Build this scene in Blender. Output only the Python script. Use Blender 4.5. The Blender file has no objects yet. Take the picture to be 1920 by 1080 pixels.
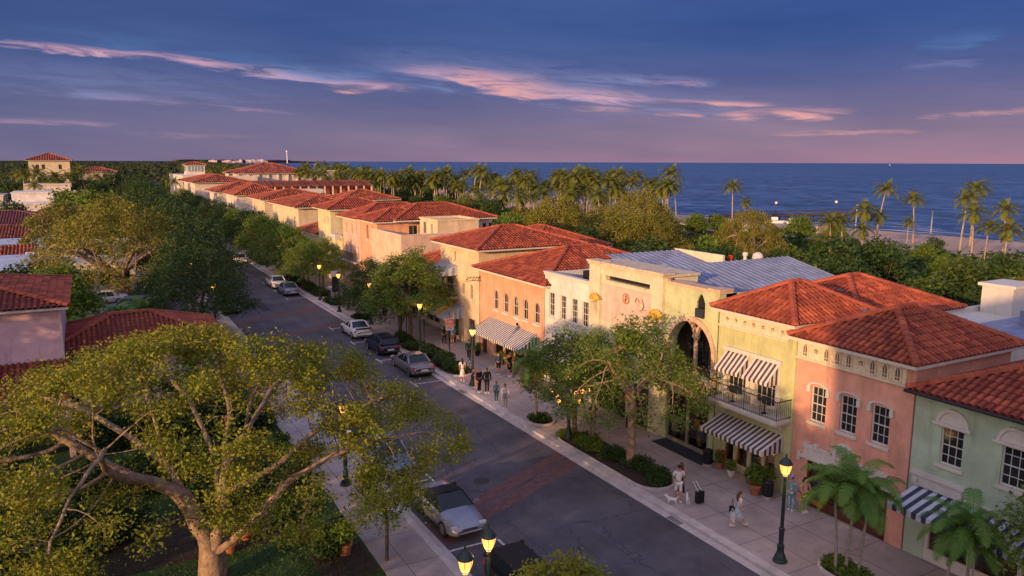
import bpy, bmesh, math, random
import numpy as np
from mathutils import Vector, Matrix
R = math.radians
random.seed(7)
SC = bpy.context.scene
COL = SC.collection

# ------------------------------------------------------------------ camera
YAW, PITCH, ROLL = R(29.04), math.atan(236.5 / 1440), R(0.2)
fw = Vector((math.sin(YAW) * math.cos(PITCH), math.cos(YAW) * math.cos(PITCH), -math.sin(PITCH)))
rt = Vector((math.cos(YAW), -math.sin(YAW), 0)); up = rt.cross(fw)
r2 = rt * math.cos(ROLL) + up * math.sin(ROLL); u2 = up * math.cos(ROLL) - rt * math.sin(ROLL)
cam = bpy.data.cameras.new('camera'); cam.lens = 27; cam.sensor_width = 36; cam.clip_start = .3; cam.clip_end = 80000
camo = bpy.data.objects.new('camera', cam); COL.objects.link(camo)
camo.matrix_world = Matrix(((r2.x, u2.x, -fw.x, 0), (r2.y, u2.y, -fw.y, 0), (r2.z, u2.z, -fw.z, 16), (0, 0, 0, 1)))
SC.camera = camo

# ------------------------------------------------------------------ sun
SUN_EL, SUN_AZ = R(9), R(244.5)      # the sun stands low in the west-south-west, left of and behind the camera
sl = bpy.data.lights.new('sun', 'SUN'); sl.energy = 4.2; sl.angle = R(.6); sl.color = (1, .56, .25)
so = bpy.data.objects.new('sun', sl); COL.objects.link(so)
sd = Vector((math.sin(SUN_AZ) * math.cos(SUN_EL), math.cos(SUN_AZ) * math.cos(SUN_EL), math.sin(SUN_EL)))
so.rotation_euler = sd.to_track_quat('Z', 'Y').to_euler()
SC.view_settings.view_transform = 'Standard'; SC.view_settings.look = 'None'
SC.view_settings.exposure = .36; SC.view_settings.gamma = 1

# ------------------------------------------------------------------ sky
W = bpy.data.worlds.new('World'); SC.world = W; W.use_nodes = True
nt = W.node_tree; N = nt.nodes; LK = nt.links
for n in list(N): N.remove(n)
def link(a, b): LK.new(a, b)
def mth(op, a, b=None, c=None, clamp=False, tree=None):
    t = (tree or nt); n = t.nodes.new('ShaderNodeMath'); n.operation = op; n.use_clamp = clamp
    for i, v in enumerate((a, b, c)):
        if v is None: continue
        if isinstance(v, (int, float)): n.inputs[i].default_value = v
        else: t.links.new(v, n.inputs[i])
    return n.outputs[0]
def ramp(fac, stops, tree=None, interp='LINEAR'):
    t = (tree or nt); n = t.nodes.new('ShaderNodeValToRGB'); e = n.color_ramp.elements; n.color_ramp.interpolation = interp
    while len(e) < len(stops): e.new(.5)
    for k, (p, c) in enumerate(stops): e[k].position = p; e[k].color = (*c, 1) if len(c) == 3 else c
    t.links.new(fac, n.inputs[0]); return n.outputs[0]
def mixc(fac, a, b, tree=None, mode='MIX'):
    t = (tree or nt); n = t.nodes.new('ShaderNodeMix'); n.data_type = 'RGBA'; n.blend_type = mode
    for s, v in ((n.inputs[0], fac), (n.inputs[6], a), (n.inputs[7], b)):
        if isinstance(v, (int, float)): s.default_value = v
        elif isinstance(v, tuple): s.default_value = (*v, 1)
        else: t.links.new(v, s)
    return n.outputs[2]
def srgb(r, g, b):
    f = lambda c: ((c / 255 + .055) / 1.055) ** 2.4 if c > 10 else c / 255 / 12.92
    return (f(r), f(g), f(b))
tc = N.new('ShaderNodeTexCoord'); sep = N.new('ShaderNodeSeparateXYZ'); link(tc.outputs['Generated'], sep.inputs[0])
dx, dy, dz = sep.outputs
AZ = mth('MULTIPLY', mth('ARCTAN2', dx, dy), 180 / math.pi)          # degrees clockwise from the street
EL = mth('MULTIPLY', mth('ARCSINE', dz), 180 / math.pi)
zf = mth('DIVIDE', EL, 90, clamp=True)
skyL = ramp(zf, [(0, srgb(104, 100, 134)), (.03, srgb(90, 95, 136)), (.055, srgb(74, 89, 138)), (.08, srgb(52, 80, 138)), (.105, srgb(42, 72, 130)), (.25, srgb(66, 88, 150)), (.6, srgb(160, 172, 222)), (1, srgb(205, 200, 235))])
skyR = ramp(zf, [(0, srgb(154, 118, 142)), (.022, srgb(134, 115, 140)), (.045, srgb(102, 100, 142)), (.068, srgb(70, 86, 142)), (.09, srgb(46, 80, 144)), (.11, srgb(36, 76, 144)), (.3, srgb(66, 88, 156)), (.6, srgb(160, 172, 222)), (1, srgb(205, 200, 235))])
ft = mth('DIVIDE', mth('ADD', AZ, 8), 66, clamp=True)
base = mixc(ft, skyL, skyR)
# broad soft variation of the high cloud sheet
cv = N.new('ShaderNodeCombineXYZ'); link(mth('MULTIPLY', AZ, .05), cv.inputs[0]); link(mth('MULTIPLY', mth('ADD', EL, mth('MULTIPLY', AZ, .035)), .33), cv.inputs[1])
nz = N.new('ShaderNodeTexNoise'); nz.inputs['Scale'].default_value = 1.0; nz.inputs['Detail'].default_value = 5; nz.inputs['Roughness'].default_value = .55; link(cv.outputs[0], nz.inputs['Vector'])
v1 = ramp(nz.outputs[0], [(.32, (0, 0, 0)), (.68, (1, 1, 1))])
base = mixc(.16, base, (.13, .125, .17)); base = mixc(1., base, ramp(nz.outputs[0], [(.30, (.95, .96, .98)), (.70, (1.45, 1.30, 1.16))]), mode='MULTIPLY')
# fine streaky noise for the lit clouds
cv2 = N.new('ShaderNodeCombineXYZ'); link(mth('MULTIPLY', AZ, .22), cv2.inputs[0]); link(mth('MULTIPLY', mth('ADD', EL, mth('MULTIPLY', AZ, .06)), 1.9), cv2.inputs[1])
n2 = N.new('ShaderNodeTexNoise'); n2.inputs['Scale'].default_value = 1.0; n2.inputs['Detail'].default_value = 9; n2.inputs['Roughness'].default_value = .62; n2.inputs['Distortion'].default_value = .6; link(cv2.outputs[0], n2.inputs['Vector'])
wob = mth('MULTIPLY', mth('SUBTRACT', n2.outputs[0], .5), 1.0)
fib = ramp(n2.outputs[0], [(.36, (0, 0, 0)), (.66, (1, 1, 1))])
def streak(col, a0, e0, a1, e1, w, k, body=.35):
    """one band of lit cloud between two sky directions (azimuth, elevation in degrees)"""
    global base
    L = math.hypot(a1 - a0, e1 - e0); ux, uy = (a1 - a0) / L, (e1 - e0) / L
    ax = mth('SUBTRACT', AZ, (a0 + a1) / 2); ey = mth('SUBTRACT', EL, (e0 + e1) / 2)
    p = mth('DIVIDE', mth('ADD', mth('MULTIPLY', ax, ux), mth('MULTIPLY', ey, uy)), L / 2)
    q = mth('DIVIDE', mth('ADD', mth('ADD', mth('MULTIPLY', ax, -uy), mth('MULTIPLY', ey, ux)), mth('MULTIPLY', wob, w * 3.4)), w)
    d = mth('ADD', mth('POWER', mth('ABSOLUTE', p), 3), mth('MULTIPLY', q, q))
    m = mth('SUBTRACT', 1, d, clamp=True)
    m = mth('MULTIPLY', m, mth('ADD', mth('MULTIPLY', fib, 1.15), -.12 + body * .5), clamp=True)
    base = mixc(mth('MULTIPLY', mth('POWER', m, 1.25), k * .74, clamp=True), base, col)
PK, PB, OR, BL = srgb(198, 156, 176), srgb(142, 146, 190), srgb(224, 162, 158), srgb(84, 122, 176)
streak(PB, 16, 7.2, 40, 5.2, 1.7, .55); streak(PB, 28, 4.8, 48, 4.0, 1.2, .45); streak(PB, -6, 5.6, 14, 4.6, 1.2, .35)
streak(BL, -4, 8.1, 20, 5.9, 1.0, .55); streak(BL, 10, 6.3, 34, 5.4, .8, .5)
streak(PK, -6, 7.1, 9, 6.55, .33, 1.5); streak(PK, 3, 7.0, 17, 5.45, .38, 1.5); streak(PB, 9, 6.45, 20, 5.6, .6, .8)
streak(PK, 14.5, 5.5, 22.5, 5.15, .42, 1.3); streak(OR, 16, 4.9, 20, 5.0, .2, .9)
streak(PK, 20, 6.6, 33, 5.6, .75, 1.15); streak(OR, 24, 6.3, 33, 4.6, .85, 1.25); streak(PK, 28, 5.5, 41, 4.2, .62, 1.3); streak(PB, 32, 5.9, 44, 5.6, .55, 1.0)
streak(OR, 33, 3.9, 38, 3.7, .25, 1.0); streak(PK, 38, 5.45, 43, 5.5, .28, 1.0)
streak(OR, 39, 4.4, 48, 3.9, .22, 1.2); streak(OR, 43, 3.35, 53, 3.35, .42, 1.5); streak(OR, 39, 3.4, 43, 3.3, .2, 1.1)
streak(BL, 55.5, 7.3, 61, 7.9, .6, .7); streak(PB, 55, 6.1, 60, 6.3, .4, .6)
streak(OR, 56, 2.9, 64, 3.3, .22, 1.1); streak(OR, 47, 2.0, 57, 2.1, .25, .7)
streak(PK, -6, 2.5, 3, 2.3, .25, .5); streak(PK, 0, 4.1, 14, 3.3, .2, .6); streak(PB, -6, 4.5, 6, 4.0, .35, .5); streak(PK, 2, 1.8, 12, 1.6, .2, .3)
# the afterglow opposite the view: bright and warm towards the sun
cosS = mth('ADD', mth('MULTIPLY', dx, math.sin(SUN_AZ)), mth('MULTIPLY', dy, math.cos(SUN_AZ)))
glow = mth('POWER', mth('MULTIPLY', mth('ADD', cosS, .36), .74, clamp=True), 1.1)
lowf = mth('SUBTRACT', 1.15, zf, clamp=True)
west = mixc(zf, (1.12, .80, .72), (.62, .64, .92))
glowc = mixc(mth('MULTIPLY', glow, lowf, clamp=True), base, west)
sky = N.new('ShaderNodeTexSky'); sky.sky_type = 'NISHITA'; sky.sun_disc = False; sky.sun_elevation = SUN_EL; sky.sun_rotation = SUN_AZ
bg1 = N.new('ShaderNodeBackground'); link(glowc, bg1.inputs[0]); bg1.inputs[1].default_value = .84
bg2 = N.new('ShaderNodeBackground'); link(sky.outputs[0], bg2.inputs[0])
# the clear-sky model is added only overhead and to the west, where it is not hidden by the cloud sheet
link(mth('MULTIPLY', glow, .05), bg2.inputs[1])
add = N.new('ShaderNodeAddShader'); link(bg1.outputs[0], add.inputs[0]); link(bg2.outputs[0], add.inputs[1])
wo = N.new('ShaderNodeOutputWorld'); link(add.outputs[0], wo.inputs[0])

# ------------------------------------------------------------------ materials
MATS = {}
def mat(name, col, rough=.85, var=.12, scale=1.5, bump=0., bscale=40, tint=0., col2=None, metal=0., emit=None, es=0., trans=0., spec=.3, stain=0., alpha=None):
    if name in MATS: return MATS[name]
    m = bpy.data.materials.new(name); m.use_nodes = True; t = m.node_tree; b = t.nodes['Principled BSDF']
    b.inputs['Roughness'].default_value = rough; b.inputs['Metallic'].default_value = metal; b.inputs['Specular IOR Level'].default_value = spec
    g = t.nodes.new('ShaderNodeNewGeometry')
    c = (*col,) ; cur = None
    if var > 0:
        nn = t.nodes.new('ShaderNodeTexNoise'); nn.inputs['Scale'].default_value = scale; nn.inputs['Detail'].default_value = 6; nn.inputs['Roughness'].default_value = .65
        t.links.new(g.outputs['Position'], nn.inputs['Vector'])
        lo = tuple(x * (1 - var * 1.6) for x in c); hi = tuple(min(1, x * (1 + var * 1.6)) for x in c)
        cur = ramp(nn.outputs[0], [(.3, lo), (.7, hi)], tree=t)
    if tint > 0 or col2:
        at = t.nodes.new('ShaderNodeAttribute'); at.attribute_name = 'tint'
        c2 = col2 or tuple(x * .5 for x in c)
        cur = mixc(mth('MULTIPLY', at.outputs['Fac'], tint or 1, tree=t, clamp=True), cur if cur is not None else c, c2, tree=t)
    if stain > 0:
        n3 = t.nodes.new('ShaderNodeTexNoise'); n3.inputs['Scale'].default_value = .9; n3.inputs['Detail'].default_value = 8; n3.inputs['Roughness'].default_value = .7
        mp = t.nodes.new('ShaderNodeMapping'); mp.inputs['Scale'].default_value = (2.2, 2.2, .45); t.links.new(g.outputs['Position'], mp.inputs[0]); t.links.new(mp.outputs[0], n3.inputs['Vector'])
        s = ramp(n3.outputs[0], [(.52, (0, 0, 0)), (.72, (1, 1, 1))], tree=t)
        cur = mixc(mth('MULTIPLY', s, stain, tree=t), cur if cur is not None else c, tuple(x * .62 for x in c), tree=t)
    if cur is not None: t.links.new(cur, b.inputs['Base Color'])
    else: b.inputs['Base Color'].default_value = (*c, 1)
    if bump > 0:
        bn = t.nodes.new('ShaderNodeTexNoise'); bn.inputs['Scale'].default_value = bscale; bn.inputs['Detail'].default_value = 5
        t.links.new(g.outputs['Position'], bn.inputs['Vector'])
        bp = t.nodes.new('ShaderNodeBump'); bp.inputs['Strength'].default_value = bump; bp.inputs['Distance'].default_value = .05
        t.links.new(bn.outputs[0], bp.inputs['Height']); t.links.new(bp.outputs[0], b.inputs['Normal'])
    if emit:
        b.inputs['Emission Color'].default_value = (*emit, 1); b.inputs['Emission Strength'].default_value = es
    if trans > 0:
        tr = t.nodes.new('ShaderNodeBsdfTranslucent'); ms = t.nodes.new('ShaderNodeMixShader'); ms.inputs[0].default_value = trans
        if cur is not None: t.links.new(cur, tr.inputs[0])
        else: tr.inputs[0].default_value = (*c, 1)
        o = t.nodes['Material Output']; t.links.new(b.outputs[0], ms.inputs[1]); t.links.new(tr.outputs[0], ms.inputs[2]); t.links.new(ms.outputs[0], o.inputs[0])
    MATS[name] = m; return m
def stucco(name, col): return mat(name, tuple(min(.72, x * 1.02) for x in col), .9, .12, .8, .45, 14, stain=.75)
WHITE = mat('white_trim', (.58, .55, .51), .7, .05, 3, .1, 30, stain=.3)
TILE = mat('roof_tile', (.36, .088, .044), .8, .28, .9, .2, 30, tint=1., col2=(.17, .034, .024), stain=.8)
TILE2 = mat('roof_tile_far', (.38, .105, .055), .85, .25, .6, 0, tint=1., col2=(.14, .035, .022))
GLASS = mat('window_glass', (.02, .024, .03), .1, .3, 3, spec=.4)
DARK = mat('dark_interior', (.012, .011, .012), .8, .2)
IRON = mat('black_iron', (.015, .016, .018), .5, .1, 4)
LAMPI = mat('lamp_green_iron', (.012, .03, .028), .42, .1, 4, spec=.5)
GUT = mat('dark_gutter', (.03, .022, .025), .6, .1)
CONC = mat('old_concrete', (.36, .32, .30), .9, .14, .6, .3, 12, stain=.5)

# ------------------------------------------------------------------ mesh helper
ORG = {}
class MB:
    def __init__(s): s.v = []; s.f = []; s.m = []; s.t = []
    def poly(s, pts, mi=0, t=None):
        n = len(s.v); s.v += [tuple(p) for p in pts]; s.f.append(tuple(range(n, n + len(pts)))); s.m.append(mi); s.t.append(random.random() if t is None else t)
    def box(s, x0, x1, y0, y1, z0, z1, mi=0, t=None):
        if x0 > x1: x0, x1 = x1, x0
        if y0 > y1: y0, y1 = y1, y0
        if z0 > z1: z0, z1 = z1, z0
        n = len(s.v); s.v += [(x0, y0, z0), (x1, y0, z0), (x1, y1, z0), (x0, y1, z0), (x0, y0, z1), (x1, y0, z1), (x1, y1, z1), (x0, y1, z1)]
        t = random.random() if t is None else t
        for q in ((0, 3, 2, 1), (4, 5, 6, 7), (0, 1, 5, 4), (1, 2, 6, 5), (2, 3, 7, 6), (3, 0, 4, 7)):
            s.f.append(tuple(n + i for i in q)); s.m.append(mi); s.t.append(t)
    def fbox(s, F, u0, u1, z0, z1, d0, d1, mi=0):
        O, U, Nn = F
        a = (O[0] + U[0] * u0 + Nn[0] * d0, O[1] + U[1] * u0 + Nn[1] * d0); b = (O[0] + U[0] * u1 + Nn[0] * d1, O[1] + U[1] * u1 + Nn[1] * d1)
        s.box(a[0], b[0], a[1], b[1], z0, z1, mi)
    def fpt(s, F, u, z, d): O, U, Nn = F; return (O[0] + U[0] * u + Nn[0] * d, O[1] + U[1] * u + Nn[1] * d, z)
    def fprism(s, F, pts, d0, d1, mi=0):
        """polygon of (u, z) points pushed out from d0 to d1"""
        a = [s.fpt(F, u, z, d0) for u, z in pts]; b = [s.fpt(F, u, z, d1) for u, z in pts]
        s.poly(b, mi); s.poly(a[::-1], mi)
        for i in range(len(pts)):
            j = (i + 1) % len(pts); s.poly([a[i], a[j], b[j], b[i]], mi)
    def farc(s, F, uc, zc, r0, r1, a0, a1, d0, d1, n=12, mi=0, sz=1.):
        for i in range(n):
            p, q = a0 + (a1 - a0) * i / n, a0 + (a1 - a0) * (i + 1) / n
            s.fprism(F, [(uc + r * math.cos(w), zc + r * math.sin(w) * sz) for r, w in ((r0, p), (r1, p), (r1, q), (r0, q))], d0, d1, mi)
    def tube(s, path, rad, n=6, mi=0, cap=True, t=None):
        P = [Vector(p) for p in path]; k = len(P); base = len(s.v); prev = None
        t = random.random() if t is None else t
        for i in range(k):
            d = (P[min(i + 1, k - 1)] - P[max(i - 1, 0)]).normalized()
            a = prev - d * prev.dot(d) if prev else (Vector((0, 0, 1)).cross(d) if abs(d.z) < .9 else Vector((1, 0, 0)).cross(d))
            a.normalize(); prev = a; b = d.cross(a); r = rad[i] if hasattr(rad, '__len__') else rad
            for j in range(n):
                w = 2 * math.pi * j / n; s.v.append(tuple(P[i] + a * math.cos(w) * r + b * math.sin(w) * r))
        for i in range(k - 1):
            for j in range(n):
                s.f.append((base + i * n + j, base + i * n + (j + 1) % n, base + (i + 1) * n + (j + 1) % n, base + (i + 1) * n + j)); s.m.append(mi); s.t.append(t)
        if cap:
            s.f.append(tuple(base + j for j in range(n))[::-1]); s.f.append(tuple(base + (k - 1) * n + j for j in range(n))); s.m += [mi, mi]; s.t += [t, t]
    def lathe(s, cx, cy, prof, n=12, mi=0, sy=1., t=.5):
        base = len(s.v)
        for r, z in prof:
            for j in range(n):
                w = 2 * math.pi * j / n; s.v.append((cx + r * math.cos(w), cy + r * math.sin(w) * sy, z))
        for i in range(len(prof) - 1):
            for j in range(n):
                s.f.append((base + i * n + j, base + i * n + (j + 1) % n, base + (i + 1) * n + (j + 1) % n, base + (i + 1) * n + j)); s.m.append(mi); s.t.append(t)
        for i, rev in ((0, True), (len(prof) - 1, False)):
            if prof[i][0] > .004:
                q = tuple(base + i * n + j for j in range(n)); s.f.append(q[::-1] if rev else q); s.m.append(mi); s.t.append(t)
    def ball(s, c, r, n=8, mi=0, sz=(1, 1, 1), t=.5):
        base = len(s.v); m = max(4, n // 2 + 1)
        for i in range(m + 1):
            ph = math.pi * i / m
            for j in range(n):
                w = 2 * math.pi * j / n
                s.v.append((c[0] + r * sz[0] * math.sin(ph) * math.cos(w), c[1] + r * sz[1] * math.sin(ph) * math.sin(w), c[2] + r * sz[2] * math.cos(ph)))
        for i in range(m):
            for j in range(n):
                s.f.append((base + i * n + j, base + (i + 1) * n + j, base + (i + 1) * n + (j + 1) % n, base + i * n + (j + 1) % n)); s.m.append(mi); s.t.append(t)
    def build(s, name, mats, parent=None, smooth=False, **props):
        o = (0, 0, 0) if parent is None else ORG.get(parent.name, (0, 0, 0))
        me = bpy.data.meshes.new(name); v = np.array(s.v, dtype=float) - np.array(o)
        me.from_pydata(v.tolist(), [], s.f)
        for m in (mats if isinstance(mats, (list, tuple)) else [mats]): me.materials.append(m)
        if any(s.m): me.polygons.foreach_set('material_index', s.m)
        a = me.attributes.new('tint', 'FLOAT', 'FACE'); a.data.foreach_set('value', s.t)
        if smooth: me.polygons.foreach_set('use_smooth', [True] * len(s.f))
        ob = bpy.data.objects.new(name, me); COL.objects.link(ob)
        if parent is not None: ob.parent = parent
        ORG[ob.name] = o
        for k, x in props.items(): ob[k] = x
        return ob
def thing(name, label, cat, loc=(0, 0, 0), group=None, rot=0.):
    e = bpy.data.objects.new(name, None); COL.objects.link(e); e.empty_display_size = .2
    e.location = loc; e.rotation_euler = (0, 0, rot); e['label'] = label; e['category'] = cat
    if group: e['group'] = group
    ORG[e.name] = tuple(loc); return e
def local_thing(name, label, cat, group=None):
    """a thing modelled round its own base; placed afterwards"""
    return thing(name, label, cat, (0, 0, 0), group)
def tag(o, label, cat, group=None):
    o['label'] = label; o['category'] = cat
    if group: o['group'] = group
    return o
def struct(o): o['kind'] = 'structure'; return o
def copy_thing(root, loc, rot=0., label=None, scale=None, group=None):
    r = root.copy(); COL.objects.link(r); r.location = loc; r.rotation_euler = (0, 0, rot)
    if scale: r.scale = (scale,) * 3 if isinstance(scale, (int, float)) else scale
    if label: r['label'] = label
    if group: r['group'] = group
    for ch in list(root.children):
        c = ch.copy(); COL.objects.link(c); c.parent = r
        for g in ch.children:
            d = g.copy(); COL.objects.link(d); d.parent = c
    return r

# ------------------------------------------------------------------ ground, sea, road
def coast(y):
    if y < -200: return 205 + (-200 - y) * .3
    if y < 200: return 175 + (200 - y) * .075
    return 175 + (y - 200) * .115
b = MB(); ys = [-3000, -1000, -400, -200, -100, 0, 60, 100, 130, 160, 200, 260, 340, 450, 700, 1200, 2500, 6000]
rows = []
for y in ys:
    c = coast(y); rows.append([(-30000, y, -.06), (-400, y, -.06), (0, y, -.06), (60, y, -.06), (c - 62, y, -.06), (c - 48, y, -.2), (c - 10, y, -.55), (c, y, -1.1), (c + 60, y, -3.5)])
for i in range(len(rows) - 1):
    for j in range(8):
        k = 1 if j in (5, 6, 7) else 0
        b.poly([rows[i][j], rows[i][j + 1], rows[i + 1][j + 1], rows[i + 1][j]], k, .5)
b.poly([(-30000, 6000, -.06), (coast(6000) - 48, 6000, -.2), (-2500, 30000, -.06), (-30000, 30000, -.06)], 0, .5)
GROUND = mat('ground_cover', (.028, .045, .016), .95, .5, .12, .6, 3)
SAND = mat('beach_sand', (.42, .30, .24), .9, .12, .12, .3, 3)
struct(b.build('ground', [GROUND, SAND]))
def water_mat():
    m = bpy.data.materials.new('sea_water'); m.use_nodes = True; t = m.node_tree; p = t.nodes['Principled BSDF']
    g = t.nodes.new('ShaderNodeNewGeometry')
    mp = t.nodes.new('ShaderNodeMapping'); mp.inputs['Rotation'].default_value = (0, 0, R(12)); mp.inputs['Scale'].default_value = (1, .35, 1); t.links.new(g.outputs['Position'], mp.inputs[0])
    a = t.nodes.new('ShaderNodeTexNoise'); a.inputs['Scale'].default_value = .22; a.inputs['Detail'].default_value = 9; a.inputs['Roughness'].default_value = .68; t.links.new(mp.outputs[0], a.inputs['Vector'])
    c = t.nodes.new('ShaderNodeTexNoise'); c.inputs['Scale'].default_value = .012; c.inputs['Detail'].default_value = 6; t.links.new(mp.outputs[0], c.inputs['Vector'])
    col = ramp(c.outputs[0], [(.35, (.042, .110, .265)), (.65, (.068, .150, .33))], tree=t)
    wc = ramp(a.outputs[0], [(.4, (.35, .35, .35)), (.66, (1.6, 1.6, 1.6))], tree=t)
    t.links.new(mixc(1., col, wc, tree=t, mode='MULTIPLY'), p.inputs['Base Color'])
    p.inputs['Roughness'].default_value = .45; p.inputs['IOR'].default_value = 1.33; p.inputs['Specular IOR Level'].default_value = .5
    bp = t.nodes.new('ShaderNodeBump'); bp.inputs['Strength'].default_value = 1; bp.inputs['Distance'].default_value = 1.6; t.links.new(a.outputs[0], bp.inputs['Height']); t.links.new(bp.outputs[0], p.inputs['Normal'])
    return m
b = MB(); y2 = ys + [30000]
for i in range(len(ys) - 1):
    b.poly([(coast(ys[i]) - 30, ys[i], -.8), (60000, ys[i], -.8), (60000, ys[i + 1], -.8), (coast(ys[i + 1]) - 30, ys[i + 1], -.8)])
b.poly([(coast(6000) - 30, 6000, -.8), (60000, 6000, -.8), (60000, 60000, -.8), (-2500, 60000, -.8), (-2500, 30000, -.8)])
struct(b.build('sea', water_mat()))
# surf: broken lines of foam along the beach
FOAM = mat('sea_foam', (.62, .62, .66), .7, .1, 2)
b = MB(); rr = random.Random(3)
for lane, off in enumerate((-2.5, 3, 9, 17)):
    y = 20
    while y < 420:
        L = rr.uniform(6, 26); n = 6; w = rr.uniform(.25, .8) * (1.1 - lane * .2)
        pts = [(coast(y + L * i / n) + off + rr.uniform(-.9, .9), y + L * i / n) for i in range(n + 1)]
        for i in range(n):
            w0 = w * math.sin(math.pi * (i + .1) / (n + .2)) + .08; w1 = w * math.sin(math.pi * (i + 1) / (n + .2)) + .08
            b.poly([(pts[i][0] - w0, pts[i][1], -.74), (pts[i][0] + w0, pts[i][1], -.74), (pts[i + 1][0] + w1, pts[i + 1][1], -.74), (pts[i + 1][0] - w1, pts[i + 1][1], -.74)])
        y += L + rr.uniform(1, 18) * (1 + lane)
tag(b.build('surf', FOAM), 'broken white lines of surf along the sandy beach', 'surf')['kind'] = 'stuff'

ASPH = mat('asphalt', (.086, .079, .094), .85, .28, .35, .5, 25, stain=.5)
WALK = None
def walk_mat():
    m = mat('sidewalk_concrete', (.36, .31, .30), .9, .16, .6, .25, 20, stain=.5)
    t = m.node_tree; p = t.nodes['Principled BSDF']; src = p.inputs['Base Color'].links[0].from_socket
    g = t.nodes.new('ShaderNodeNewGeometry'); s = t.nodes.new('ShaderNodeSeparateXYZ'); t.links.new(g.outputs['Position'], s.inputs[0])
    def joint(o, period, off):
        f = mth('FRACT', mth('DIVIDE', mth('ADD', o, off, tree=t), period, tree=t), tree=t)
        return mth('LESS_THAN', mth('ABSOLUTE', mth('SUBTRACT', f, .5, tree=t), tree=t), .022 / period, tree=t)
    j = mth('MAXIMUM', joint(s.outputs[0], 2.05, 1.1), joint(s.outputs[1], 2.6, .4), tree=t)
    # slab to slab difference
    cx = mth('FLOOR', mth('DIVIDE', mth('ADD', s.outputs[0], 1.1 + 1.025, tree=t), 2.05, tree=t), tree=t); cy = mth('FLOOR', mth('DIVIDE', mth('ADD', s.outputs[1], .4 + 1.3, tree=t), 2.6, tree=t), tree=t)
    cc = t.nodes.new('ShaderNodeCombineXYZ'); t.links.new(cx, cc.inputs[0]); t.links.new(cy, cc.inputs[1])
    wn = t.nodes.new('ShaderNodeTexWhiteNoise'); t.links.new(cc.outputs[0], wn.inputs['Vector'])
    c = mixc(mth('MULTIPLY', wn.outputs['Value'], .22, tree=t), src, (.22, .185, .19), tree=t)
    c = mixc(mth('MULTIPLY', j, .7, tree=t), c, (.10, .085, .09), tree=t)
    t.links.new(c, p.inputs['Base Color']); return m
WALK = walk_mat()
KERB = mat('kerb_concrete', (.46, .42, .41), .85, .15, 1.2, .2, 20, stain=.4)
b = MB(); b.box(11.8, 22.6, -60, 420, -.05, 0); struct(b.build('road', ASPH))
b = MB(); b.box(22.95, 30, -60, 420, -.04, .12); struct(b.build('pavement', WALK))
b = MB(); b.box(9.25, 11.55, -60, 420, -.04, .12); struct(b.build('pavement', WALK))
b = MB(); b.box(22.5, 22.95, -60, 420, -.03, .135); b.box(22.12, 22.5, -60, 420, -.03, .008); struct(b.build('kerb', KERB))
b = MB(); b.box(11.55, 11.85, -60, 420, -.03, .135); b.box(11.85, 12.2, -60, 420, -.03, .008); struct(b.build('kerb', KERB))
b = MB()
MARK = mat('road_paint', (.50, .48, .50), .8, .25, 4)
for y in (50.6, 58.2, 65.2, 72.0, 90.5, 97, 104, 122, 130):
    b.box(20.0, 22.1, y, y + .11, .004, .008); b.box(19.95, 20.06, y - .7, y + .8, .004, .008)
for y in (27.2, 34.4, 41.6, 48.8): b.box(12.2, 14.5, y, y + .11, .004, .008); b.box(14.4, 14.51, y - .8, y + .8, .004, .008)
struct(b.build('road_marking', MARK))
SUN_RED = mat('sun_streak_red', (.135, .070, .068), .85, .2, 3, .3, 30, stain=.3)  # reddish colour paints warm sun streaks onto the road
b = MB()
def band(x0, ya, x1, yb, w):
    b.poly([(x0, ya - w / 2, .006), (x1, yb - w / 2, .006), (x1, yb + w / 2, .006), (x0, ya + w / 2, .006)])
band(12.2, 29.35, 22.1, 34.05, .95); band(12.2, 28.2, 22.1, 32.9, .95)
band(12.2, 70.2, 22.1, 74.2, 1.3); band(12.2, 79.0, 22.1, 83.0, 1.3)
struct(b.build('sun_streak', SUN_RED))
def road_wear():
    t = ASPH.node_tree; p = t.nodes['Principled BSDF']; src = p.inputs['Base Color'].links[0].from_socket
    g = t.nodes.new('ShaderNodeNewGeometry'); s = t.nodes.new('ShaderNodeSeparateXYZ'); t.links.new(g.outputs['Position'], s.inputs[0])
    # tyre tracks polished along the two lanes, and a fine crack net
    w = mth('ABSOLUTE', mth('SINE', mth('MULTIPLY', mth('SUBTRACT', s.outputs[0], 17.2, tree=t), 1.9, tree=t), tree=t), tree=t)
    c = mixc(mth('MULTIPLY', mth('POWER', w, 4, tree=t), .28, tree=t), src, (.115, .105, .115), tree=t)
    mp = t.nodes.new('ShaderNodeMapping'); mp.inputs['Scale'].default_value = (.5, .22, 1); t.links.new(g.outputs['Position'], mp.inputs[0])
    nn = t.nodes.new('ShaderNodeTexNoise'); nn.inputs['Scale'].default_value = 2; t.links.new(g.outputs['Position'], nn.inputs['Vector'])
    v = t.nodes.new('ShaderNodeTexVoronoi'); v.feature = 'DISTANCE_TO_EDGE'; v.inputs['Scale'].default_value = .8; t.links.new(mixc(.18, mp.outputs[0], nn.outputs['Color'], tree=t), v.inputs['Vector'])
    c = mixc(mth('MULTIPLY', mth('LESS_THAN', v.outputs['Distance'], .006, tree=t), .55, tree=t), c, (.035, .032, .038), tree=t)
    t.links.new(c, p.inputs['Base Color'])
road_wear()
PATCH = mat('asphalt_patch', (.045, .042, .05), .9, .2, 2, .4, 25)
b = MB()
for x0, x1, y0, y1 in ((13.0, 14.4, 52, 55), (17.5, 20, 60, 61.2), (16, 17, 84, 92)): b.poly([(x0, y0, .003), (x1, y0, .003), (x1, y1, .003), (x0, y1, .003)])
struct(b.build('road_patch', PATCH))
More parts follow.
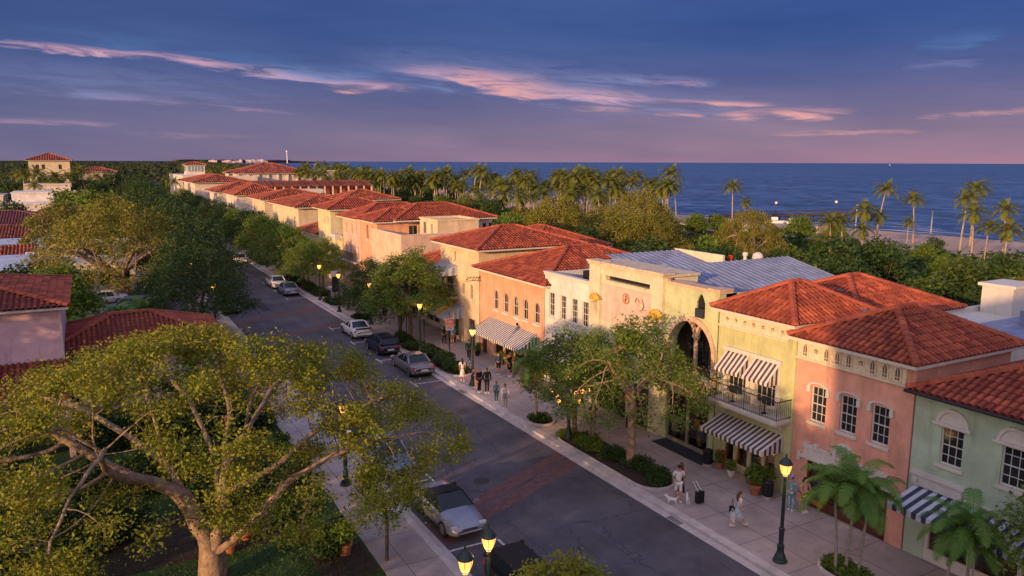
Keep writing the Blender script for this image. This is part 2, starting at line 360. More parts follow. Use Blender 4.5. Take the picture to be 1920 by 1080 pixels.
for x, y, lb in ((16.6, 33.0, 'round iron manhole cover in the road near the painted red sun streaks'), (18.6, 47.5, 'round iron manhole cover in the road beyond the oak branches')):
    b = MB(); b.lathe(x, y, [(.42, .0), (.42, .012), (.36, .014)], 18); tag(b.build('manhole_cover', mat('cast_iron', (.03, .028, .03), .6, .3, 8)), lb, 'manhole')
for y, lb in ((24.5, 'long iron drain grate at the near right kerb'), (47, 'iron drain grate at the right kerb by the people in black')):
    b = MB()
    for k in range(8): b.box(22.16, 22.46, y + .11 * k, y + .06 + .11 * k, .008, .014)
    tag(b.build('drain_grate', MATS['cast_iron']), lb, 'drain')
LAWN = mat('lawn_grass', (.035, .075, .018), .95, .35, .8, .8, 8)
MULCH = mat('mulch_soil', (.045, .028, .022), .95, .3, 4, .8, 20)
b = MB(); b.box(-40, 9.2, 4, 52, -.05, .05); struct(b.build('lawn', LAWN))
b = MB(); b.box(-2, 6.5, 31.5, 36, .04, .09); b.box(7.0, 9.1, 27, 29.6, .04, .09); b.box(.6, 3.4, 33, 34, .08, .12); struct(b.build('mulch_bed', MULCH))
LOT = mat('parking_lot_asphalt', (.075, .07, .085), .9, .2, .4, .3, 20)
b = MB(); b.box(-40, 9.2, 74, 150, -.05, .03); struct(b.build('parking_lot', LOT))
# ------------------------------------------------------------------ clay tile roofs
def tile_slope(b, P0, e, s, L, S, a, c, w=.30, cl=.42, mi=0, flat=False):
    """barrel tiles on one slope: P0 eave start, e along the eave, s up the slope; a, c = inset per metre climbed at each end"""
    P0, e, s = Vector(P0), Vector(e).normalized(), Vector(s).normalized(); n = e.cross(s)
    if n.z < 0: n = -n
    K = max(2, round(L / w)); w = L / K
    T0, T1 = P0 + s * S + e * a * S, P0 + s * S + e * (L - c * S)
    b.poly([P0 - n * .01, P0 + e * L - n * .01, T1 - n * .01, T0 - n * .01], mi, 1.)  # pans take the darkest tint, painting in the shade between barrels
    prof = ((-.38, -.01), (-.27, .075), (0, .115), (.27, .075), (.38, -.01)); hs_ = w / .30; prof = tuple((x, h * (hs_ if hs_ < 1.6 else 1.6)) for x, h in prof)
    for k in range(K):
        u = (k + .5) * w; vm = S
        if a > 0: vm = min(vm, u / a)
        if c > 0: vm = min(vm, (L - u) / c)
        if vm < .12: continue
        j = 0; v = 0.
        while v < vm - .05:
            v1 = min(v + cl, vm); t = random.random() ** 1.3
            lo = .030; ju = random.uniform(-.012, .012)
            q0 = [P0 + e * (u + ju + x * w * 1.02) + s * (v - .03) + n * (h + lo) for x, h in prof]
            q1 = [P0 + e * (u + ju + x * w * .94) + s * v1 + n * (h * .9) for x, h in prof]
            nb = len(b.v); b.v += [tuple(p) for p in q0 + q1]; m = len(prof)
            for i in range(m - 1):
                b.f.append((nb + i, nb + i + 1, nb + m + i + 1, nb + m + i)); b.m.append(mi); b.t.append(t)
            v += cl
def ridge(b, p, q, w=.17, seg=.42, mi=0):
    p, q = Vector(p), Vector(q); d = q - p; L = d.length; d.normalize()
    sd_ = d.cross(Vector((0, 0, 1))).normalized(); n = sd_.cross(d)
    if n.z < 0: n = -n
    k = max(1, round(L / seg)); st = L / k
    for i in range(k):
        a = p + d * (i * st - .02); c = p + d * ((i + 1) * st); t = random.random() * .35
        r0, r1 = w * 1.08, w * .95
        pr = [(math.cos(x), math.sin(x)) for x in (math.pi, math.pi * .75, math.pi * .5, math.pi * .25, 0)]
        nb = len(b.v)
        b.v += [tuple(a + sd_ * x * r0 + n * (y * r0 * .9 + .01)) for x, y in pr] + [tuple(c + sd_ * x * r1 + n * (y * r1 * .9)) for x, y in pr]
        for j in range(4): b.f.append((nb + j, nb + j + 1, nb + 5 + j + 1, nb + 5 + j)); b.m.append(mi); b.t.append(t)
        b.f.append((nb, nb + 1, nb + 2, nb + 3, nb + 4)); b.m.append(mi); b.t.append(t)
def hip_roof(par, x0, x1, y0, y1, z, pitch=.42, w=.30, cl=.42, eave=.14, material=None, name='roof', fascia=WHITE, gable=None, thick=.16, flat=False):
    b = MB(); X, Y = x1 - x0, y1 - y0; h = min(X, Y) / 2; rz = z + h * pitch; sl_ = math.hypot(1, pitch)
    S = h * sl_; ins = 1 / sl_; along_x = X >= Y
    cs, sn = 1 / sl_, pitch / sl_
    kw = dict(w=w, cl=cl, flat=flat)
    tile_slope(b, (x0, y0, z), (1, 0, 0), (0, cs, sn), X, S if along_x else S, ins, ins, **kw)
    tile_slope(b, (x1, y1, z), (-1, 0, 0), (0, -cs, sn), X, S, ins, ins, **kw)
    tile_slope(b, (x0, y1, z), (0, -1, 0), (cs, 0, sn), Y, S, ins, ins, **kw)
    tile_slope(b, (x1, y0, z), (0, 1, 0), (-cs, 0, sn), Y, S, ins, ins, **kw)
    if along_x: r0, r1 = (x0 + h, y0 + h, rz), (x1 - h, y0 + h, rz)
    else: r0, r1 = (x0 + h, y0 + h, rz), (x0 + h, y1 - h, rz)
    up_ = Vector((0, 0, .05))
    rw = .17 * (w / .3) ** .5
    for c_, r_ in (((x0, y0, z), r0), ((x1, y1, z), r1), ((x1, y0, z), r1 if along_x else r0), ((x0, y1, z), r0 if along_x else r1)):
        ridge(b, Vector(c_) + up_, Vector(r_) + up_, rw, cl)
    if (Vector(r0) - Vector(r1)).length > .2: ridge(b, Vector(r0) + up_, Vector(r1) + up_, rw, cl)
    rf = b.build(name, material or (TILE if w < .4 else TILE2), par)
    b = MB(); i = .04
    b.box(x0 + i, x1 - i, y0 + i, y1 - i, z - thick, z - .015)
    b.build('eave', fascia, rf)
    return rf
def shed_slope(par, corners, w=.3, cl=.42, name='roof', fascia=WHITE, th=.12):
    """single rectangular slope: corners = eave start, eave end, top end, top start"""
    A, B_, C_, D_ = [Vector(c) for c in corners]; b = MB()
    tile_slope(b, A, (B_ - A), (D_ - A), (B_ - A).length, (D_ - A).length, 0, 0, w=w, cl=cl)
    rf = b.build(name, TILE if w < .4 else TILE2, par)
    b = MB(); dn = Vector((0, 0, -th)); o = Vector((0, 0, -.03))
    t = [A + o, B_ + o, C_ + o, D_ + o]; l = [p + dn for p in t]
    b.poly(t); b.poly(l[::-1])
    for k in range(4): b.poly([l[k], l[(k + 1) % 4], t[(k + 1) % 4], t[k]])
    b.build('eave', fascia, rf); return rf

# ------------------------------------------------------------------ facades
FX = 28.7
FR = ((FX, 0), (0, 1), (-1, 0))                 # street face: u = world y, outwards = -x
def side(y): return ((0, y), (1, 0), (0, -1))   # face towards the camera end: u = world x
def front(x): return ((x, 0), (0, 1), (-1, 0))
def arc_pts(u0, u1, top, kind, n=10):
    uc, r = (u0 + u1) / 2, (u1 - u0) / 2
    if kind == 'r': return [(uc + r * math.cos(math.pi * i / n), top - r + r * math.sin(math.pi * i / n)) for i in range(n + 1)]
    if kind == 's': return [(uc + r * math.cos(math.pi * i / n), top - r * .35 + r * .35 * math.sin(math.pi * i / n)) for i in range(n + 1)]
    if kind == 'p':   # pointed
        H = r * 1.5; out = []
        for i in range(n + 1):
            x = 1 - 2 * i / n; out.append((uc + r * x, top - H + H * (1 - abs(x) ** 1.8)))
        return out
def wall_face(b, F, u0, u1, z0, z1, holes=(), depth=.2, mi=0):
    us = sorted({u0, u1, *[h[0] for h in holes], *[h[1] for h in holes]}); zs = sorted({z0, z1, *[h[2] for h in holes], *[h[3] for h in holes]})
    for i in range(len(us) - 1):
        for j in range(len(zs) - 1):
            um, zm = (us[i] + us[i + 1]) / 2, (zs[j] + zs[j + 1]) / 2
            if any(h[0] < um < h[1] and h[2] < zm < h[3] for h in holes): continue
            b.poly([b.fpt(F, us[i], zs[j], 0), b.fpt(F, us[i + 1], zs[j], 0), b.fpt(F, us[i + 1], zs[j + 1], 0), b.fpt(F, us[i], zs[j + 1], 0)], mi, .5)
    for h in holes:
        a, c, d, e = h[:4]; kind = h[4] if len(h) > 4 else None
        pts = arc_pts(a, c, e, kind) if kind else [(c, e), (a, e)]
        if kind:
            n = len(pts); r = pts[0][1]
            for i in range(n - 1):
                p, q = pts[i], pts[i + 1]
                b.poly([b.fpt(F, p[0], p[1], 0), b.fpt(F, p[0], e, 0), b.fpt(F, q[0], e, 0), b.fpt(F, q[0], q[1], 0)], mi, .5)
        loop = [(a, d), (c, d)] + list(pts)
        for i in range(len(loop)):
            p, q = loop[i], loop[(i + 1) % len(loop)]
            b.poly([b.fpt(F, *p, 0), b.fpt(F, *q, 0), b.fpt(F, *q, -depth), b.fpt(F, *p, -depth)], mi, .5)
def window(par, F, uc, z0, w, h, cols=2, rows=2, kind=None, sill=True, hood=None, frame=WHITE, dep=-.13, glass=None, fr=.05, name='window', shutter=None, mid=True):
    """a window in a hole of the same size: pane, with frame and muntins, sill and hood as its sub-parts"""
    a, c, d, e = uc - w / 2, uc + w / 2, z0, z0 + h; fr = min(fr, w * .062)
    b = MB(); pts = arc_pts(a, c, e, kind) if kind else [(c, e), (a, e)]
    b.poly([b.fpt(F, *p, dep) for p in [(a, d), (c, d)] + list(pts)]); wn = b.build(name, glass or GLASS, par)
    b = MB(); z9 = dep + .05
    top = pts[0][1] if kind else e
    b.fbox(F, a, a + fr, d, top, dep, z9); b.fbox(F, c - fr, c, d, top, dep, z9); b.fbox(F, a + fr, c - fr, d, d + fr * 1.3, dep, z9)
    if kind:
        for i in range(len(pts) - 1):
            p, q = pts[i], pts[i + 1]
            k = lambda o: (uc + (o[0] - uc) * (1 - 2 * fr / w), d + (o[1] - d) * (1 - fr / h))
            b.fprism(F, [p, q, k(q), k(p)], dep, z9)
    else: b.fbox(F, a + fr, c - fr, e - fr, e, dep, z9)
    z8 = dep + .028; m = .022
    for i in range(1, cols):
        u = a + w * i / cols; b.fbox(F, u - m / 2, u + m / 2, d + fr, (e if not kind else e - (.06 if abs(u - uc) < .01 else w * .15)) - fr, dep, z8)
    for j in range(1, rows):
        z = d + h * j / rows; mm = m * 1.9 if mid and rows % 2 == 0 and j == rows // 2 else m
        b.fbox(F, a + fr, c - fr, z - mm / 2, z + mm / 2, dep, z8 + .004)
    b.build('frame', frame, wn)
    if sill:
        b = MB(); b.fbox(F, a - .10, c + .10, d - .13, d - .003, 0, .09); b.fbox(F, a - .06, c + .06, d - .18, d - .132, 0, .05); b.build('sill', WHITE, wn)
    if hood == 'seg':
        b = MB(); r = w / 2 + .17
        b.farc(F, uc, e - .06, r - .13, r, math.pi * .02, math.pi * .98, 0, .10, 12, 0, .46)
        for sg in (-1, 1): b.fbox(F, uc + sg * (r - .07) - .085, uc + sg * (r - .07) + .085, e - .32, e - .05, 0, .11)
        b.build('window_hood', WHITE, wn)
    if hood == 'lunette':
        b = MB(); r = w / 2 + .08
        b.fprism(F, [(uc + r * math.cos(math.pi * i / 14), e + .10 + r * .92 * math.sin(math.pi * i / 14)) for i in range(15)], 0, .05)
        b.farc(F, uc, e + .10, r, r + .12, 0, math.pi, 0, .12, 14, 0, .95)
        b.fbox(F, uc - r - .22, uc + r + .22, e + .0, e + .10, 0, .16); b.fbox(F, uc - r - .17, uc + r + .17, e - .06, e, 0, .08)
        b.build('window_hood', WHITE, wn)
    if hood == 'flat':
        b = MB(); b.fbox(F, a - .12, c + .12, e + .02, e + .14, 0, .1); b.build('window_hood', WHITE, wn)
    if shutter:
        for sg in (-1, 1):
            b = MB(); uu = uc + sg * (w / 2 + w * .26)
            b.fbox(F, uu - w * .23, uu + w * .23, d, e, 0.005, .05)
            for k in range(9): b.fbox(F, uu - w * .18, uu + w * .18, d + .05 + (h - .1) * k / 9, d + .05 + (h - .1) * (k + .6) / 9, .05, .065)
            b.build('shutter', shutter, wn)
    return wn
def shell(b, x0, x1, y0, y1, z1, holesF=(), holesS=(), mi=0, z0=-.05, dep=.2):
    """the four walls of a block with openings in the street face and in the face towards the camera end"""
    wall_face(b, front(x0), y0, y1, z0, z1, holesF, dep, mi); wall_face(b, side(y0), x0, x1, z0, z1, holesS, dep, mi)
    b.poly([(x1, y0, z0), (x1, y1, z0), (x1, y1, z1), (x1, y0, z1)], mi, .5); b.poly([(x0, y1, z0), (x1, y1, z0), (x1, y1, z1), (x0, y1, z1)], mi, .5)
    b.poly([(x0, y0, z1), (x1, y0, z1), (x1, y1, z1), (x0, y1, z1)], mi, .5)
def H(uc, z0, w, h, kind=None): return (uc - w / 2, uc + w / 2, z0, z0 + h) + ((kind,) if kind else ())
def awning(par, F, u0, u1, zt, zb, out, mats, stripe=.17, val=.2, name='awning', side_closed=True):
    b = MB(); n = max(4, round((u1 - u0) / stripe)); st = (u1 - u0) / n
    for i in range(n):
        a, c = u0 + i * st, u0 + (i + 1) * st; mi = i % 2
        p = [b.fpt(F, a, zt, .02), b.fpt(F, c, zt, .02), b.fpt(F, c, zb, out), b.fpt(F, a, zb, out)]
        q = [(x, y, z - .02) for x, y, z in p]
        b.poly(p, mi); b.poly(q[::-1], mi)
        v = [(a, zb), (c, zb), (c, zb - val * .85), ((a + c) / 2, zb - val), (a, zb - val * .85)]
        b.fprism(F, v, out - .015, out + .005, mi)
    if side_closed:
        for u in (u0, u1):
            k = max(3, round(out / stripe))
            for i in range(k):
                o0, o1 = out * i / k, out * (i + 1) / k; f = lambda o: zt + (zb - zt) * o / out
                b.poly([b.fpt(F, u, f(o0), o0), b.fpt(F, u, f(o1), o1), b.fpt(F, u, zb - val, o1), b.fpt(F, u, zb - val, o0)], i % 2)
    return b.build(name, mats, par)
def cloth(n, c): return mat(n, c, .85, .10, 3, .15, 60, stain=.35)
AW_BW = [cloth('awning_white', (.62, .58, .56)), cloth('awning_brown', (.085, .06, .065))]
AW_BLUE = [cloth('awning_pale', (.56, .60, .68)), cloth('awning_navy', (.05, .065, .11))]
AW_BLK = [cloth('awning_white_b', (.62, .61, .62)), cloth('awning_black', (.03, .03, .04))]
AW_GREY = [cloth('awning_grey_light', (.42, .46, .52)), cloth('awning_grey', (.22, .25, .31))]
WARM = mat('warm_lamp', (1, .6, .2), .5, 0, emit=(1, .50, .14), es=5)
WARM2 = mat('warm_shop_light', (1, .7, .4), .5, 0, emit=(1, .50, .18), es=9)
SGLASS = None
def shop_glass():
    m = bpy.data.materials.new('shop_glass'); m.use_nodes = True; t = m.node_tree; o = t.nodes['Material Output']; t.nodes.remove(t.nodes['Principled BSDF'])
    a = t.nodes.new('ShaderNodeBsdfTransparent'); a.inputs[0].default_value = (.55, .58, .6, 1); g = t.nodes.new('ShaderNodeBsdfGlossy'); g.inputs['Roughness'].default_value = .04
    ms = t.nodes.new('ShaderNodeMixShader'); ms.inputs[0].default_value = .10; t.links.new(a.outputs[0], ms.inputs[1]); t.links.new(g.outputs[0], ms.inputs[2]); t.links.new(ms.outputs[0], o.inputs[0]); return m
SGLASS = shop_glass()
GOODS = [mat('goods_%s' % n, c, .8, .3, 8) for n, c in (('cream', (.5, .42, .32)), ('red', (.35, .06, .04)), ('green', (.06, .14, .05)), ('blue', (.08, .14, .28)), ('brown', (.16, .08, .04)), ('ochre', (.45, .26, .08)))]
def shopfront(par, F, u0, u1, z0, z1, bays, frame, depth=1.6, kick=.4, seed=1, warm=True, post=.11):
    """recessed display: room behind glass, kick plate, posts, goods on shelves"""
    r = random.Random(seed)
    b = MB()
    P = lambda u, z, d: b.fpt(F, u, z, d)
    for q in ([(u0, z0, -depth), (u1, z0, -depth), (u1, z1, -depth), (u0, z1, -depth)], [(u0, z0, -.2), (u1, z0, -.2), (u1, z0, -depth), (u0, z0, -depth)], [(u0, z1, -.2), (u1, z1, -.2), (u1, z1, -depth), (u0, z1, -depth)], [(u0, z0, -.2), (u0, z0, -depth), (u0, z1, -depth), (u0, z1, -.2)], [(u1, z0, -.2), (u1, z0, -depth), (u1, z1, -depth), (u1, z1, -.2)]):
        b.poly([P(*p) for p in q])
    room = b.build('shop_interior', mat('shop_room', (.05, .04, .037), .9, .3, 2), par)
    b = MB(); n = int((u1 - u0) * 3.2)
    for i in range(n):
        u = r.uniform(u0 + .2, u1 - .2); d = -r.uniform(.35, depth - .2); hh = r.uniform(.25, 1.25); w = r.uniform(.08, .28); mi = r.randrange(6)
        zb = z0 + r.choice((.02, .5, .9)); O = P(u, 0, d)
        if r.random() < .5: b.fbox(F, u - w, u + w, zb, min(z1 - .1, zb + hh * .7), d - .12, d + .12, mi)
        else: b.lathe(O[0], O[1], [(w * .8, zb), (w, zb + hh * .3), (w * .5, zb + hh * .6), (w * .75, zb + hh * .75), (w * .35, min(z1 - .1, zb + hh))], 7, mi)
    b.build('goods', GOODS, room)
    if warm:
        b = MB()
        for i in range(max(1, int((u1 - u0) / 1.6))):
            u = u0 + (i + .5) * 1.6
            if u < u1: b.fbox(F, u - .3, u + .3, z1 - .2, z1 - .15, -.75, -.45)
        b.build('ceiling_light', WARM2, room)
    b = MB(); b.poly([P(u0, z0 + kick, -.12), P(u1, z0 + kick, -.12), P(u1, z1, -.12), P(u0, z1, -.12)]); g = b.build('shop_window', SGLASS, par)
    b = MB(); b.fbox(F, u0, u1, z0, z0 + kick, -.17, -.03); b.fbox(F, u0, u1, z1 - .12, z1, -.17, -.05)
    for i in range(bays + 1):
        u = u0 + (u1 - u0) * i / bays; u = min(max(u, u0 + post / 2), u1 - post / 2); b.fbox(F, u - post / 2, u + post / 2, z0 + kick, z1 - .12, -.175, -.045)
    b.build('frame', frame, g)
def railing(par, path, z0, z1, name='railing', step=.13, mt=IRON):
    b = MB()
    for (xa, ya), (xb, yb) in zip(path, path[1:]):
        L = math.hypot(xb - xa, yb - ya); n = max(2, round(L / step))
        b.tube([(xa, ya, z1), (xb, yb, z1)], .028, 5); b.tube([(xa, ya, z0 + .08), (xb, yb, z0 + .08)], .018, 4)
        for i in range(n + 1):
            x, y = xa + (xb - xa) * i / n, ya + (yb - ya) * i / n; b.tube([(x, y, z0), (x, y, z1)], .022 if i % 8 == 0 else .011, 4)
    return b.build(name, mt, par)
def parapet_top(b, x0, x1, y0, y1, z, th=.25, ht=.15, mi=0, o=.05):
    b.box(x0 - o, x0 + th, y0 - o, y1 + o, z, z + ht, mi); b.box(x1 - th, x1 + o, y0 - o, y1 + o, z, z + ht, mi)
    b.box(x0 + th, x1 - th, y0 - o, y0 + th, z, z + ht, mi); b.box(x0 + th, x1 - th, y1 - th, y1 + o, z, z + ht, mi)
def medal(b, F, u, z, r, d0, d1, n=14, mi=0): b.fprism(F, [(u + r * math.cos(2 * math.pi * i / n), z + r * math.sin(2 * math.pi * i / n)) for i in range(n)], d0, d1, mi)
HI = mat('frieze_dark', (.16, .11, .08), .9, .2, 8)
def frieze(par, F, u0, u1, z0, z1, ups, tall=True):
    b = MB(); b.fbox(F, u0, u1, z0 + .10, z1, 0, .06, 0); b.fbox(F, u0 - .04, u1 + .04, z0, z0 + .10, 0, .13, 0)
    r = random.Random(5)
    for i, u in enumerate(ups):
        s = .17 if tall else .15
        if tall and i % 4 != 3:
            pts = arc_pts(u - s, u + s, z1 - .08, 'p', 8); zz = z0 + .16
            b.fprism(F, [(u - s, zz), (u + s, zz)] + pts, .06, .12, 0)
            q = arc_pts(u - s * .6, u + s * .6, z1 - .16, 'p', 6); b.fprism(F, [(u - s * .6, zz + .05), (u + s * .6, zz + .05)] + q, .12, .125, 1)
            b.fbox(F, u - s * .62, u + s * .62, zz + .16, zz + .19, .125, .14, 0); b.fbox(F, u - .012, u + .012, zz + .05, z1 - .2, .125, .14, 0)
            medal(b, F, u + .32, z0 + .22, .06, .06, .10, 8, 0)
        else:
            medal(b, F, u, (z0 + z1) / 2 + .05, s, .06, .09, 10, 0); medal(b, F, u, (z0 + z1) / 2 + .06, s * .66, .09, .095, 8, 1)
            b.fbox(F, u - s * .5, u + s * .5, (z0 + z1) / 2 + .03, (z0 + z1) / 2 + .06, .095, .11, 0)
            b.fbox(F, u - .014, u + .014, (z0 + z1) / 2 - s * .5, (z0 + z1) / 2 + s * .7, .095, .112, 0)
    return b.build('frieze', [mat('frieze_cream', (.66, .56, .42), .85, .12, 5, .3, 30, stain=.5), HI], par)

# ---- green shop building nearest the camera
B1 = thing('shop_building', 'pale green stucco building with white half-round window hoods and dark gutter', 'building', (FX, 8, 0), 'stucco buildings along the shopping street')
GREEN = stucco('green_stucco', (.38, .48, .36))
wins = [16.55, 14.25, 11.95, 9.6, 7.2]
b = MB(); holes = [H(u, 4.35, .88, 1.58) for u in wins] + [(6.4, 17.3, .12, 2.45)]
shell(b, FX, 40, 5, 18.15, 7.02, holes); b.fbox(FR, 5, 18.1, 2.55, 3.0, 0, .05); b.build('wall', GREEN, B1)
for u in wins: window(B1, FR, u, 4.35, .88, 1.58, 3, 4, hood='lunette')
hip_roof(B1, 28.1, 40.5, 4.4, 18.2, 7.15, .40, fascia=GUT)
b = MB(); b.tube([(28.05, 4.4, 7.08), (28.05, 18.25, 7.08)], .075, 6); b.build('gutter', GUT, B1)
shopfront(B1, FR, 6.4, 17.3, .12, 2.45, 6, WHITE, kick=.5, seed=4, post=.16)
awning(B1, FR, 6.0, 17.85, 3.12, 2.72, 1.7, AW_BLUE, .2, .26)
b = MB(); b.fbox(FR, 15.9, 17.95, 3.16, 3.62, 0, .12); b.fbox(FR, 15.8, 18.02, 3.62, 3.76, 0, .2); b.fbox(FR, 6, 15.8, 3.16, 3.3, 0, .14)
for u in (17.8, 16.0): b.farc(FR, u, 3.4, 0, .13, 0, 6.283, .12, .2, 8)
b.build('sign_band', WHITE, B1)

# ---- salmon building with three hooded windows
B2 = thing('shop_building', 'salmon pink building with three arched white window hoods under a square hip roof', 'building', (FX, 18.2, 0), 'stucco buildings along the shopping street')
PINK = stucco('salmon_stucco', (.63, .32, .24))
wins = [22.77, 21.19, 19.62]; b = MB()
shell(b, FX, 35.4, 18.2, 24.08, 7.95, [H(u, 4.22, .84, 1.68) for u in wins] + [(19.0, 23.15, .12, 2.42)])
b.fbox(FR, 18.2, 18.95, -.05, 7.1, 0, .04); b.build('wall', PINK, B2)
for u in wins: window(B2, FR, u, 4.22, .84, 1.68, 3, 4, hood='seg')
hip_roof(B2, 28.1, 35.85, 17.85, 24.25, 8.1, .47)
frieze(B2, FR, 18.6, 24.05, 7.02, 7.92, [18.95 + .58 * i for i in range(9)])
WOOD = mat('dark_red_wood', (.085, .03, .018), .55, .25, 4, .2, 20)
shopfront(B2, FR, 19.0, 23.15, .12, 2.42, 5, WOOD, kick=.45, seed=8)
b = MB(); u = 21.2
b.fbox(FR, 18.95, 23.35, 2.5, 2.98, 0, .07); b.fbox(FR, 18.8, 23.5, 2.38, 2.5, 0, .16)
for sg in (-1, 1):
    b.fbox(FR, u + sg * .62, u + sg * 1.55, 2.98, 3.06, 0, .13); b.fbox(FR, u + sg * 1.5, u + sg * 2.2, 2.9, 3.08, 0, .12)
    b.farc(FR, u + sg * 1.5, 3.12, 0, .12, 0, 6.283, 0, .12, 8); b.farc(FR, u + sg * .78, 3.1, .14, .26, 0 if sg < 0 else math.pi / 2, math.pi / 2 if sg < 0 else math.pi, 0, .11, 5)
b.farc(FR, u, 3.22, .34, .50, 0, math.pi, 0, .18, 14); b.fbox(FR, u - .50, u - .34, 2.6, 3.22, 0, .18); b.fbox(FR, u + .34, u + .50, 2.6, 3.22, 0, .18)
sg_ = b.build('sign_band', WHITE, B2)
b = MB(); b.fprism(FR, [(u - .34, 2.62), (u + .34, 2.62)] + arc_pts(u - .34, u + .34, 3.56, 'r', 10), .02, .06, 0)
b.farc(FR, u - .05, 2.98, 0, .17, 0, 6.3, .06, .09, 9, 1); b.farc(FR, u + .06, 3.2, 0, .12, 0, 6.3, .06, .1, 9, 2); b.fprism(FR, [(u - .2, 2.66), (u + .22, 2.66), (u + .1, 3.0), (u - .08, 3.0)], .06, .08, 2)
b.build('relief_panel', [mat('relief_blue', (.32, .40, .44), .8, .3, 9), mat('relief_ochre', (.50, .36, .18), .8, .3, 9), mat('relief_flesh', (.58, .42, .32), .8, .3, 9)], sg_)
b = MB(); b.fbox(FR, 23.5, 23.66, 2.2, 2.6, 0, .12); b.build('wall_light', WHITE, B2)
b = MB(); b.fbox(FR, 22.2, 22.75, .28, .52, -.03, 0.02); b.build('plaque', mat('brass', (.5, .32, .08), .4, .1, metal=.6), B2)

# ---- pale yellow building with balcony
B3 = thing('shop_building', 'pale lime yellow building with iron balcony and brown striped awnings', 'building', (FX, 24.1, 0), 'stucco buildings along the shopping street')
LIME = stucco('lime_stucco', (.48, .485, .25))
b = MB(); dd = [(27.82, 4.1), (25.9, 4.1)]
shell(b, FX, 33.6, 24.1, 29.25, 8.4, [H(u, z, 1.3, 2.0) for u, z in dd] + [(24.9, 28.7, .12, 2.35)])
b.fbox(FR, 24.12, 24.55, -.05, 8.0, 0, .07); b.build('wall', LIME, B3)
for u, z in dd:
    window(B3, FR, u, z, 1.3, 2.0, 4, 4, sill=False, name='french_door', mid=False)
    b = MB(); b.fbox(FR, u - .9, u - .66, 4.05, 6.1, 0, .06); b.fbox(FR, u + .66, u + .9, 4.05, 6.1, 0, .06); b.fbox(FR, u - .98, u + .92, 6.42, 6.62, 0, .14); b.build('door_surround', WHITE, B3)
    awning(B3, FR, u - .82, u + .78, 6.42, 5.58, .85, AW_BW, .14, .16)
b = MB(); b.box(27.6, FX, 24.15, 28.75, 3.84, 3.98); b.box(27.68, FX, 24.25, 28.65, 3.7, 3.84)
for u in (24.8, 26.4, 28.1):
    b.fprism(((0, u - .1), (1, 0), (0, 1)), [(FX, 3.7), (FX - .75, 3.7), (FX - .6, 3.5), (FX - .2, 3.3), (FX, 3.05)], 0, .2)
bal = b.build('balcony', WHITE, B3)
railing(bal, [(FX, 24.2), (27.65, 24.2), (27.65, 28.7), (FX, 28.7)], 3.98, 4.92)
awning(B3, FR, 24.6, 28.75, 2.98, 2.42, 1.45, AW_BW, .155, .24)
frieze(B3, FR, 24.6, 29.15, 7.6, 8.36, [25.0 + .6 * i for i in range(7)], False)
hip_roof(B3, 28.1, 34.3, 23.85, 29.35, 8.6, .52)
shopfront(B3, FR, 24.9, 28.7, .12, 2.35, 4, mat('cream_frame', (.52, .48, .30), .8, .1), kick=.35, seed=12, post=.2)
# hip roofed rear wing behind the two buildings
B3b = thing('rear_wing', 'cream rear wing with low red hip roof behind the salmon building', 'building', (38, 29, 0), 'stucco buildings along the shopping street')
b = MB(); shell(b, 34.6, 42.6, 25.6, 32.4, 7.7, (), [H(38.6, 6.2, 1.2, .8)]); b.build('wall', stucco('cream_stucco', (.55, .46, .36)), B3b)
window(B3b, side(25.6), 38.6, 6.2, 1.2, .8, 2, 1)
hip_roof(B3b, 34.4, 43.4, 25.0, 33.1, 7.9, .40)
# low white block with flat roof and roof plant behind the nearest buildings
B3c = thing('rear_building', 'low white flat-roofed building with blue grey roof sheets behind the near shops', 'building', (46, 12, 0))
b = MB(); shell(b, 43.8, 58, 12, 29.5, 6.2); parapet_top(b, 43.8, 58, 12, 29.5, 6.2, .3, .3); b.box(52, 54.6, 27, 29, 6.2, 8.0); b.box(51.8, 54.8, 26.8, 29.2, 8.0, 8.2); b.build('wall', WHITE, B3c)
METAL = None
def metal_roof():
    m = mat('metal_roof', (.21, .25, .37), .55, .2, .9, .1, 6, metal=.1, stain=.6); return m
METAL = metal_roof()
b = MB(); b.box(44.2, 57.6, 12.4, 26.6, 6.2, 6.28); 
for k in range(6): b.box(45.5 + 1.9 * k, 46.7 + 1.9 * k, 19 + k % 3 * 2.4, 20.3 + k % 3 * 2.4, 6.28, 6.8 + .2 * (k % 3))
b.build('roof', METAL, B3c)

# ---- theatre-like building with high parapet and big arch
B4 = thing('shop_building', 'cream and lime building with raised parapet, tall arch and niche window', 'building', (FX, 29.3, 0), 'stucco buildings along the shopping street')
CREAM = stucco('cream_parapet', (.60, .55, .40)); LIME2 = stucco('lime_weathered', (.46, .49, .29))
b = MB()
arch = (29.62, 33.0, 4.35, 7.42, 'r')
wall_face(b, FR, 29.3, 33.6, -.05, 9.2, [arch, (30.35, 31.0, 7.75, 9.0, 'p'), (29.7, 33.2, .12, 3.1)], .45)
b.poly([(FX, 29.3, 8), (FX + 3.5, 29.3, 8), (FX + 3.5, 29.3, 9.2), (FX, 29.3, 9.2)]); b.poly([(FX, 29.3, 0), (FX + 8, 29.3, 0), (FX + 8, 29.3, 8), (FX, 29.3, 8)])
b.poly([(FX + .5, 29.3, 0), (FX + .5, 33.6, 0), (FX + .5, 33.6, 9.2), (FX + .5, 29.3, 9.2)][::-1]) if False else None
b.box(FX + .46, FX + 1.2, 29.3, 33.6, 7.5, 9.2); b.box(FX, FX + .02, 29.3, 29.32, 0, 9)
b.build('wall', LIME2, B4)
b = MB(); b.box(FX - .04, FX + .9, 29.25, 33.6, 9.2, 9.36); b.box(FX - .1, FX + .9, 29.22, 30.1, 9.36, 9.44); b.box(FX - .12, FX + .1, 33.3, 33.9, 9.36, 9.5)
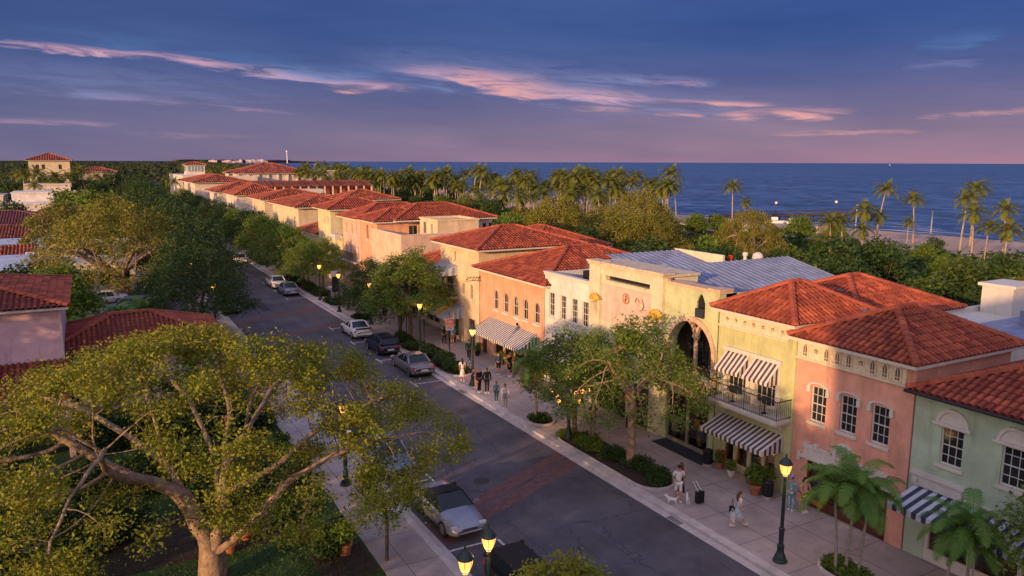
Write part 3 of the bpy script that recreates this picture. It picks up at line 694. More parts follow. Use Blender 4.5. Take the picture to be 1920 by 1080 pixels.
b.farc(FR, 31.31, 5.73, 1.69, 1.95, 0, math.pi, 0, .12, 20)
b.fbox(FR, 32.98, 33.25, 4.3, 5.73, 0, .1); b.fbox(FR, 29.38, 29.63, 4.3, 5.73, 0, .1); b.fbox(FR, 29.35, 33.5, 3.15, 3.42, 0, .22); b.fbox(FR, 29.35, 33.5, 4.1, 4.3, 0, .28)
b.build('cornice', mat('arch_trim', (.55, .40, .28), .85, .15, 3, .2, 20, stain=.5), B4)
# recessed loggia behind the arch
b = MB(); b.box(FX + 1.5, FX + 1.56, 29.35, 33.5, 3.3, 7.5); b.box(FX + .46, FX + 1.5, 29.35, 33.5, 4.2, 4.3)
lg = b.build('loggia', mat('loggia_wall', (.12, .10, .075), .9, .2), B4)
b = MB(); b.box(FX + 1.44, FX + 1.49, 29.75, 31.0, 4.5, 6.6); b.box(FX + 1.44, FX + 1.49, 31.5, 32.9, 4.5, 6.6); b.build('loggia_window', GLASS, lg)
b = MB()
for u in (31.25,): b.lathe(FX + .3, u, [(.2, 4.3), (.2, 4.45), (.13, 4.5), (.12, 6.3), (.22, 6.5), (.22, 6.6)], 10)
b.farc(FR, 32.15, 6.6, .72, .86, 0, math.pi, -.4, -.2, 12); b.farc(FR, 30.4, 6.6, .72, .86, 0, math.pi, -.4, -.2, 12); b.build('inner_arch', MATS['arch_trim'], lg)
window(B4, FR, 30.675, 7.75, .65, 1.25, 2, 3, kind='p', frame=GUT, dep=-.15, sill=False)
b = MB(); b.box(FX - .13, FX - .02, 30.36, 30.99, 7.72, 8.22); b.build('flower_box', mat('aged_iron', (.03, .035, .05), .7, .2), B4)
shopfront(B4, FR, 29.7, 33.2, .12, 3.1, 2, mat('grey_frame', (.22, .2, .17), .7, .1), kick=.2, seed=21, post=.14)
b = MB(); b.box(27.6, FX - .02, 29.0, 33.1, .12, .135); tag(b.build('door_mat', mat('black_mat', (.022, .03, .042), .9, .1)), 'long dark navy mat laid along the glass shopfront', 'mat')
b = MB()   # central cream part
hs = [(35.0, 39.4, 8.62, 8.93), (34.2, 36.2, .12, 2.8), (37.0, 40.2, .12, 2.8), (36.1, 38.3, 4.2, 5.9)]
wall_face(b, FR, 33.6, 40.9, -.05, 9.45, hs, .35)
b.fbox(FR, 33.6, 34.55, -.05, 9.5, 0, .22); b.fbox(FR, 39.75, 40.9, -.05, 9.5, 0, .22); b.fbox(FR, 34.55, 39.75, 8.95, 9.5, 0, .14); b.fbox(FR, 34.55, 39.75, 8.4, 8.58, 0, .10)
b.box(FX + .5, FX + 2.4, 33.6, 40.9, 7.6, 9.45); b.box(FX, FX + .6, 40.7, 40.9, 7, 9.45); b.box(FX, FX + .6, 33.6, 33.8, 8.9, 9.45)
b.build('raised_wall', CREAM, B4)
b = MB(); b.box(FX - .3, FX + 2.5, 33.5, 41.0, 9.5, 9.66); b.box(FX - .36, FX + .5, 33.42, 34.75, 9.66, 9.78); b.box(FX - .36, FX + .5, 39.6, 41.08, 9.66, 9.78); b.box(FX - .2, FX + .3, 34.75, 39.6, 9.66, 9.74); b.build('coping', mat('coping_buff', (.55, .46, .34), .85, .15, 2, stain=.5), B4)
b = MB(); b.poly([(FX + .34, 35, 8.6), (FX + .34, 39.4, 8.6), (FX + .34, 39.4, 8.95), (FX + .34, 35, 8.95)])
b.build('transom_window', GLASS, B4)
b = MB(); b.fbox(FR, 34.6, 39.7, 5.9, 8.4, 0, .025); b.build('panel', stucco('pale_pink_panel', (.56, .44, .38)), B4)
MED = mat('medallion_terracotta', (.42, .18, .09), .8, .3, 8, .3, 20); MED2 = mat('medallion_pale', (.56, .42, .35), .8, .2, 8)
b = MB(); u, z = 37.15, 7.75
medal(b, FR, u, z, .34, .025, .07, 16, 1); b.farc(FR, u, z, .27, .34, 0, 6.2832, .07, .1, 16, 0); b.farc(FR, u - .02, z + .06, .06, .15, .3, 5.8, .07, .1, 10, 0); b.farc(FR, u + .05, z - .12, .04, .1, 2, 7.5, .07, .1, 8, 0); b.fbox(FR, u - .03, u + .03, z - .2, z + .2, .07, .1, 0)
b.build('medallion', [MED, MED2], B4)
b = MB(); u, z = 35.75, 7.6
for k, r_ in enumerate((.42, .32, .22)): b.farc(FR, u - .12 * k + .1, z - .02, r_ - .06, r_, .2, 5.2, .025, .08, 14, 0, 1.15)
b.farc(FR, u + .32, z + .1, .1, .2, 0, 6.2832, .025, .08, 10, 0, 1.3)
b.build('medallion', MED2, B4)
b = MB()     # gilded shell ornaments at the two piers
GILT = mat('ochre_shell', (.62, .36, .06), .7, .3, 6, .4, 14)
for u, z, s in ((40.05, 7.35, .5), (33.95, 7.2, .62)):
    for k in range(9):
        a = math.pi * (.05 + .9 * k / 8); c_ = (FX - .28, u + .1 * s * math.cos(a), z)
        b.tube([c_, (FX - .5, u + s * .6 * math.cos(a), z + s * .45 * math.sin(a)), (FX - .36, u + s * math.cos(a), z + s * .8 * math.sin(a) - .05)], [.05, .13 * s / .5, .06], 6)
    b.ball((FX - .33, u, z - .05), .2 * s / .5, 8, 0, (.7, 1, .8))
b.build('shell_ornament', GILT, B4)
b = MB()
for u in (40.05, 33.95): b.fprism(((0, u - .15), (1, 0), (0, 1)), [(FX - .2, 7.15), (FX - .55, 7.1), (FX - .35, 6.6), (FX - .2, 6.2)], 0, .3)
b.build('bracket', MATS['cream_parapet'], B4)
window(B4, FR, 37.2, 4.2, 2.2, 1.7, 4, 2)
shopfront(B4, FR, 34.2, 36.2, .12, 2.8, 1, mat('dark_frame', (.03, .03, .03), .6, .1), kick=.12, seed=31)
shopfront(B4, FR, 37.0, 40.2, .12, 2.8, 3, MATS['dark_frame'], kick=.3, seed=32)
awning(B4, FR, 34.6, 40.3, 3.55, 3.0, 1.9, AW_BLK, .2, .22)
b = MB()   # standing-seam metal roofs behind the parapet
def seam_roof(p, q, r, s, n, seam=.045):
    """sheet p-q (eave) to s-r (top) with n standing seams running up the slope"""
    p, q, r, s = map(Vector, (p, q, r, s)); b.poly([p, q, r, s]); nn = (q - p).cross(s - p).normalized()
    if nn.z < 0: nn = -nn
    for i in range(n + 1):
        a = p.lerp(q, i / n); c_ = s.lerp(r, i / n); d = (q - p).normalized() * .035
        b.poly([a - d, a - d + nn * seam, c_ - d + nn * seam, c_ - d]); b.poly([a + d, a + d + nn * seam, c_ + d + nn * seam, c_ + d]); b.poly([a - d + nn * seam, a + d + nn * seam, c_ + d + nn * seam, c_ - d + nn * seam])
seam_roof((29.9, 29.5, 8.0), (42.3, 29.5, 8.0), (42.3, 37.0, 9.6), (29.9, 37.0, 9.6), 26)
b.poly([(42.3, 29.5, 8.0), (42.3, 37, 9.6), (42.3, 37, 7)]); b.poly([(29.9, 37, 9.6), (42.3, 37, 9.6), (42.3, 37.0, 7), (29.9, 37.0, 7)])
b.poly([(29.9, 29.5, 8.0), (42.3, 29.5, 8.0), (42.3, 29.5, 7), (29.9, 29.5, 7)])
seam_roof((31.0, 38.1, 8.95), (37.3, 38.1, 8.95), (37.3, 42.6, 9.75), (31.0, 42.6, 9.75), 13)
b.poly([(31, 38.1, 8.95), (37.3, 38.1, 8.95), (37.3, 38.1, 8), (31, 38.1, 8)])
b.build('roof', METAL, B4)
b = MB(); b.box(37.3, 37.5, 38.0, 42.8, 7, 9.85); b.box(FX + 2.6, 42.2, 29.6, 40.8, 0, 7.3); b.build('rear_wall', CREAM, B4)
for q in ((32.6, 33.5, 38.4, 39.5, 9.0, 9.3),): b = MB(); b.box(*q); b.build('roof_hatch', WHITE, B4)
# roof clutter standing beyond the metal roof
RED = mat('red_plastic', (.45, .03, .02), .5, .1)
for k, (x, y, kind) in enumerate(((38.6, 38.6, 0), (39.8, 38.4, 1), (40.8, 38.2, 2))):
    b = MB()
    if kind == 0: b.ball((x, y, 9.55), .2, 8); tag(b.build('roof_vent', RED), 'small red round vent behind the metal roof', 'vent')
    if kind == 1: b.lathe(x, y, [(.12, 7), (.12, 9.6), (.18, 9.65), (.18, 9.85), (.05, 9.9)], 10); tag(b.build('roof_vent', WHITE), 'narrow white capped vent pipe behind the metal roof', 'vent')
    if kind == 2: b.lathe(x, y, [(.38, 7), (.38, 9.55), (.3, 9.75), (.1, 9.85)], 12); tag(b.build('water_tank', mat('tank_pale', (.6, .5, .5), .6, .1)), 'pale pink domed water tank behind the metal roof', 'tank')
# ---- white building, flat roof
B5 = thing('shop_building', 'white plaster building with flat roof and plain sash windows beside the cream parapet', 'building', (FX, 41, 0), 'stucco buildings along the shopping street')
b = MB(); w5 = [45.8, 44.3, 42.9, 41.6]
WHT = stucco('white_stucco', (.64, .61, .56))
shell(b, FX, 36, 40.92, 46.75, 7.75, [H(u, 5.1, .75, 1.72) for u in w5] + [(41.5, 46.2, .12, 2.6)]); parapet_top(b, FX, 36, 40.92, 46.75, 7.75, .28, .42, 0, 0)
b.build('wall', WHT, B5)
b = MB(); b.box(FX - .12, FX + .3, 40.95, 46.82, 8.17, 8.27); b.box(FX - .07, FX, 40.95, 46.8, 8.02, 8.17); b.build('cornice', WHITE, B5)
b = MB(); b.box(FX + .3, 35.7, 41.2, 46.4, 7.76, 7.8); b.build('roof', mat('grey_roof_felt', (.16, .15, .18), .9, .25, 1), B5)
b = MB(); b.box(30.3, 31.1, 43.3, 44.3, 7.8, 8.5); b.build('roof_unit', IRON, B5)
b = MB()
for k in range(4): b.tube([(32 + .4 * k, 42 + .3 * k, 7.8), (32 + .4 * k, 42 + .3 * k, 8.3), (32.5 + .4 * k, 42.5 + .3 * k, 8.5)], .06, 5)
b.build('roof_pipe', IRON, B5)
for u in w5: window(B5, FR, u, 5.1, .75, 1.72, 3, 4)
shopfront(B5, FR, 41.5, 46.2, .12, 2.6, 3, WHITE, kick=.3, seed=41)
awning(B5, FR, 41.3, 46.4, 3.3, 2.75, 1.6, AW_BLK, .2, .22)
# ---- salmon building with five arched windows
B6 = thing('shop_building', 'salmon building with five arched windows above a black and white awning', 'building', (FX, 46.8, 0), 'stucco buildings along the shopping street')
w6 = [54.37, 52.66, 50.5 + .55 - .1, 49.55, 47.95]; w6 = [54.37, 52.7, 51.1, 49.57, 47.9]
b = MB(); shell(b, FX, 42, 46.85, 57.2, 7.15, [H(u, 4.15, .8, 1.6, 'r') for u in w6] + [(48.0, 54.8, .12, 2.35), (56.0, 56.9, .12, 2.6)]); b.build('wall', stucco('salmon_bright', (.64, .34, .22)), B6)
for u in w6: window(B6, FR, u, 4.15, .8, 1.6, 2, 2, kind='r')
hip_roof(B6, 28.05, 42.2, 45.9, 57.4, 7.3, .34)
shopfront(B6, FR, 48.0, 54.8, .12, 2.35, 4, mat('buff_frame', (.5, .36, .24), .8, .1), kick=.3, seed=51, post=.2)
awning(B6, FR, 47.6, 55.4, 3.35, 2.42, 1.75, AW_BLK, .15, .24)
b = MB(); b.fbox(FR, 50.5, 50.85, 3.5, 3.85, 0, .1); b.fprism(FR, [(50.3, 3.9), (51.05, 3.9), (50.95, 4.02), (50.85, 3.95), (50.7, 4.06), (50.5, 3.98), (50.4, 4.03)], 0, .1); b.farc(FR, 50.66, 3.55, 0, .2, 0, 6.28, 0, .1, 9); b.build('white_ornament', WHITE, B6)
b = MB(); b.fbox(FR, 56.0, 56.9, .12, 2.6, -.18, -.1); b.build('door', WOOD, B6)
b = MB()
for k in range(5): b.tube([(27.3 + .28 * k, 57.0, 6.3 + .12 * math.sin(k * 2)), (27.5 + .28 * k, 57.0, 6.55)], .03, 5)
b.tube([(27.2, 57.0, 6.2), (FX, 57.0, 6.2)], .03, 5); b.tube([(27.3, 57.0, 6.3), (27.9, 57.0, 6.5), (28.6, 57.0, 6.35)], .02, 5); b.build('sign_bracket', LAMPI, B6)
# ---- peach corner building with balcony
B7 = thing('shop_building', 'peach building with grey awnings and a dark iron corner balcony', 'building', (FX, 57.5, 0), 'stucco buildings along the shopping street')
b = MB(); PEACH = stucco('peach_stucco', (.64, .49, .32))
w7 = [(58.9, 4.3, .55, 1.25, 'r'), (60.5, 4.5, .45, 1.0, 'r')]
shell(b, FX, 38.6, 57.45, 65.4, 8.55, [H(*w) for w in w7] + [(61.6, 64.6, .12, 2.4), (58.3, 59.3, .12, 2.5), H(63.4, 4.2, 1.6, 2.2), H(62.2, 7.2, .4, .9)]); b.build('wall', PEACH, B7)
for w in w7: window(B7, FR, *w[:4], 2, 3, kind='r')
window(B7, FR, 62.2, 7.2, .4, .9, 1, 2); window(B7, FR, 63.4, 4.2, 1.6, 2.2, 4, 3, sill=False, name='french_door')
hip_roof(B7, 28.05, 39.2, 56.6, 66.2, 8.75, .31)
b = MB(); b.box(27.2, FX, 61.7, 65.2, 3.85, 4.05); bal = b.build('balcony', PEACH, B7); railing(bal, [(FX, 61.8), (27.25, 61.8), (27.25, 65.1), (FX, 65.1)], 4.05, 5.1)
b = MB()
for y in (61.85, 63.4, 65.0): b.box(27.25, 27.37, y - .05, y + .05, 4.05, 6.3)
b.build('balcony_post', IRON, bal)
awning(B7, FR, 61.6, 65.3, 6.9, 6.3, 1.55, AW_GREY, .3, .3)
shopfront(B7, FR, 61.6, 64.6, .12, 2.4, 3, WHITE, kick=.3, seed=61)
awning(B7, FR, 62.9, 65.2, 3.4, 2.5, 1.9, AW_GREY, .3, .2); awning(B7, FR, 60.6, 62.3, 3.3, 2.45, 1.9, AW_GREY, .2, .2)
b = MB(); b.fprism(((0, 62.45), (1, 0), (0, 1)), [(28.6, 3.45), (26.9, 2.65), (26.9, 2.45), (28.6, 3.2)], 0, .35); b.build('banner', mat('yellow_banner', (.55, .36, .05), .7, .1), B7)
b = MB(); b.fbox(FR, 58.3, 59.3, .12, 2.5, -.18, -.1); b.build('door', WOOD, B7)
# ---- low pink block and terrace between
B8 = thing('shop_building', 'peach flat-roofed block with long bare parapet wall and roof terrace', 'building', (FX, 75, 0), 'stucco buildings along the shopping street')
PB_ = stucco('peach_pale', (.62, .45, .34))
b = MB(); shell(b, FX, 39.5, 75.6, 85.2, 7.3, [H(78.5, 2, .8, 1.6), H(81.5, 2, .8, 1.6)], ()); parapet_top(b, FX, 39.5, 75.6, 85.2, 7.3, .22, 1.05, 0, 0); b.build('wall', PB_, B8)
b = MB(); b.box(FX + .3, 39.2, 75.9, 85, 7.32, 7.4); b.build('roof', mat('terrace_floor', (.26, .26, .33), .8, .2, 1), B8)
b = MB(); b.box(FX - .04, FX + .26, 75.55, 85.2, 8.35, 8.43); b.box(FX + .26, 39.5, 75.55, 75.85, 8.35, 8.43); b.build('coping', WHITE, B8)
for u in (78.5, 81.5): window(B8, FR, u, 2, .8, 1.6)
b = MB(); shell(b, 33.6, 38.6, 77.3, 82.4, 9.55, [H(79, 7.9, .5, 1.3), H(81, 7.9, .9, 1.4)]); parapet_top(b, 33.6, 38.6, 77.3, 82.4, 9.55, .15, .2, 0, .08); hut = b.build('roof_room', PEACH, B8)
window(hut, front(33.6), 79, 7.9, .5, 1.3, 1, 1, sill=False); window(hut, front(33.6), 81, 7.9, .9, 1.4, 2, 1, sill=False)
B8b = thing('low_shop', 'low peach shop with small red hip roof half hidden by the street trees', 'building', (FX, 66, 0), 'stucco buildings along the shopping street')
b = MB(); shell(b, 29.2, 36, 66.3, 75.4, 4.6, [(67, 70, .12, 2.4), (71, 74.5, .12, 2.4)]); b.build('wall', PB_, B8b)
shopfront(B8b, front(29.2), 67, 70, .12, 2.4, 2, WHITE, seed=71); shopfront(B8b, front(29.2), 71, 74.5, .12, 2.4, 3, WHITE, seed=72)
awning(B8b, front(29.2), 67, 74.4, 3.1, 2.5, 1.5, AW_GREY, .3, .2)
hip_roof(B8b, 28.8, 37, 66.0, 75.5, 5.6, .42)
b = MB(); b.box(29.3, 36, 66.4, 75.4, 4.6, 5.5); b.build('upper_wall', PB_, B8b)
B8c = thing('rear_wing', 'cream rear wing with small red roofs behind the roof terrace', 'building', (42, 70, 0), 'stucco buildings along the shopping street')
b = MB(); shell(b, 40, 50, 68.5, 80, 6.9, (), [H(47, 5.5, .6, 1), H(48.2, 5.5, .6, 1)]); b.build('wall', stucco('cream_stucco', (.55, .46, .36)), B8c); hip_roof(B8c, 39.6, 50.4, 68, 80.4, 7.0, .35, w=.36)
# ---- large pink complex
B9 = thing('shop_building', 'large pink building with stacked red hip roofs and arched upper windows', 'building', (FX, 83, 0), 'stucco buildings along the shopping street')
P9 = stucco('rose_stucco', (.62, .40, .32)); P9b = stucco('salmon_bright', (.64, .34, .22))
b = MB(); ws = [(94.6, 7.2, .5, 1.2), (92.4, 7.2, .5, 1.2), (90.6, 7.2, .45, 1.2), (94.9, 4.2, .55, 1.7, 'r'), (93.2, 4.2, .55, 1.7, 'r'), (91.5, 4.2, .55, 1.7, 'r'), (90.1, 4.2, .5, 1.7, 'r')]
shell(b, FX, 39.4, 89.2, 96.2, 9.05, [H(*w) for w in ws]); b.build('wall', P9, B9)
for w in ws: window(B9, FR, *w[:4], 2, 3, kind=w[4] if len(w) > 4 else None)
railing(B9, [(FX - .5, 89.9), (FX - .5, 95.8)], 3.9, 4.9)
b = MB(); b.box(FX - .6, FX, 89.8, 95.9, 3.7, 3.88); b.build('balcony', WHITE, B9)
hip_roof(B9, 28.0, 40, 88.6, 96.9, 9.2, .38)
b = MB(); shell(b, FX + .1, 36, 83.4, 89.2, 9.05, [H(86.8, 7.0, .75, 1.7), H(85.0, 7.0, .5, 1.7)], [H(33.2, 7.5, 1.1, 1.2)]); b.build('front_wing', P9b, B9)
window(B9, front(FX + .1), 86.8, 7.0, .75, 1.7, 2, 3, frame=MATS['buff_frame']); window(B9, front(FX + .1), 85.0, 7.0, .5, 1.7, 2, 3); window(B9, side(83.4), 33.2, 7.5, 1.1, 1.2, 2, 1)
hip_roof(B9, 28.1, 36.4, 82.8, 90, 9.25, .36)
b = MB(); shell(b, 36, 43, 82.7, 91, 9.3, (), [H(42.1, 7.7, .5, 1), H(42.9, 7.7, .5, 1)]); b.build('rear_wing', MATS['cream_stucco'], B9)
for u in (42.1, 42.9): window(B9, side(82.7), u, 7.7, .5, 1, 1, 1, sill=False)
hip_roof(B9, 30.5, 43.6, 82.2, 91.4, 9.4, .34, w=.34)
# ---- tall yellow building
B10 = thing('shop_building', 'tall pale yellow tower-like building with slim paired windows under a hip roof', 'building', (FX, 101, 0), 'stucco buildings along the shopping street')
Y10 = stucco('yellow_stucco', (.60, .53, .33)); b = MB()
ws = [(104.6, 7.6, .5, 1.1), (103.0, 7.6, .5, 1.1), (104.9, 3.9, .5, 2.2, 'r'), (103.2, 3.9, .5, 2.2, 'r')]
shell(b, FX, 37, 101.8, 108.0, 9.5, [H(*w) for w in ws]); b.build('wall', Y10, B10)
for w in ws: window(B10, FR, *w[:4], 1, 3, kind=w[4] if len(w) > 4 else None, sill=False)
hip_roof(B10, 28.0, 37.6, 101.0, 108.7, 9.65, .33, w=.34, cl=.6)
b = MB(); shell(b, FX + .1, 38, 97.0, 101.8, 6.2, [H(100.6, 3.6, .6, 1.5), H(99, 3.6, .6, 1.5)]); parapet_top(b, FX + .1, 38, 97.0, 101.8, 6.2, .15, .3, 0, .05); b.build('side_wing', Y10, B10)
for u in (99, 100.6): window(B10, front(FX + .1), u, 3.6, .6, 1.5)
b = MB(); b.box(27.9, FX + .1, 97.2, 99.8, 6.0, 6.7); b.build('balcony', WHITE, B10)
# ---- further buildings of the row
B11 = thing('shop_building', 'buttery yellow two-storey building with angled wing and a low dark red roof in front', 'building', (FX, 112, 0), 'stucco buildings along the shopping street')
Y11 = stucco('butter_stucco', (.62, .52, .36)); b = MB()
shell(b, FX, 38, 119.5, 137.5, 8.85, [H(122, 5.2, .7, 2.4), H(126, 5.2, .7, 1.6), H(130, 5.2, .7, 1.6), H(134, 5.2, .7, 1.6)]); b.build('wall', Y11, B11)
for u, h_ in ((122, 2.4), (126, 1.6), (130, 1.6), (134, 1.6)): window(B11, FR, u, 5.2, .7, h_)
hip_roof(B11, 27.9, 38.6, 118.6, 138.2, 9.0, .26, w=.42, cl=.8)
b = MB(); shell(b, FX + .3, 38, 108.1, 119, 5.5, [(110, 118, .12, 2.5)]); b.build('low_wing', Y11, B11); hip_roof(B11, 28.4, 38.6, 108.7, 119.5, 5.7, .40, w=.42, cl=.8)
shopfront(B11, front(FX + .3), 110, 118, .12, 2.5, 4, WHITE, seed=91)
B12 = thing('shop_building', 'cream building with small square windows and patched red roof, beyond the yellow one', 'building', (FX, 139, 0), 'stucco buildings along the shopping street')
b = MB(); shell(b, FX, 41.4, 144.5, 156, 8.9, [H(147, 6.7, .7, .9), H(151.5, 6.7, .7, .9), H(147, 3.6, .8, 1.4), H(151.5, 3.6, .8, 1.4)]); b.build('wall', stucco('cream_warm', (.62, .50, .36)), B12)
for u in (147, 151.5): window(B12, FR, u, 6.7, .7, .9); window(B12, FR, u, 3.6, .8, 1.4)
hip_roof(B12, 27.8, 42, 143.6, 157, 9.1, .24, w=.45, cl=.9)
hip_roof(B12, 41, 53, 139, 150, 8.9, .30, w=.45, cl=.9)
b = MB(); b.box(42, 52, 139.8, 149, 0, 8.8); b.build('rear_wing', MATS['cream_warm'], B12)
b = MB(); b.box(38, 43, 157, 160, 9.6, 10.4); b.build('roof_duct', WHITE, B12)
B13 = thing('shop_building', 'white building with pointed hip roof and shuttered upper windows far along the street', 'building', (FX, 172, 0), 'stucco buildings along the shopping street')
W13 = stucco('chalk_stucco', (.64, .55, .48)); b = MB(); ws = [(177, 5.0, .8, 1.7), (180, 5.0, .8, 1.7), (183.5, 5.0, .8, 1.7)]
shell(b, FX, 38, 173, 187, 8.6, [H(*w) for w in ws]); b.build('wall', W13, B13)
for w in ws: window(B13, FR, *w, 2, 2, shutter=GUT)
hip_roof(B13, 28, 38.8, 172.4, 187.6, 8.75, .42, w=.5, cl=1.)
B13b = thing('pergola_building', 'long white colonnaded building with rusty red pergola roof', 'building', (42, 200, 0), 'stucco buildings along the shopping street')
b = MB(); b.box(40, 70, 205, 214, 0, 7.2); b.build('wall', W13, B13b)
b = MB()
for k in range(14): b.box(41 + 2.15 * k, 41.35 + 2.15 * k, 203.6, 204, 5.5, 9.6)
b.build('colonnade', W13, B13b)
b = MB()
for k in range(60): x = 38.6 + .52 * k; b.poly([(x, 203.2, 9.5), (x + .4, 203.2, 9.5), (x + .4, 210, 10.9), (x, 210, 10.9)], 0, random.random()); b.poly([(x, 203.2, 9.5), (x + .1, 203.2, 9.5), (x + .1, 210, 11.05), (x, 210, 11.05)], 0, random.random())
b.box(38.5, 70, 210, 214.5, 9.4, 10.6); b.box(38.5, 70, 206, 206.2, 7.2, 9.9)
b.build('pergola_roof', TILE2, B13b)
B14 = thing('shop_building', 'white arcaded building with red roofs near the square lookout tower', 'building', (FX, 215, 0), 'stucco buildings along the shopping street')
b = MB(); ws = [(246 + 3.6 * k, 5.6, 1.3, 2.6, 'r') for k in range(8)]
shell(b, FX, 44, 243, 278, 9.6, [H(*w) for w in ws]); b.build('wall', W13, B14)
for w in ws: window(B14, FR, *w[:4], 1, 1, kind='r', sill=False)
hip_roof(B14, 27.8, 45, 242, 279, 9.7, .24, w=.6, cl=1.4)
b = MB(); b.box(32, 46, 222, 238, 0, 7.6); b.build('front_wing', W13, B14); hip_roof(B14, 31, 47, 221, 239, 7.7, .32, w=.6, cl=1.4)
B15 = thing('hotel', 'white hotel with square glazed lookout tower and wide red hip roof far up the street', 'building', (60, 300, 0))
b = MB(); b.box(30, 40, 285, 330, 0, 11.0); b.box(29.5, 56, 292, 300, 0, 10.6); b.box(50, 78, 300, 325, 0, 11.3)
for k in range(7): b.box(50.4 + 3.6 * k, 50.9 + 3.6 * k, 299.4, 300, 8, 11)
b.build('wall', W13, B15)
hip_roof(B15, 49, 79, 299, 326, 11.4, .28, w=.8, cl=2)
b = MB(); b.box(33.2, 39.6, 303, 309, 10, 14.4); tw = b.build('tower', W13, B15); b = MB(); b.box(33.9, 38.9, 302.85, 303, 12.2, 14.1); b.box(33.05, 33.2, 303.7, 308.3, 12.2, 14.1); b.build('tower_window', mat('tower_glass', (.2, .3, .3), .2, .1), tw)
b = MB()
for k in range(4): b.box(34.9 + 1.1 * k, 35.1 + 1.1 * k, 302.75, 302.85, 12.2, 14.1)
b.build('frame', W13, tw)
hip_roof(tw, 32.6, 40.2, 302.4, 309.6, 14.5, .3, w=.8, cl=1.6)
b = MB(); b.box(80, 87, 300, 306, 8, 12.2); b.box(79.6, 87.4, 299.6, 306.4, 12.2, 12.5); b.box(92, 103, 330, 338, 6, 11.4); b.build('annexe', W13, B15)

# small vents and flues on the tiled roofs
for k, (x, y, z, lb) in enumerate(((31.0, 22.4, 8.95, 'short lead flue on the left slope of the salmon building roof'), (33.2, 26.0, 9.1, 'short flue on the lime yellow building roof'), (36.5, 28.0, 8.6, 'small flue on the low rear roof'), (31.5, 14.5, 8.4, 'flue pipe on the green building roof'), (33.0, 47.5, 7.9, 'flue on the near slope of the five arched building roof'), (31.4, 60.0, 9.6, 'flue on the peach building roof'), (35.0, 59.5, 9.4, 'second flue farther back on the peach building roof'))):
    b = MB(); b.lathe(x, y, [(.10, z - .6), (.10, z + .32), (.16, z + .34), (.16, z + .40), (.05, z + .46)], 8); tag(b.build('roof_flue', mat('lead_flue', (.12, .11, .12), .6, .2)), lb, 'flue')
# ------------------------------------------------------------------ buildings left of the street
L1 = thing('house', 'pink stucco house with blank side wall and ribbed dark red hip roof', 'house', (-8, 54, 0))
b = MB(); b.box(-16, -1.75, 50.6, 63, 0, 7.7); b.build('wall', stucco('mauve_pink_stucco', (.70, .46, .49)), L1)
b = MB(); b.box(-1.76, -1.66, 50.5, 50.62, 3, 7.7); b.build('downpipe', WHITE, L1)
hip_roof(L1, -17, -1.2, 50.0, 62.6, 7.75, .22)
shed_slope(L1, [(-16, 46.0, 3.3), (-1.4, 46.0, 3.3), (-1.4, 50.55, 4.6), (-16, 50.55, 4.6)], name='porch_roof')
for k in range(5): b = MB(); b.box(-14.5 + 3.2 * k, -14.2 + 3.2 * k, 46.3, 46.6, 0, 3.2); b.build('porch_post', MATS['mauve_pink_stucco'], L1)
L2 = thing('low_house', 'low tiled wing with long dark red hip roof beside the pink house', 'house', (3, 58, 0))
b = MB(); b.box(-1.2, 8.0, 54.6, 62.6, 0, 3.9); b.build('wall', stucco('mauve_pink_stucco', (.5, .3, .3)), L2); hip_roof(L2, -3.5, 8.1, 53.9, 63.2, 3.9, .36, fascia=GUT)
BLUEW = mat('pale_blue_roof', (.40, .46, .58), .7, .12, .6, stain=.5)
L3 = thing('flat_building', 'pale blue flat-roofed building with red tiled edge strips at the left', 'building', (-10, 110, 0))
b = MB(); b.box(-40, -6.2, 95, 117.8, 0, 3.9); b.box(-40, -4.6, 121, 136, 0, 4.5); b.build('wall', BLUEW, L3)
shed_slope(L3, [(-40, 117.8, 3.8), (-5.9, 117.8, 3.8), (-5.9, 121, 4.9), (-40, 121, 4.9)], w=.42, cl=.8, name='tile_strip')
L4 = thing('tiled_building', 'long low building with red ribbed roof at the left edge', 'building', (-14, 140, 0))
b = MB(); b.box(-40, -3.8, 136.4, 156, 0, 4.5); b.build('wall', WHT, L4)
shed_slope(L4, [(-40, 136.2, 4.5), (-3.4, 136.2, 4.5), (-3.4, 144, 6.0), (-40, 144, 6.0)], w=.42, cl=.8, name='roof')
L5 = thing('tiled_building', 'dark plum-tiled hip roof building behind the long red ribbed roof', 'building', (-10, 165, 0))
b = MB(); b.box(-22, -3, 158.4, 174, 0, 5.0); b.build('wall', WHT, L5); hip_roof(L5, -23, -2, 157.5, 175, 5.1, .20, w=.45, cl=.9, material=mat('plum_tile', (.20, .06, .06), .8, .2, tint=.7))
L6 = thing('white_shed', 'low white corrugated shed roof in front of the pale blue flat roof', 'shed', (-12, 90, 0))
b = MB(); b.box(-30, -4.5, 84, 92, 0, 2.9)
for k in range(60): b.box(-30 + .43 * k, -29.8 + .43 * k, 83.8, 92.2, 2.9, 3.0)
b.build('wall', WHITE, L6)
b = MB(); b.box(-7.5, -1, 76, 76.3, 0, 2.0); tag(b.build('garden_wall', WHITE), 'low white boundary wall behind the pink house', 'wall')
def flat_block(name, label, boxes, m, wins=()):
    x, y = boxes[0][0], boxes[0][2]; t = thing(name, label, 'building', (x, y, 0), 'white buildings beyond the trees on the left')
    b = MB()
    for q in boxes: b.box(*q); b.box(q[0] - .15, q[1] + .15, q[2] - .15, q[3] + .15, q[5], q[5] + .3)
    b.build('wall', m, t)
    for u, y_, z, w, h in wins: b = MB(); b.box(u - w / 2, u + w / 2, y_ - .03, y_ + .05, z, z + h); b.build('window', GLASS, t)
    return t
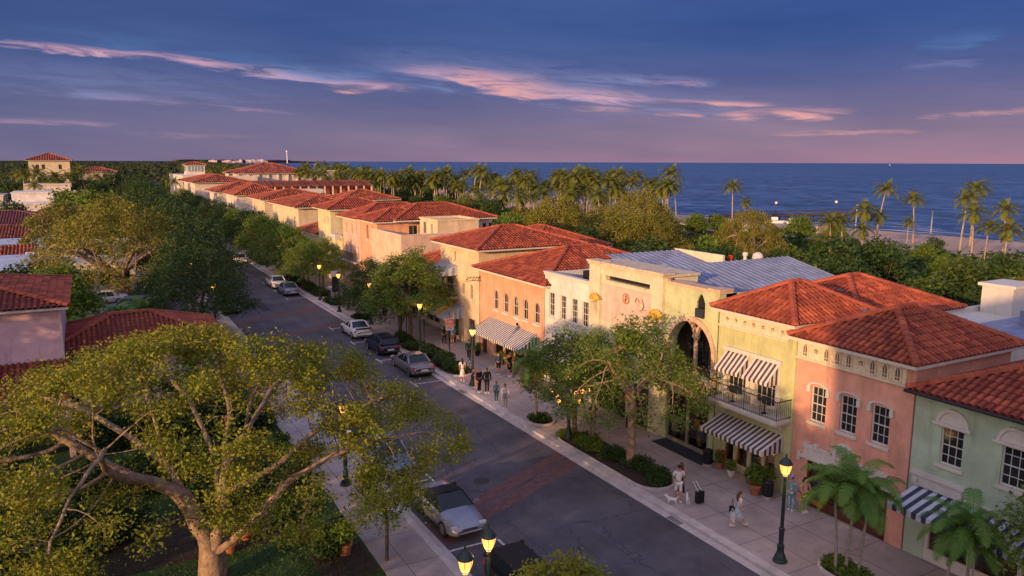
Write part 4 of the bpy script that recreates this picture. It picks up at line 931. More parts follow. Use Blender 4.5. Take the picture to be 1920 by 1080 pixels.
flat_block('white_building', 'white stepped terrace building with blue shaded flat roofs', [(-16, -4, 196, 210, 0, 6.5), (-14, -6, 204, 216, 6.5, 8.6), (-8, -2, 190, 196, 0, 4.5)], WHT, [(-12, 196, 3.5, 1, 1.4), (-8, 196, 3.5, 1, 1.4)])
flat_block('white_building', 'white block with arched openings at the far left edge', [(-32, -16.5, 216, 230, 0, 7.6), (-24, -18, 222, 228, 7.6, 9)], stucco('cream_stucco', (.55, .46, .36)), [(-20, 216, 3.2, 1.8, 3.2), (-24, 216, 3.2, 1.8, 3.2), (-28, 216, 3.2, 1.8, 3.2)])
flat_block('white_building', 'small white blocks with red capped parapet in front of the tall yellow house', [(-14, -3, 250, 262, 0, 9.2), (-6, 0, 246, 252, 0, 7.4)], W13, [(-10, 250, 6, 1, 1.5), (-5, 250, 6, 1, 1.5)])
flat_block('white_building', 'long low white wall building left of the palms', [(-11, 1.5, 176, 186, 0, 4.6), (-3, 2, 160, 166, 0, 3.6)], W13)
L7 = thing('tall_house', 'tall pale yellow house with broad red hip roof rising above the left treeline', 'house', (-9, 300, 0))
b = MB(); shell(b, -15, -3.2, 300, 312, 15.9, (), [H(-12.5, 13, 1, 1.6), H(-10.8, 13, 1, 1.6), H(-6, 13, 1, 1.6), H(-12.5, 9, 1, 1.6), H(-10, 9, 1, 1.6)]); b.build('wall', stucco('pale_yellow', (.62, .52, .36)), L7)
for u, z in ((-12.5, 13), (-10.8, 13), (-6, 13), (-12.5, 9), (-10, 9)): window(L7, side(300), u, z, 1, 1.6, 2, 1)
hip_roof(L7, -15.8, -2.4, 299.2, 312.8, 16, .34, w=.7, cl=1.6)
L8 = thing('far_house', 'small white house with red roof right of the tall yellow house', 'house', (3, 330, 0))
b = MB(); b.box(-1, 11, 328, 338, 0, 11.8); b.build('wall', W13, L8); hip_roof(L8, -2, 12, 327, 339, 11.9, .25, w=.8, cl=1.6)
for k, (x, y, z) in enumerate(((2.5, 100, 3.4), (-3, 112, 3.8), (3.5, 122, 3.6))):
    t = thing('white_building', ['low white building seen under the big spreading tree', 'white annexe left of the big spreading tree', 'white shopfront row behind the big spreading tree'][k], 'building', (x, y, 0)); b = MB(); b.box(x - 4, x + 2.5, y + 6, y + 14, 0, z); b.box(x - 4.2, x + 2.7, y + 5.8, y + 14.2, z, z + .3)
    b.build('wall', WHT, t)
    for j in range(3): b = MB(); b.box(x - 3.4 + 2 * j, x - 2.2 + 2 * j, y + 5.97, y + 6.05, .9, 2.5); b.build('window', GLASS, t)
# left frontage of the street further up, mostly hidden in foliage
for k, y in enumerate((160, 190, 225, 262)):
    t = thing('street_building', ['white shop building behind the dark trees on the left pavement', 'second white shop building up the left side of the street', 'third white shop building up the left side of the street', 'last white shop building up the left side of the street'][k], 'building', (5, y, 0)); b = MB(); b.box(-8, 8.6, y, y + 22, 0, 5.2); b.build('wall', W13, t); hip_roof(t, -8.6, 9.2, y - .6, y + 22.6, 5.3, .25, w=.6, cl=1.4)
# unseen block added west of the camera to shade the near street
t = thing('shade_block', 'tall unseen block added for shade west of the camera', 'building', (-45, -30, 0)); b = MB(); shell(b, -44, -26, -60, -12.5, 21.5, (), ()); b.build('wall', W13, t); hip_roof(t, -44.6, -25.4, -61, -12, 21.7, .1, w=.8, cl=2)
# ------------------------------------------------------------------ pier, beach things
t = thing('pier', 'long wooden fishing pier on dark piles reaching into the sea', 'pier', (160, 155, 0))
PW = mat('pier_timber', (.075, .055, .045), .9, .3, 2)
p0, p1 = Vector((150, 157.6, 1.55)), Vector((198, 148.2, 1.55)); d = (p1 - p0).normalized(); n_ = Vector((-d.y, d.x, 0))
b = MB(); L = (p1 - p0).length
for k in range(int(L / .8)): a = p0 + d * .8 * k; b.poly([a - n_ * 1.6, a + d * .76 - n_ * 1.6, a + d * .76 + n_ * 1.6, a + n_ * 1.6])
for s_ in (-1.6, 1.6): b.tube([p0 + n_ * s_ + Vector((0, 0, -.2)), p1 + n_ * s_ + Vector((0, 0, -.2))], .3, 4)
b.tube([p1 - n_ * 3, p1 + n_ * 3], .25, 4); b.build('deck', PW, t)
b = MB()
for k in range(18):
    for s_ in (-1.3, 1.3): a = p0 + d * (L * k / 17.) + n_ * s_; b.tube([(a.x, a.y, -3), (a.x, a.y, 1.5)], .16, 5)
b.build('pile', mat('dark_pile', (.05, .04, .035), .9, .2), t)
b = MB()
for s_ in (-1.55, 1.55):
    q = n_ * s_; b.tube([p0 + q + Vector((0, 0, 1)), p1 + q + Vector((0, 0, 1))], .05, 4)
    for k in range(30): a = p0 + q + d * (L * k / 29); b.tube([a, a + Vector((0, 0, 1))], .04, 4)
b.build('railing', PW, t)
for k, f_ in enumerate((.42, .84)):
    a = p0 + d * L * f_; q = thing('pier_lamp', ['round white lamp halfway along the pier', 'round white lamp near the sea end of the pier'][k], 'lamp', (a.x, a.y, 1.55), 'lamps on the pier')
    b = MB(); b.tube([a, a + Vector((0, 0, 3.2))], .07, 5); b.build('pole', PW, q); b = MB(); b.ball((a.x, a.y, 4.9), .38, 8); b.build('lamp_globe', mat('pier_globe', (.8, .7, .6), .5, 0, emit=(1, .6, .45), es=.15), q)
BW = mat('boat_white', (.75, .75, .78), .4, .05)
def boat(loc, L, rot, label, mast=False):
    t = local_thing('boat', label, 'boat'); b = MB(); N_ = 9; rows = []
    for i in range(N_):
        f_ = i / (N_ - 1); x = (f_ - .5) * L; w = L * .16 * math.sin(math.pi * min(1, .35 + f_ * .65) ** 1.0) ** .6 if f_ < .999 else .02; w = max(w, .02); sh = .55 * L * .14 + .25 * f_ ** 2
        rows.append([(x, -w, sh + .3), (x, -w * .75, 0), (x, 0, -.15), (x, w * .75, 0), (x, w, sh + .3)])
    for i in range(N_ - 1):
        for j in range(4): b.poly([rows[i][j], rows[i + 1][j], rows[i + 1][j + 1], rows[i][j + 1]])
        b.poly([rows[i][0], rows[i + 1][0], rows[i + 1][4], rows[i][4]])
    b.poly(rows[0]); b.build('hull', BW, t)
    b = MB(); h = L * .12 + .3; b.box(-L * .2, L * .12, -L * .09, L * .09, h, h + L * .14); b.box(-L * .17, L * .14, -L * .1, L * .1, h + L * .14, h + L * .16); b.build('cabin', BW, t)
    if mast: b = MB(); b.tube([(0, 0, h), (0, 0, h + L)], .05 * L / 5, 4); b.build('mast', BW, t)
    t.location = loc; t.rotation_euler = (0, 0, rot); return t
boat((165, 149.5, -.35), 5, 2.6, 'small white boat pulled up beneath the pier'); boat((169.5, 147.5, -.6), 4.5, 2.2, 'second white boat beside the pier piles, nearer the sea')
boat((880, 3300, -.6), 26, .3, 'distant lit white ferry near the horizon on the left of the sea')
boat((5200, 3650, -.6), 22, .3, 'tiny white yacht on the horizon at the right')
# beach pavilions and wall
b = MB(); b.box(126, 148, 140, 140.5, -.2, 1.5); b.box(126, 126.5, 140, 148, -.2, 1.5); b.box(134, 139, 139, 140, -.1, .7); b.box(150, 158, 122, 123, -.3, 1.4)
tag(b.build('beach_wall', mat('beach_stone', (.42, .34, .30), .9, .2, 1)), 'pale stepped beach wall and terrace above the sand', 'wall')
for k, (x, y) in enumerate(((118, 132.5), (133, 128.5), (127, 154))):
    t = thing('beach_hut', ['low beach hut with white flat roof left of the broad green bushes', 'low beach hut with white flat roof right of the broad green bushes', 'long shaded beach shelter near the foot of the pier'][k], 'hut', (x, y, 0))
    b = MB(); b.box(x, x + 4, y, y + 3, 0, 2.2); b.build('wall', WHT, t); b = MB(); b.box(x - .5, x + 5, y - .6, y + 3.5, 2.2, 2.45); b.build('roof', mat('hut_roof', (.45, .40, .42), .8, .1), t)
b = MB(); b.box(104, 124, 118, 126, 0, .12); struct(b.build('meadow', mat('meadow_grass', (.07, .12, .03), .95, .3, .5)))
for k, (x, y, h) in enumerate(((158, 118.5, 6.2), (169, 107, 5.2), (94, 122, 3))):
    b = MB(); b.tube([(x, y, -.4), (x, y, h)], .12, 5); b.box(x - .35, x + .35, y - .1, y + .1, h, h + .18)
    tag(b.build('pole', mat('grey_pole', (.35, .33, .33), .8, .1)), ['taller slim grey pole on the beach', 'shorter slim grey pole on the beach at right', 'short pole rising from the dark bushes behind the metal roof'][k], 'pole')
# distant headland across the bay
b = MB(); rr = random.Random(9); pts = []
for k in range(60):
    f_ = k / 59; ang = R(29.04 - 29 + 29 * 0) ; az = math.atan2(0, 1)
    px = 330 + 260 * f_; a = YAW + math.atan((px - 960) / 1459); D = 6500 + 900 * f_
    pts.append((D * math.sin(a), D * math.cos(a)))
for k in range(59):
    (xa, ya), (xb, yb) = pts[k], pts[k + 1]; h0 = 16 * min(1, (59 - k) / 12) + rr.uniform(-4, 4); h0 = max(h0, 2)
    b.box(xa, xb + 5, ya, ya + 300, -1, h0 + 8); 
struct(b.build('headland', mat('far_headland', (.05, .05, .06), .95, .2, .01)))
FARGLOW = mat('far_glowing_wall', (.7, .5, .45), .8, .1, emit=(1, .6, .5), es=.10)  # a faint glow is put into the wall colour
for k in range(16):
    px = rr.choice((405, 425, 430, 442, 470, 478, 486, 505, 520, 528, 540)) + rr.uniform(-8, 8); a = YAW + math.atan((px - 960) / 1459); D = 6200 + 700 * (px - 330) / 260
    x, y = D * math.sin(a), D * math.cos(a); b = MB(); h = rr.uniform(14, 24); w = rr.uniform(12, 40); b.box(x - w, x + w, y - 20, y, 0, h)
    b.box(x - w * .4, x + w * .3, y - 18, y - 2, h, h + rr.uniform(2, 8))
    tag(b.build('distant_building', FARGLOW), 'tiny pale waterfront building with faintly glowing walls on the far headland', 'building', 'buildings on the far headland')
a = YAW + math.atan((538 - 960) / 1459); x, y = 6400 * math.sin(a), 6400 * math.cos(a)
b = MB(); b.tube([(x, y, 0), (x, y, 92)], [5, 3], 6); b.lathe(x, y, [(5, 84), (8, 86), (8, 94), (3, 98)], 8); tag(b.build('water_tower', mat('tower_white', (.7, .62, .66), .8, 0)), 'slender pale tower standing on the far headland horizon', 'tower')

# ------------------------------------------------------------------ street lamps
GLOBE = mat('lamp_globe_glass', (1, .7, .3), .4, 0, emit=(1, .40, .075), es=1.45)
GLOBE2 = mat('lamp_globe_core', (1, .8, .5), .4, 0, emit=(1, .66, .24), es=4.0)
def make_lamp():
    t = local_thing('street_lamp', 'lamp', 'street lamp', 'lit street lamps along the pavements')
    b = MB(); b.lathe(0, 0, [(.29, 0), (.29, .06), (.25, .10), (.22, .22), (.15, .40), (.12, .62), (.145, .66), (.145, .70), (.10, .74), (.095, .78), (.105, 1.35), (.12, 1.37), (.12, 1.42), (.075, 1.46), (.06, 3.55), (.055, 3.66)], 14)
    for k in range(8): a = math.pi * k / 4; b.box(.12 * math.cos(a) - .012, .12 * math.cos(a) + .012, .12 * math.sin(a) - .012, .12 * math.sin(a) + .012, .15, .62)
    b.build('post', LAMPI, t)
    b = MB(); b.lathe(0, 0, [(.06, 3.62), (.11, 3.68), (.12, 3.72)], 12); b.lathe(0, 0, [(.255, 4.12), (.265, 4.15), (.25, 4.18), (.20, 4.26), (.10, 4.36), (.04, 4.40), (.03, 4.44), (.045, 4.47), (.012, 4.56)], 12)
    for k in range(6):
        a = math.pi * k / 3; c_, s_ = math.cos(a), math.sin(a)
        b.tube([(.12 * c_, .12 * s_, 3.7), (.20 * c_, .20 * s_, 3.88), (.245 * c_, .245 * s_, 4.13)], .009, 4)
    b.build('lantern_frame', LAMPI, t)
    b = MB(); b.lathe(0, 0, [(.105, 3.70), (.15, 3.76), (.19, 3.86), (.22, 3.98), (.235, 4.12)], 12); g = b.build('lamp_globe', GLOBE, t, smooth=True)
    b = MB(); b.ball((0, 0, 3.95), .12, 8, sz=(1, 1, 1.3)); 
    lt = bpy.data.lights.new('lamp_light', 'POINT'); lt.energy = 60; lt.color = (1, .5, .16); lt.shadow_soft_size = .24
    lo = bpy.data.objects.new('lamp_light', lt); COL.objects.link(lo); lo.parent = t; lo.location = (0, 0, 3.5)
    return t
lamp0 = make_lamp(); first = True
LAMPS = [(23.5, 19.95, 'lit street lamp on the pavement in front of the salmon building'), (23.55, 35.6, 'lit street lamp at the tip of the long planting bed, half hidden by leaves'), (23.5, 48.1, 'lit street lamp beside the couple dressed in black'),
         (24.0, 59.2, 'street lamp just beyond the shrub bed with the bare double trunks'), (23.9, 71.8, 'street lamp behind the white parked car'), (23.0, 79.4, 'street lamp beside the small round bed with the metal bench'), (23.1, 87.3, 'lit street lamp by the grey cabinet beyond the silver car'),
         (23.8, 97.5, 'street lamp beside the hedge next to the white car with silver car behind'), (23.6, 110.5, 'street lamp past the double trunked tree at mid distance'), (23.6, 119, 'farther street lamp short of the white car parked far away'),
         (9.2, 19.4, 'lit street lamp nearest the camera, lower of the pair beside the silver convertible'), (10.45, 20.3, 'lit street lamp behind the nearest one, beside the bonnet of the silver convertible'), (10.35, 35.6, 'lit street lamp among the branches at the left pavement'), (10.3, 78, 'lit street lamp under dark trees on the left pavement'), (10.3, 96, 'farther lit street lamp under dark trees on the left pavement')]
for x, y, lb in LAMPS:
    o = lamp0 if first else copy_thing(lamp0, (0, 0, 0)); first = False
    o.location = (x, y, .12); o['label'] = lb
# ------------------------------------------------------------------ cars
TYRE = mat('tyre_rubber', (.02, .02, .022), .8, 0); RIM = mat('wheel_rim', (.45, .46, .5), .3, 0, metal=.8); CGL = mat('car_glass', (.012, .022, .03), .08, 0, spec=.35)
TAIL = mat('tail_lamp_red', (.40, .015, .01), .25, 0, spec=.6); HEADL = mat('headlamp_glass', (.55, .56, .6), .12, 0, spec=.8); CHR = mat('chrome_trim', (.6, .6, .62), .2, 0, metal=.9); BLKP = mat('black_plastic', (.02, .02, .022), .6, 0); PLATE = mat('number_plate', (.6, .6, .58), .6, 0)
def paint(n, c, metal=.45): return mat('paint_' + n, c, .28, .03, 3, metal=metal, spec=.6)
def make_car(name, label, cat, L=4.75, Wd=1.84, Ht=1.43, body=None, top=None, kind='sedan', spoiler=False):
    t = local_thing(name, label, cat, 'cars parked along the kerbs'); hl = L / 2; w = Wd / 2
    # lower body: sections along y, front at +y
    belt = .93 if kind != 'suv' else 1.05
    st = [(-hl, .80, .36, .70), (-hl + .06, .90, .26, .84), (-hl + .35, .97, .20, belt - .01), (-hl + .75, 1, .19, belt + .01), (-.6, 1, .18, belt), (.5, 1, .18, belt - .01), (hl - 1.35, 1, .18, belt - .04), (hl - .7, .97, .20, belt - .13), (hl - .28, .92, .22, belt - .22), (hl - .06, .80, .28, .62), (hl, .66, .34, .52)]
    b = MB(); rows = []
    for y, ws, zb, zt in st:
        W_ = w * ws; m = zb + (zt - zb) * .55
        half = [(W_ * .78, zb), (W_ * .96, zb + .08), (W_, m), (W_ * .975, zt - .10), (W_ * .90, zt - .02), (W_ * .5, zt + .025)]
        rows.append([(x, y, z) for x, z in half] + [(-x, y, z) for x, z in half[::-1]])
    nb = len(rows[0]); v0 = len(b.v)
    for r_ in rows: b.v += r_
    for i in range(len(rows) - 1):
        for j in range(nb): b.f.append((v0 + i * nb + j, v0 + i * nb + (j + 1) % nb, v0 + (i + 1) * nb + (j + 1) % nb, v0 + (i + 1) * nb + j)); b.m.append(0); b.t.append(.5)
    b.f.append(tuple(v0 + j for j in range(nb))); b.f.append(tuple(v0 + (len(rows) - 1) * nb + j for j in range(nb))[::-1]); b.m += [0, 0]; b.t += [.5, .5]
    bd = b.build('body', body, t, smooth=True)
    try:
        md = bd.modifiers.new('bevel', 'BEVEL'); md.width = .02; md.segments = 1; md.limit_method = 'ANGLE'; md.angle_limit = R(50)
    except Exception: pass
    # cabin: glass house, roof skin, pillars
    if kind == 'suv': yr0, yr1, yf1, yf0 = -hl + .12, -hl + .45, .35, 1.05
    elif kind == 'coupe': yr0, yr1, yf1, yf0 = -hl + .95, -hl + 1.75, .1, .95
    else: yr0, yr1, yf1, yf0 = -hl + .85, -hl + 1.45, .3, 1.12
    wb, wt = w * .90, w * .70; zb = belt - .02; zr = Ht
    P = lambda x, y, z: (x, y, z)
    lo = [P(-wb, yr0, zb), P(wb, yr0, zb), P(wb, yf0, zb), P(-wb, yf0, zb)]; hi = [P(-wt, yr1, zr - .03), P(wt, yr1, zr - .03), P(wt, yf1, zr - .03), P(-wt, yf1, zr - .03)]
    b = MB()
    for k in range(4): b.poly([lo[k], lo[(k + 1) % 4], hi[(k + 1) % 4], hi[k]])
    b.build('windows', CGL, t)
    b = MB(); ym = (yr1 + yf1) / 2; ws = wt * 1.03; S_ = [(-ws, zr - .05), (-ws * .9, zr), (0, zr + .03), (ws * .9, zr), (ws, zr - .05)]
    ysr = [yr1 - .06, yr1 + .15, ym, yf1 - .12, yf1 + .04]
    for i in range(4):
        for j in range(4):
            dz = lambda k: -.03 if k in (0, 4) else 0
            b.poly([(S_[j][0], ysr[i], S_[j][1] + dz(i)), (S_[j + 1][0], ysr[i], S_[j + 1][1] + dz(i)), (S_[j + 1][0], ysr[i + 1], S_[j + 1][1] + dz(i + 1)), (S_[j][0], ysr[i + 1], S_[j][1] + dz(i + 1))])
    for sx in (-1, 1):
        b.tube([(sx * wb * 1.0, yf0, zb), (sx * wt * 1.01, yf1, zr - .03)], .038, 5); b.tube([(sx * wb, yr0, zb), (sx * wt * 1.01, yr1, zr - .03)], .07 if kind == 'sedan' else .09, 5)
        b.tube([(sx * wb * 1.01, -.25, zb), (sx * wt * 1.03, -.2, zr - .04)], .032, 4)
        if kind == 'suv': b.tube([(sx * wb * 1.01, -1.2, zb), (sx * wt * 1.03, -1.15, zr - .04)], .05, 4)
        b.poly([(sx * wb * 1.005, yr0, zb), (sx * wb * 1.005, yr0 + .5, zb), (sx * wt * 1.02, yr1 + .12, zr - .04), (sx * wt * 1.02, yr1, zr - .04)])
    if kind == 'convertible' or top: b.poly([(-wb * .99, yr0 - .02, zb + .02), (wb * .99, yr0 - .02, zb + .02), (wt, yr1 - .04, zr - .02), (-wt, yr1 - .04, zr - .02)])
    b.build('roof', top or body, t, smooth=True)
    for sx in (-1, 1):
        for y in (-hl + .92, hl - .92):
            b = MB(); cx = sx * (w - .10)
            F_ = lambda r, x, n=18: [(x, y + r * math.cos(2 * math.pi * i / n), .335 + r * math.sin(2 * math.pi * i / n)) for i in range(n)]
            rings = [F_(.20, cx + sx * .09), F_(.30, cx + sx * .115), F_(.335, cx + sx * .09), F_(.335, cx - sx * .1), F_(.2, cx - sx * .1)]
            for q in range(4):
                for i in range(18): b.poly([rings[q][i], rings[q][(i + 1) % 18], rings[q + 1][(i + 1) % 18], rings[q + 1][i]])
            wh = b.build('wheel', TYRE, t)
            b = MB(); x = cx + sx * .095
            b.poly(F_(.21, x - sx * .03)); 
            for k in range(7):
                a = 2 * math.pi * k / 7; c_, s_ = math.cos(a), math.sin(a); c2, s2 = math.cos(a + .2), math.sin(a + .2)
                b.poly([(x, y + .04 * c_, .335 + .04 * s_), (x, y + .2 * c_, .335 + .2 * s_), (x, y + .2 * c2, .335 + .2 * s2), (x, y + .04 * c2, .335 + .04 * s2)])
            R1, R2 = F_(.2, x), F_(.225, x + sx * .005)
            for i in range(18): b.poly([R1[i], R1[(i + 1) % 18], R2[(i + 1) % 18], R2[i]])
            b.build('rim', RIM, wh)
            b = MB(); A1, A2 = F_(.37, sx * (w + .004), 18), F_(.34, sx * (w - .05), 18)
            for i in range(18):
                if A1[i][2] > .25: b.poly([A1[i], A1[(i + 1) % 18], A2[(i + 1) % 18], A2[i]])
            b.poly(F_(.36, sx * (w - .12))); b.build('wheel_arch', BLKP, bd)
        b = MB(); b.box(sx * w * .62, sx * w * .90, hl - .30, hl - .10, .56, .70) if False else b.fprism(((0, hl - .2), (1, 0), (0, 1)), [(sx * w * .50, .55), (sx * w * .88, .60), (sx * w * .90, .70), (sx * w * .60, .70)], -.02, .13)
        b.build('headlight', HEADL, t)
        b = MB(); b.fprism(((0, -hl + .10), (1, 0), (0, -1)), [(sx * w * .52, .70), (sx * w * .93, .66), (sx * w * .93, .84), (sx * w * .54, .84)], -.12, .055); b.build('tail_light', TAIL, t)
        b = MB(); b.box(sx * (w + .02), sx * (w + .20), .82, .95, belt + .0, belt + .13); b.box(sx * (w - .08), sx * (w + .04), .86, .91, belt + .0, belt + .06); b.build('mirror', body, t)
        b = MB()
        for y in (-.05, -1.0): b.box(sx * (w + .0), sx * (w + .018), y - .1, y + .1, .76, .79)
        b.build('door_handle', CHR, bd)
        b = MB()
        for y in (-.28, .88, -1.25 if kind != 'convertible' else -.28): b.box(sx * (w + .001), sx * (w + .004), y - .006, y + .006, .3, belt - .1)
        b.box(sx * (w - .0), sx * (w + .012), -hl + 1.3, hl - 1.35, .22, .27); b.build('door_seam', BLKP, bd)
    b = MB(); b.box(-.28, .28, -hl - .012, -hl + .02, .52, .64); b.build('number_plate', PLATE, t)
    b = MB(); b.box(-w * .7, w * .7, -hl - .03, -hl + .05, .36, .42); b.build('rear_bumper', BLKP, t)
    b = MB(); b.box(-w * .38, w * .38, hl - .05, hl + .015, .46, .58); b.box(-w * .6, w * .6, hl - .03, hl + .018, .30, .38); g = b.build('grille', BLKP, t)
    b = MB()
    for k in range(3): b.box(-w * .38, w * .38, hl + .01, hl + .025, .475 + .04 * k, .487 + .04 * k)
    b.box(-w * .4, w * .4, hl + .005, hl + .03, .585, .605); b.build('chrome_bar', CHR, g)
    if spoiler: b = MB(); b.box(-w * .8, w * .8, -hl + .08, -hl + .38, belt + .05, belt + .08); b.build('spoiler', BLKP, t)
    return t
SILVER = paint('silver', (.27, .29, .35)); GREY = paint('grey', (.20, .19, .21)); WHITEP = paint('white', (.68, .66, .64), .05); NAVY = paint('navy', (.02, .025, .055)); BLACKP = paint('black', (.012, .012, .015)); BLUEG = paint('blue_grey', (.12, .17, .24)); SOFT = mat('soft_top', (.02, .018, .02), .9, .1, 20)
def put(c, x, y, rot=0.): c.location = (x, y, .008); c.rotation_euler = (0, 0, rot)
put(make_car('convertible_car', 'silver convertible with dark soft top parked nose-in towards the camera', 'car', 4.7, 1.84, 1.36, SILVER, SOFT, 'coupe'), 13.35, 30.0, math.pi)
put(make_car('parked_car', 'black car at the bottom edge, only its dark roof in view', 'car', 4.6, 1.85, 1.4, BLACKP, SOFT, 'suv'), 13.3, 22.4, math.pi)
put(make_car('parked_car', 'dark blue-grey car under the oak branches behind the silver convertible', 'car', 4.7, 1.82, 1.45, BLUEG, None), 13.1, 37.4, math.pi)
put(make_car('parked_car', 'black sedan under the oak branches, second behind the silver convertible', 'car', 4.8, 1.85, 1.5, BLACKP, None), 13.0, 43.8, math.pi)
put(make_car('parked_car', 'dull grey luxury coupe with open-looking dark rear window, nearest on the right kerb', 'car', 5.1, 1.9, 1.42, GREY, None, 'coupe'), 21.35, 54.4)
put(make_car('parked_car', 'dark navy hatchback parked between the grey coupe and the white coupe', 'car', 4.4, 1.82, 1.52, NAVY, None, 'suv'), 21.35, 61.3)
put(make_car('parked_car', 'white coupe with black rear window and black rear panel', 'car', 4.7, 1.85, 1.40, WHITEP, None, 'coupe', True), 21.35, 68.4)
silv = make_car('parked_car', 'silver sedan parked close behind a white car by the hedge', 'car', 4.7, 1.82, 1.45, SILVER, None); put(silv, 21.0, 94.2)
whi = make_car('parked_car', 'white sedan in front of the silver one by the hedge', 'car', 4.8, 1.84, 1.47, WHITEP, None); put(whi, 20.9, 100.3)
copy_thing(whi, (21.0, 127.5, .008), 0, 'white car parked alone far along the right kerb')
copy_thing(silv, (12.9, 86, .008), math.pi, 'silver blue car half hidden by dark trees on the left kerb')
nv = make_car('parked_car', 'dark blue van parked farthest up the street on the right kerb', 'car', 4.9, 1.9, 1.7, BLUEG, None, 'suv'); put(nv, 21.0, 152)
copy_thing(nv, (21.0, 160, .008), 0, 'dark blue-grey car beyond the farthest van')
copy_thing(silv, (-1, 88, .03), 1.4, 'silver car in the lot behind the low tiled wing, left one'); copy_thing(nv, (3.3, 90, .03), 1.4, 'blue-grey car in the lot under the big spreading tree'); copy_thing(whi, (1.2, 97, .03), 1.5, 'white car in the lot beneath the spreading tree')

# ------------------------------------------------------------------ people
SKINS = [mat('skin_light', (.52, .30, .22), .6, .05), mat('skin_tan', (.38, .20, .13), .6, .05), mat('skin_dark', (.13, .07, .045), .6, .05)]
HAIRS = {'brown': mat('hair_brown', (.09, .04, .02), .6, .1), 'black': mat('hair_black', (.012, .01, .01), .5, .1), 'blond': mat('hair_blond', (.35, .22, .1), .6, .1)}
def skin_mesh(name, verts, edges, radii, root, m, par, sub=1):
    me = bpy.data.meshes.new(name); me.from_pydata(verts, edges, []); me.materials.append(m)
    ob = bpy.data.objects.new(name, me); COL.objects.link(ob); ob.parent = par; ORG[ob.name] = (0, 0, 0)
    s = ob.modifiers.new('skin', 'SKIN'); s.use_smooth_shade = True; s.branch_smoothing = .3
    if not me.skin_vertices: 
        bm = bmesh.new(); bm.from_mesh(me); bm.verts.layers.skin.verify(); bm.to_mesh(me); bm.free()
    for i, sv in enumerate(me.skin_vertices[0].data):
        r = radii[i]; sv.radius = r if isinstance(r, tuple) else (r, r); sv.use_root = i == root
    if sub: q = ob.modifiers.new('subdivision', 'SUBSURF'); q.levels = sub; q.render_levels = sub
    return ob
class Pose:
    pass
def make_person(label, h=1.72, fem=False, skin=0, hair='brown', hairlen=0, top=None, bottom=None, topk='shirt', botk='trousers', stride=.0, arms=((-12, 15), (12, 15)), turn=0., lean=0., shoes=None, hat=None, loc=(0, 0), face=0., group='people on the pavements'):
    """standing figure facing +y before turning; arms = (swing, elbow bend) in degrees for left, right"""
    t = local_thing('person', label, 'person', group); k = h / 1.75; V = []; Ed = []; Rd = []
    def v(x, y, z, r): V.append((x * k, y * k, z * k)); Rd.append(r * k if not isinstance(r, tuple) else (r[0] * k, r[1] * k)); return len(V) - 1
    def e(a, b_): Ed.append((a, b_))
    wide = .19 if fem else .215; hipw = .095; ln = lean
    pel = v(0, 0, .96, (.135 if fem else .13, .10)); wa = v(0, ln * .12, 1.12, (.115 if fem else .13, .09)); ch = v(0, ln * .3, 1.33, (.14 if fem else .165, .105)); up1 = v(0, ln * .4, 1.45, (.10, .075))
    nk = v(0, ln * .45 + .01, 1.52, .052); hd0 = v(0, ln * .47 + .015, 1.58, (.064, .072)); hd1 = v(0, ln * .49 + .012, 1.66, (.074, .092)); hd2 = v(0, ln * .5 + .0, 1.73, (.052, .065))
    for a, c in ((pel, wa), (wa, ch), (ch, up1), (up1, nk), (nk, hd0), (hd0, hd1), (hd1, hd2)): e(a, c)
    legs = []; armp = []
    for sx, s in ((-1, 1), (1, -1)):
        th = stride * s; hp = v(sx * hipw, 0, .90, .088); ky, kz = math.sin(th) * .42, .90 - math.cos(th) * .42
        kn = v(sx * hipw * .95, ky, kz, .058); tb = th - (.55 * abs(stride) if s < 0 else .12 * abs(stride)); ay, az_ = ky + math.sin(tb) * .40, max(.085, kz - math.cos(tb) * .40)
        cf = v(sx * hipw * .93, ky + (ay - ky) * .35 - .008, kz + (az_ - kz) * .35, .055); an = v(sx * hipw * .9, ay, az_, .036); ft = v(sx * hipw, ay + .09, az_ - .045, (.038, .028)); te = v(sx * hipw * 1.05, ay + .17, az_ - .055, (.034, .02))
        for a, c in ((pel, hp), (hp, kn), (kn, cf), (cf, an), (an, ft), (ft, te)): e(a, c)
        legs.append((hp, kn, cf, an, te)); sw, bd = arms[0 if sx < 0 else 1]; sw, bd = R(sw), R(bd)
        sh = v(sx * wide, ln * .36, 1.42, .052); ey, ez = ln * .36 + math.sin(sw) * .28, 1.42 - math.cos(sw) * .28; el_ = v(sx * (wide + .035), ey, ez, .040)
        wy, wz = ey + math.sin(sw + bd) * .24, ez - math.cos(sw + bd) * .24; wr = v(sx * (wide + .03), wy, wz, .026)
        dy_, dz_ = math.sin(sw + bd), -math.cos(sw + bd); pm = v(sx * (wide + .022), wy + dy_ * .06, wz + dz_ * .06, (.034, .018))
        for a, c in ((up1, sh), (sh, el_), (el_, wr), (wr, pm)): e(a, c)
        for f_ in range(4):
            o = (f_ - 1.5) * .018; ln_ = (.055, .07, .066, .05)[f_]; oy, oz = -dz_ * o, dy_ * o
            k1 = v(sx * (wide + .018), wy + dy_ * .10 + oy, wz + dz_ * .10 + oz, .009); k2 = v(sx * (wide + .004), wy + dy_ * (.10 + ln_) + oy + .004, wz + dz_ * (.10 + ln_) + oz, .007); e(pm, k1); e(k1, k2)
        t1 = v(sx * (wide + .01), wy + dy_ * .055 - dz_ * .035, wz + dz_ * .055 + dy_ * .035, .010); t2 = v(sx * (wide - .002), wy + dy_ * .09 - dz_ * .045, wz + dz_ * .09 + dy_ * .045, .008); e(pm, t1); e(t1, t2)
        armp.append((sh, el_, wr))
    body = skin_mesh('body', V, Ed, Rd, 0, SKINS[skin], t)
    g = lambda i: Vector(V[i]); rr_ = lambda i: (Rd[i] if not isinstance(Rd[i], tuple) else Rd[i][0])
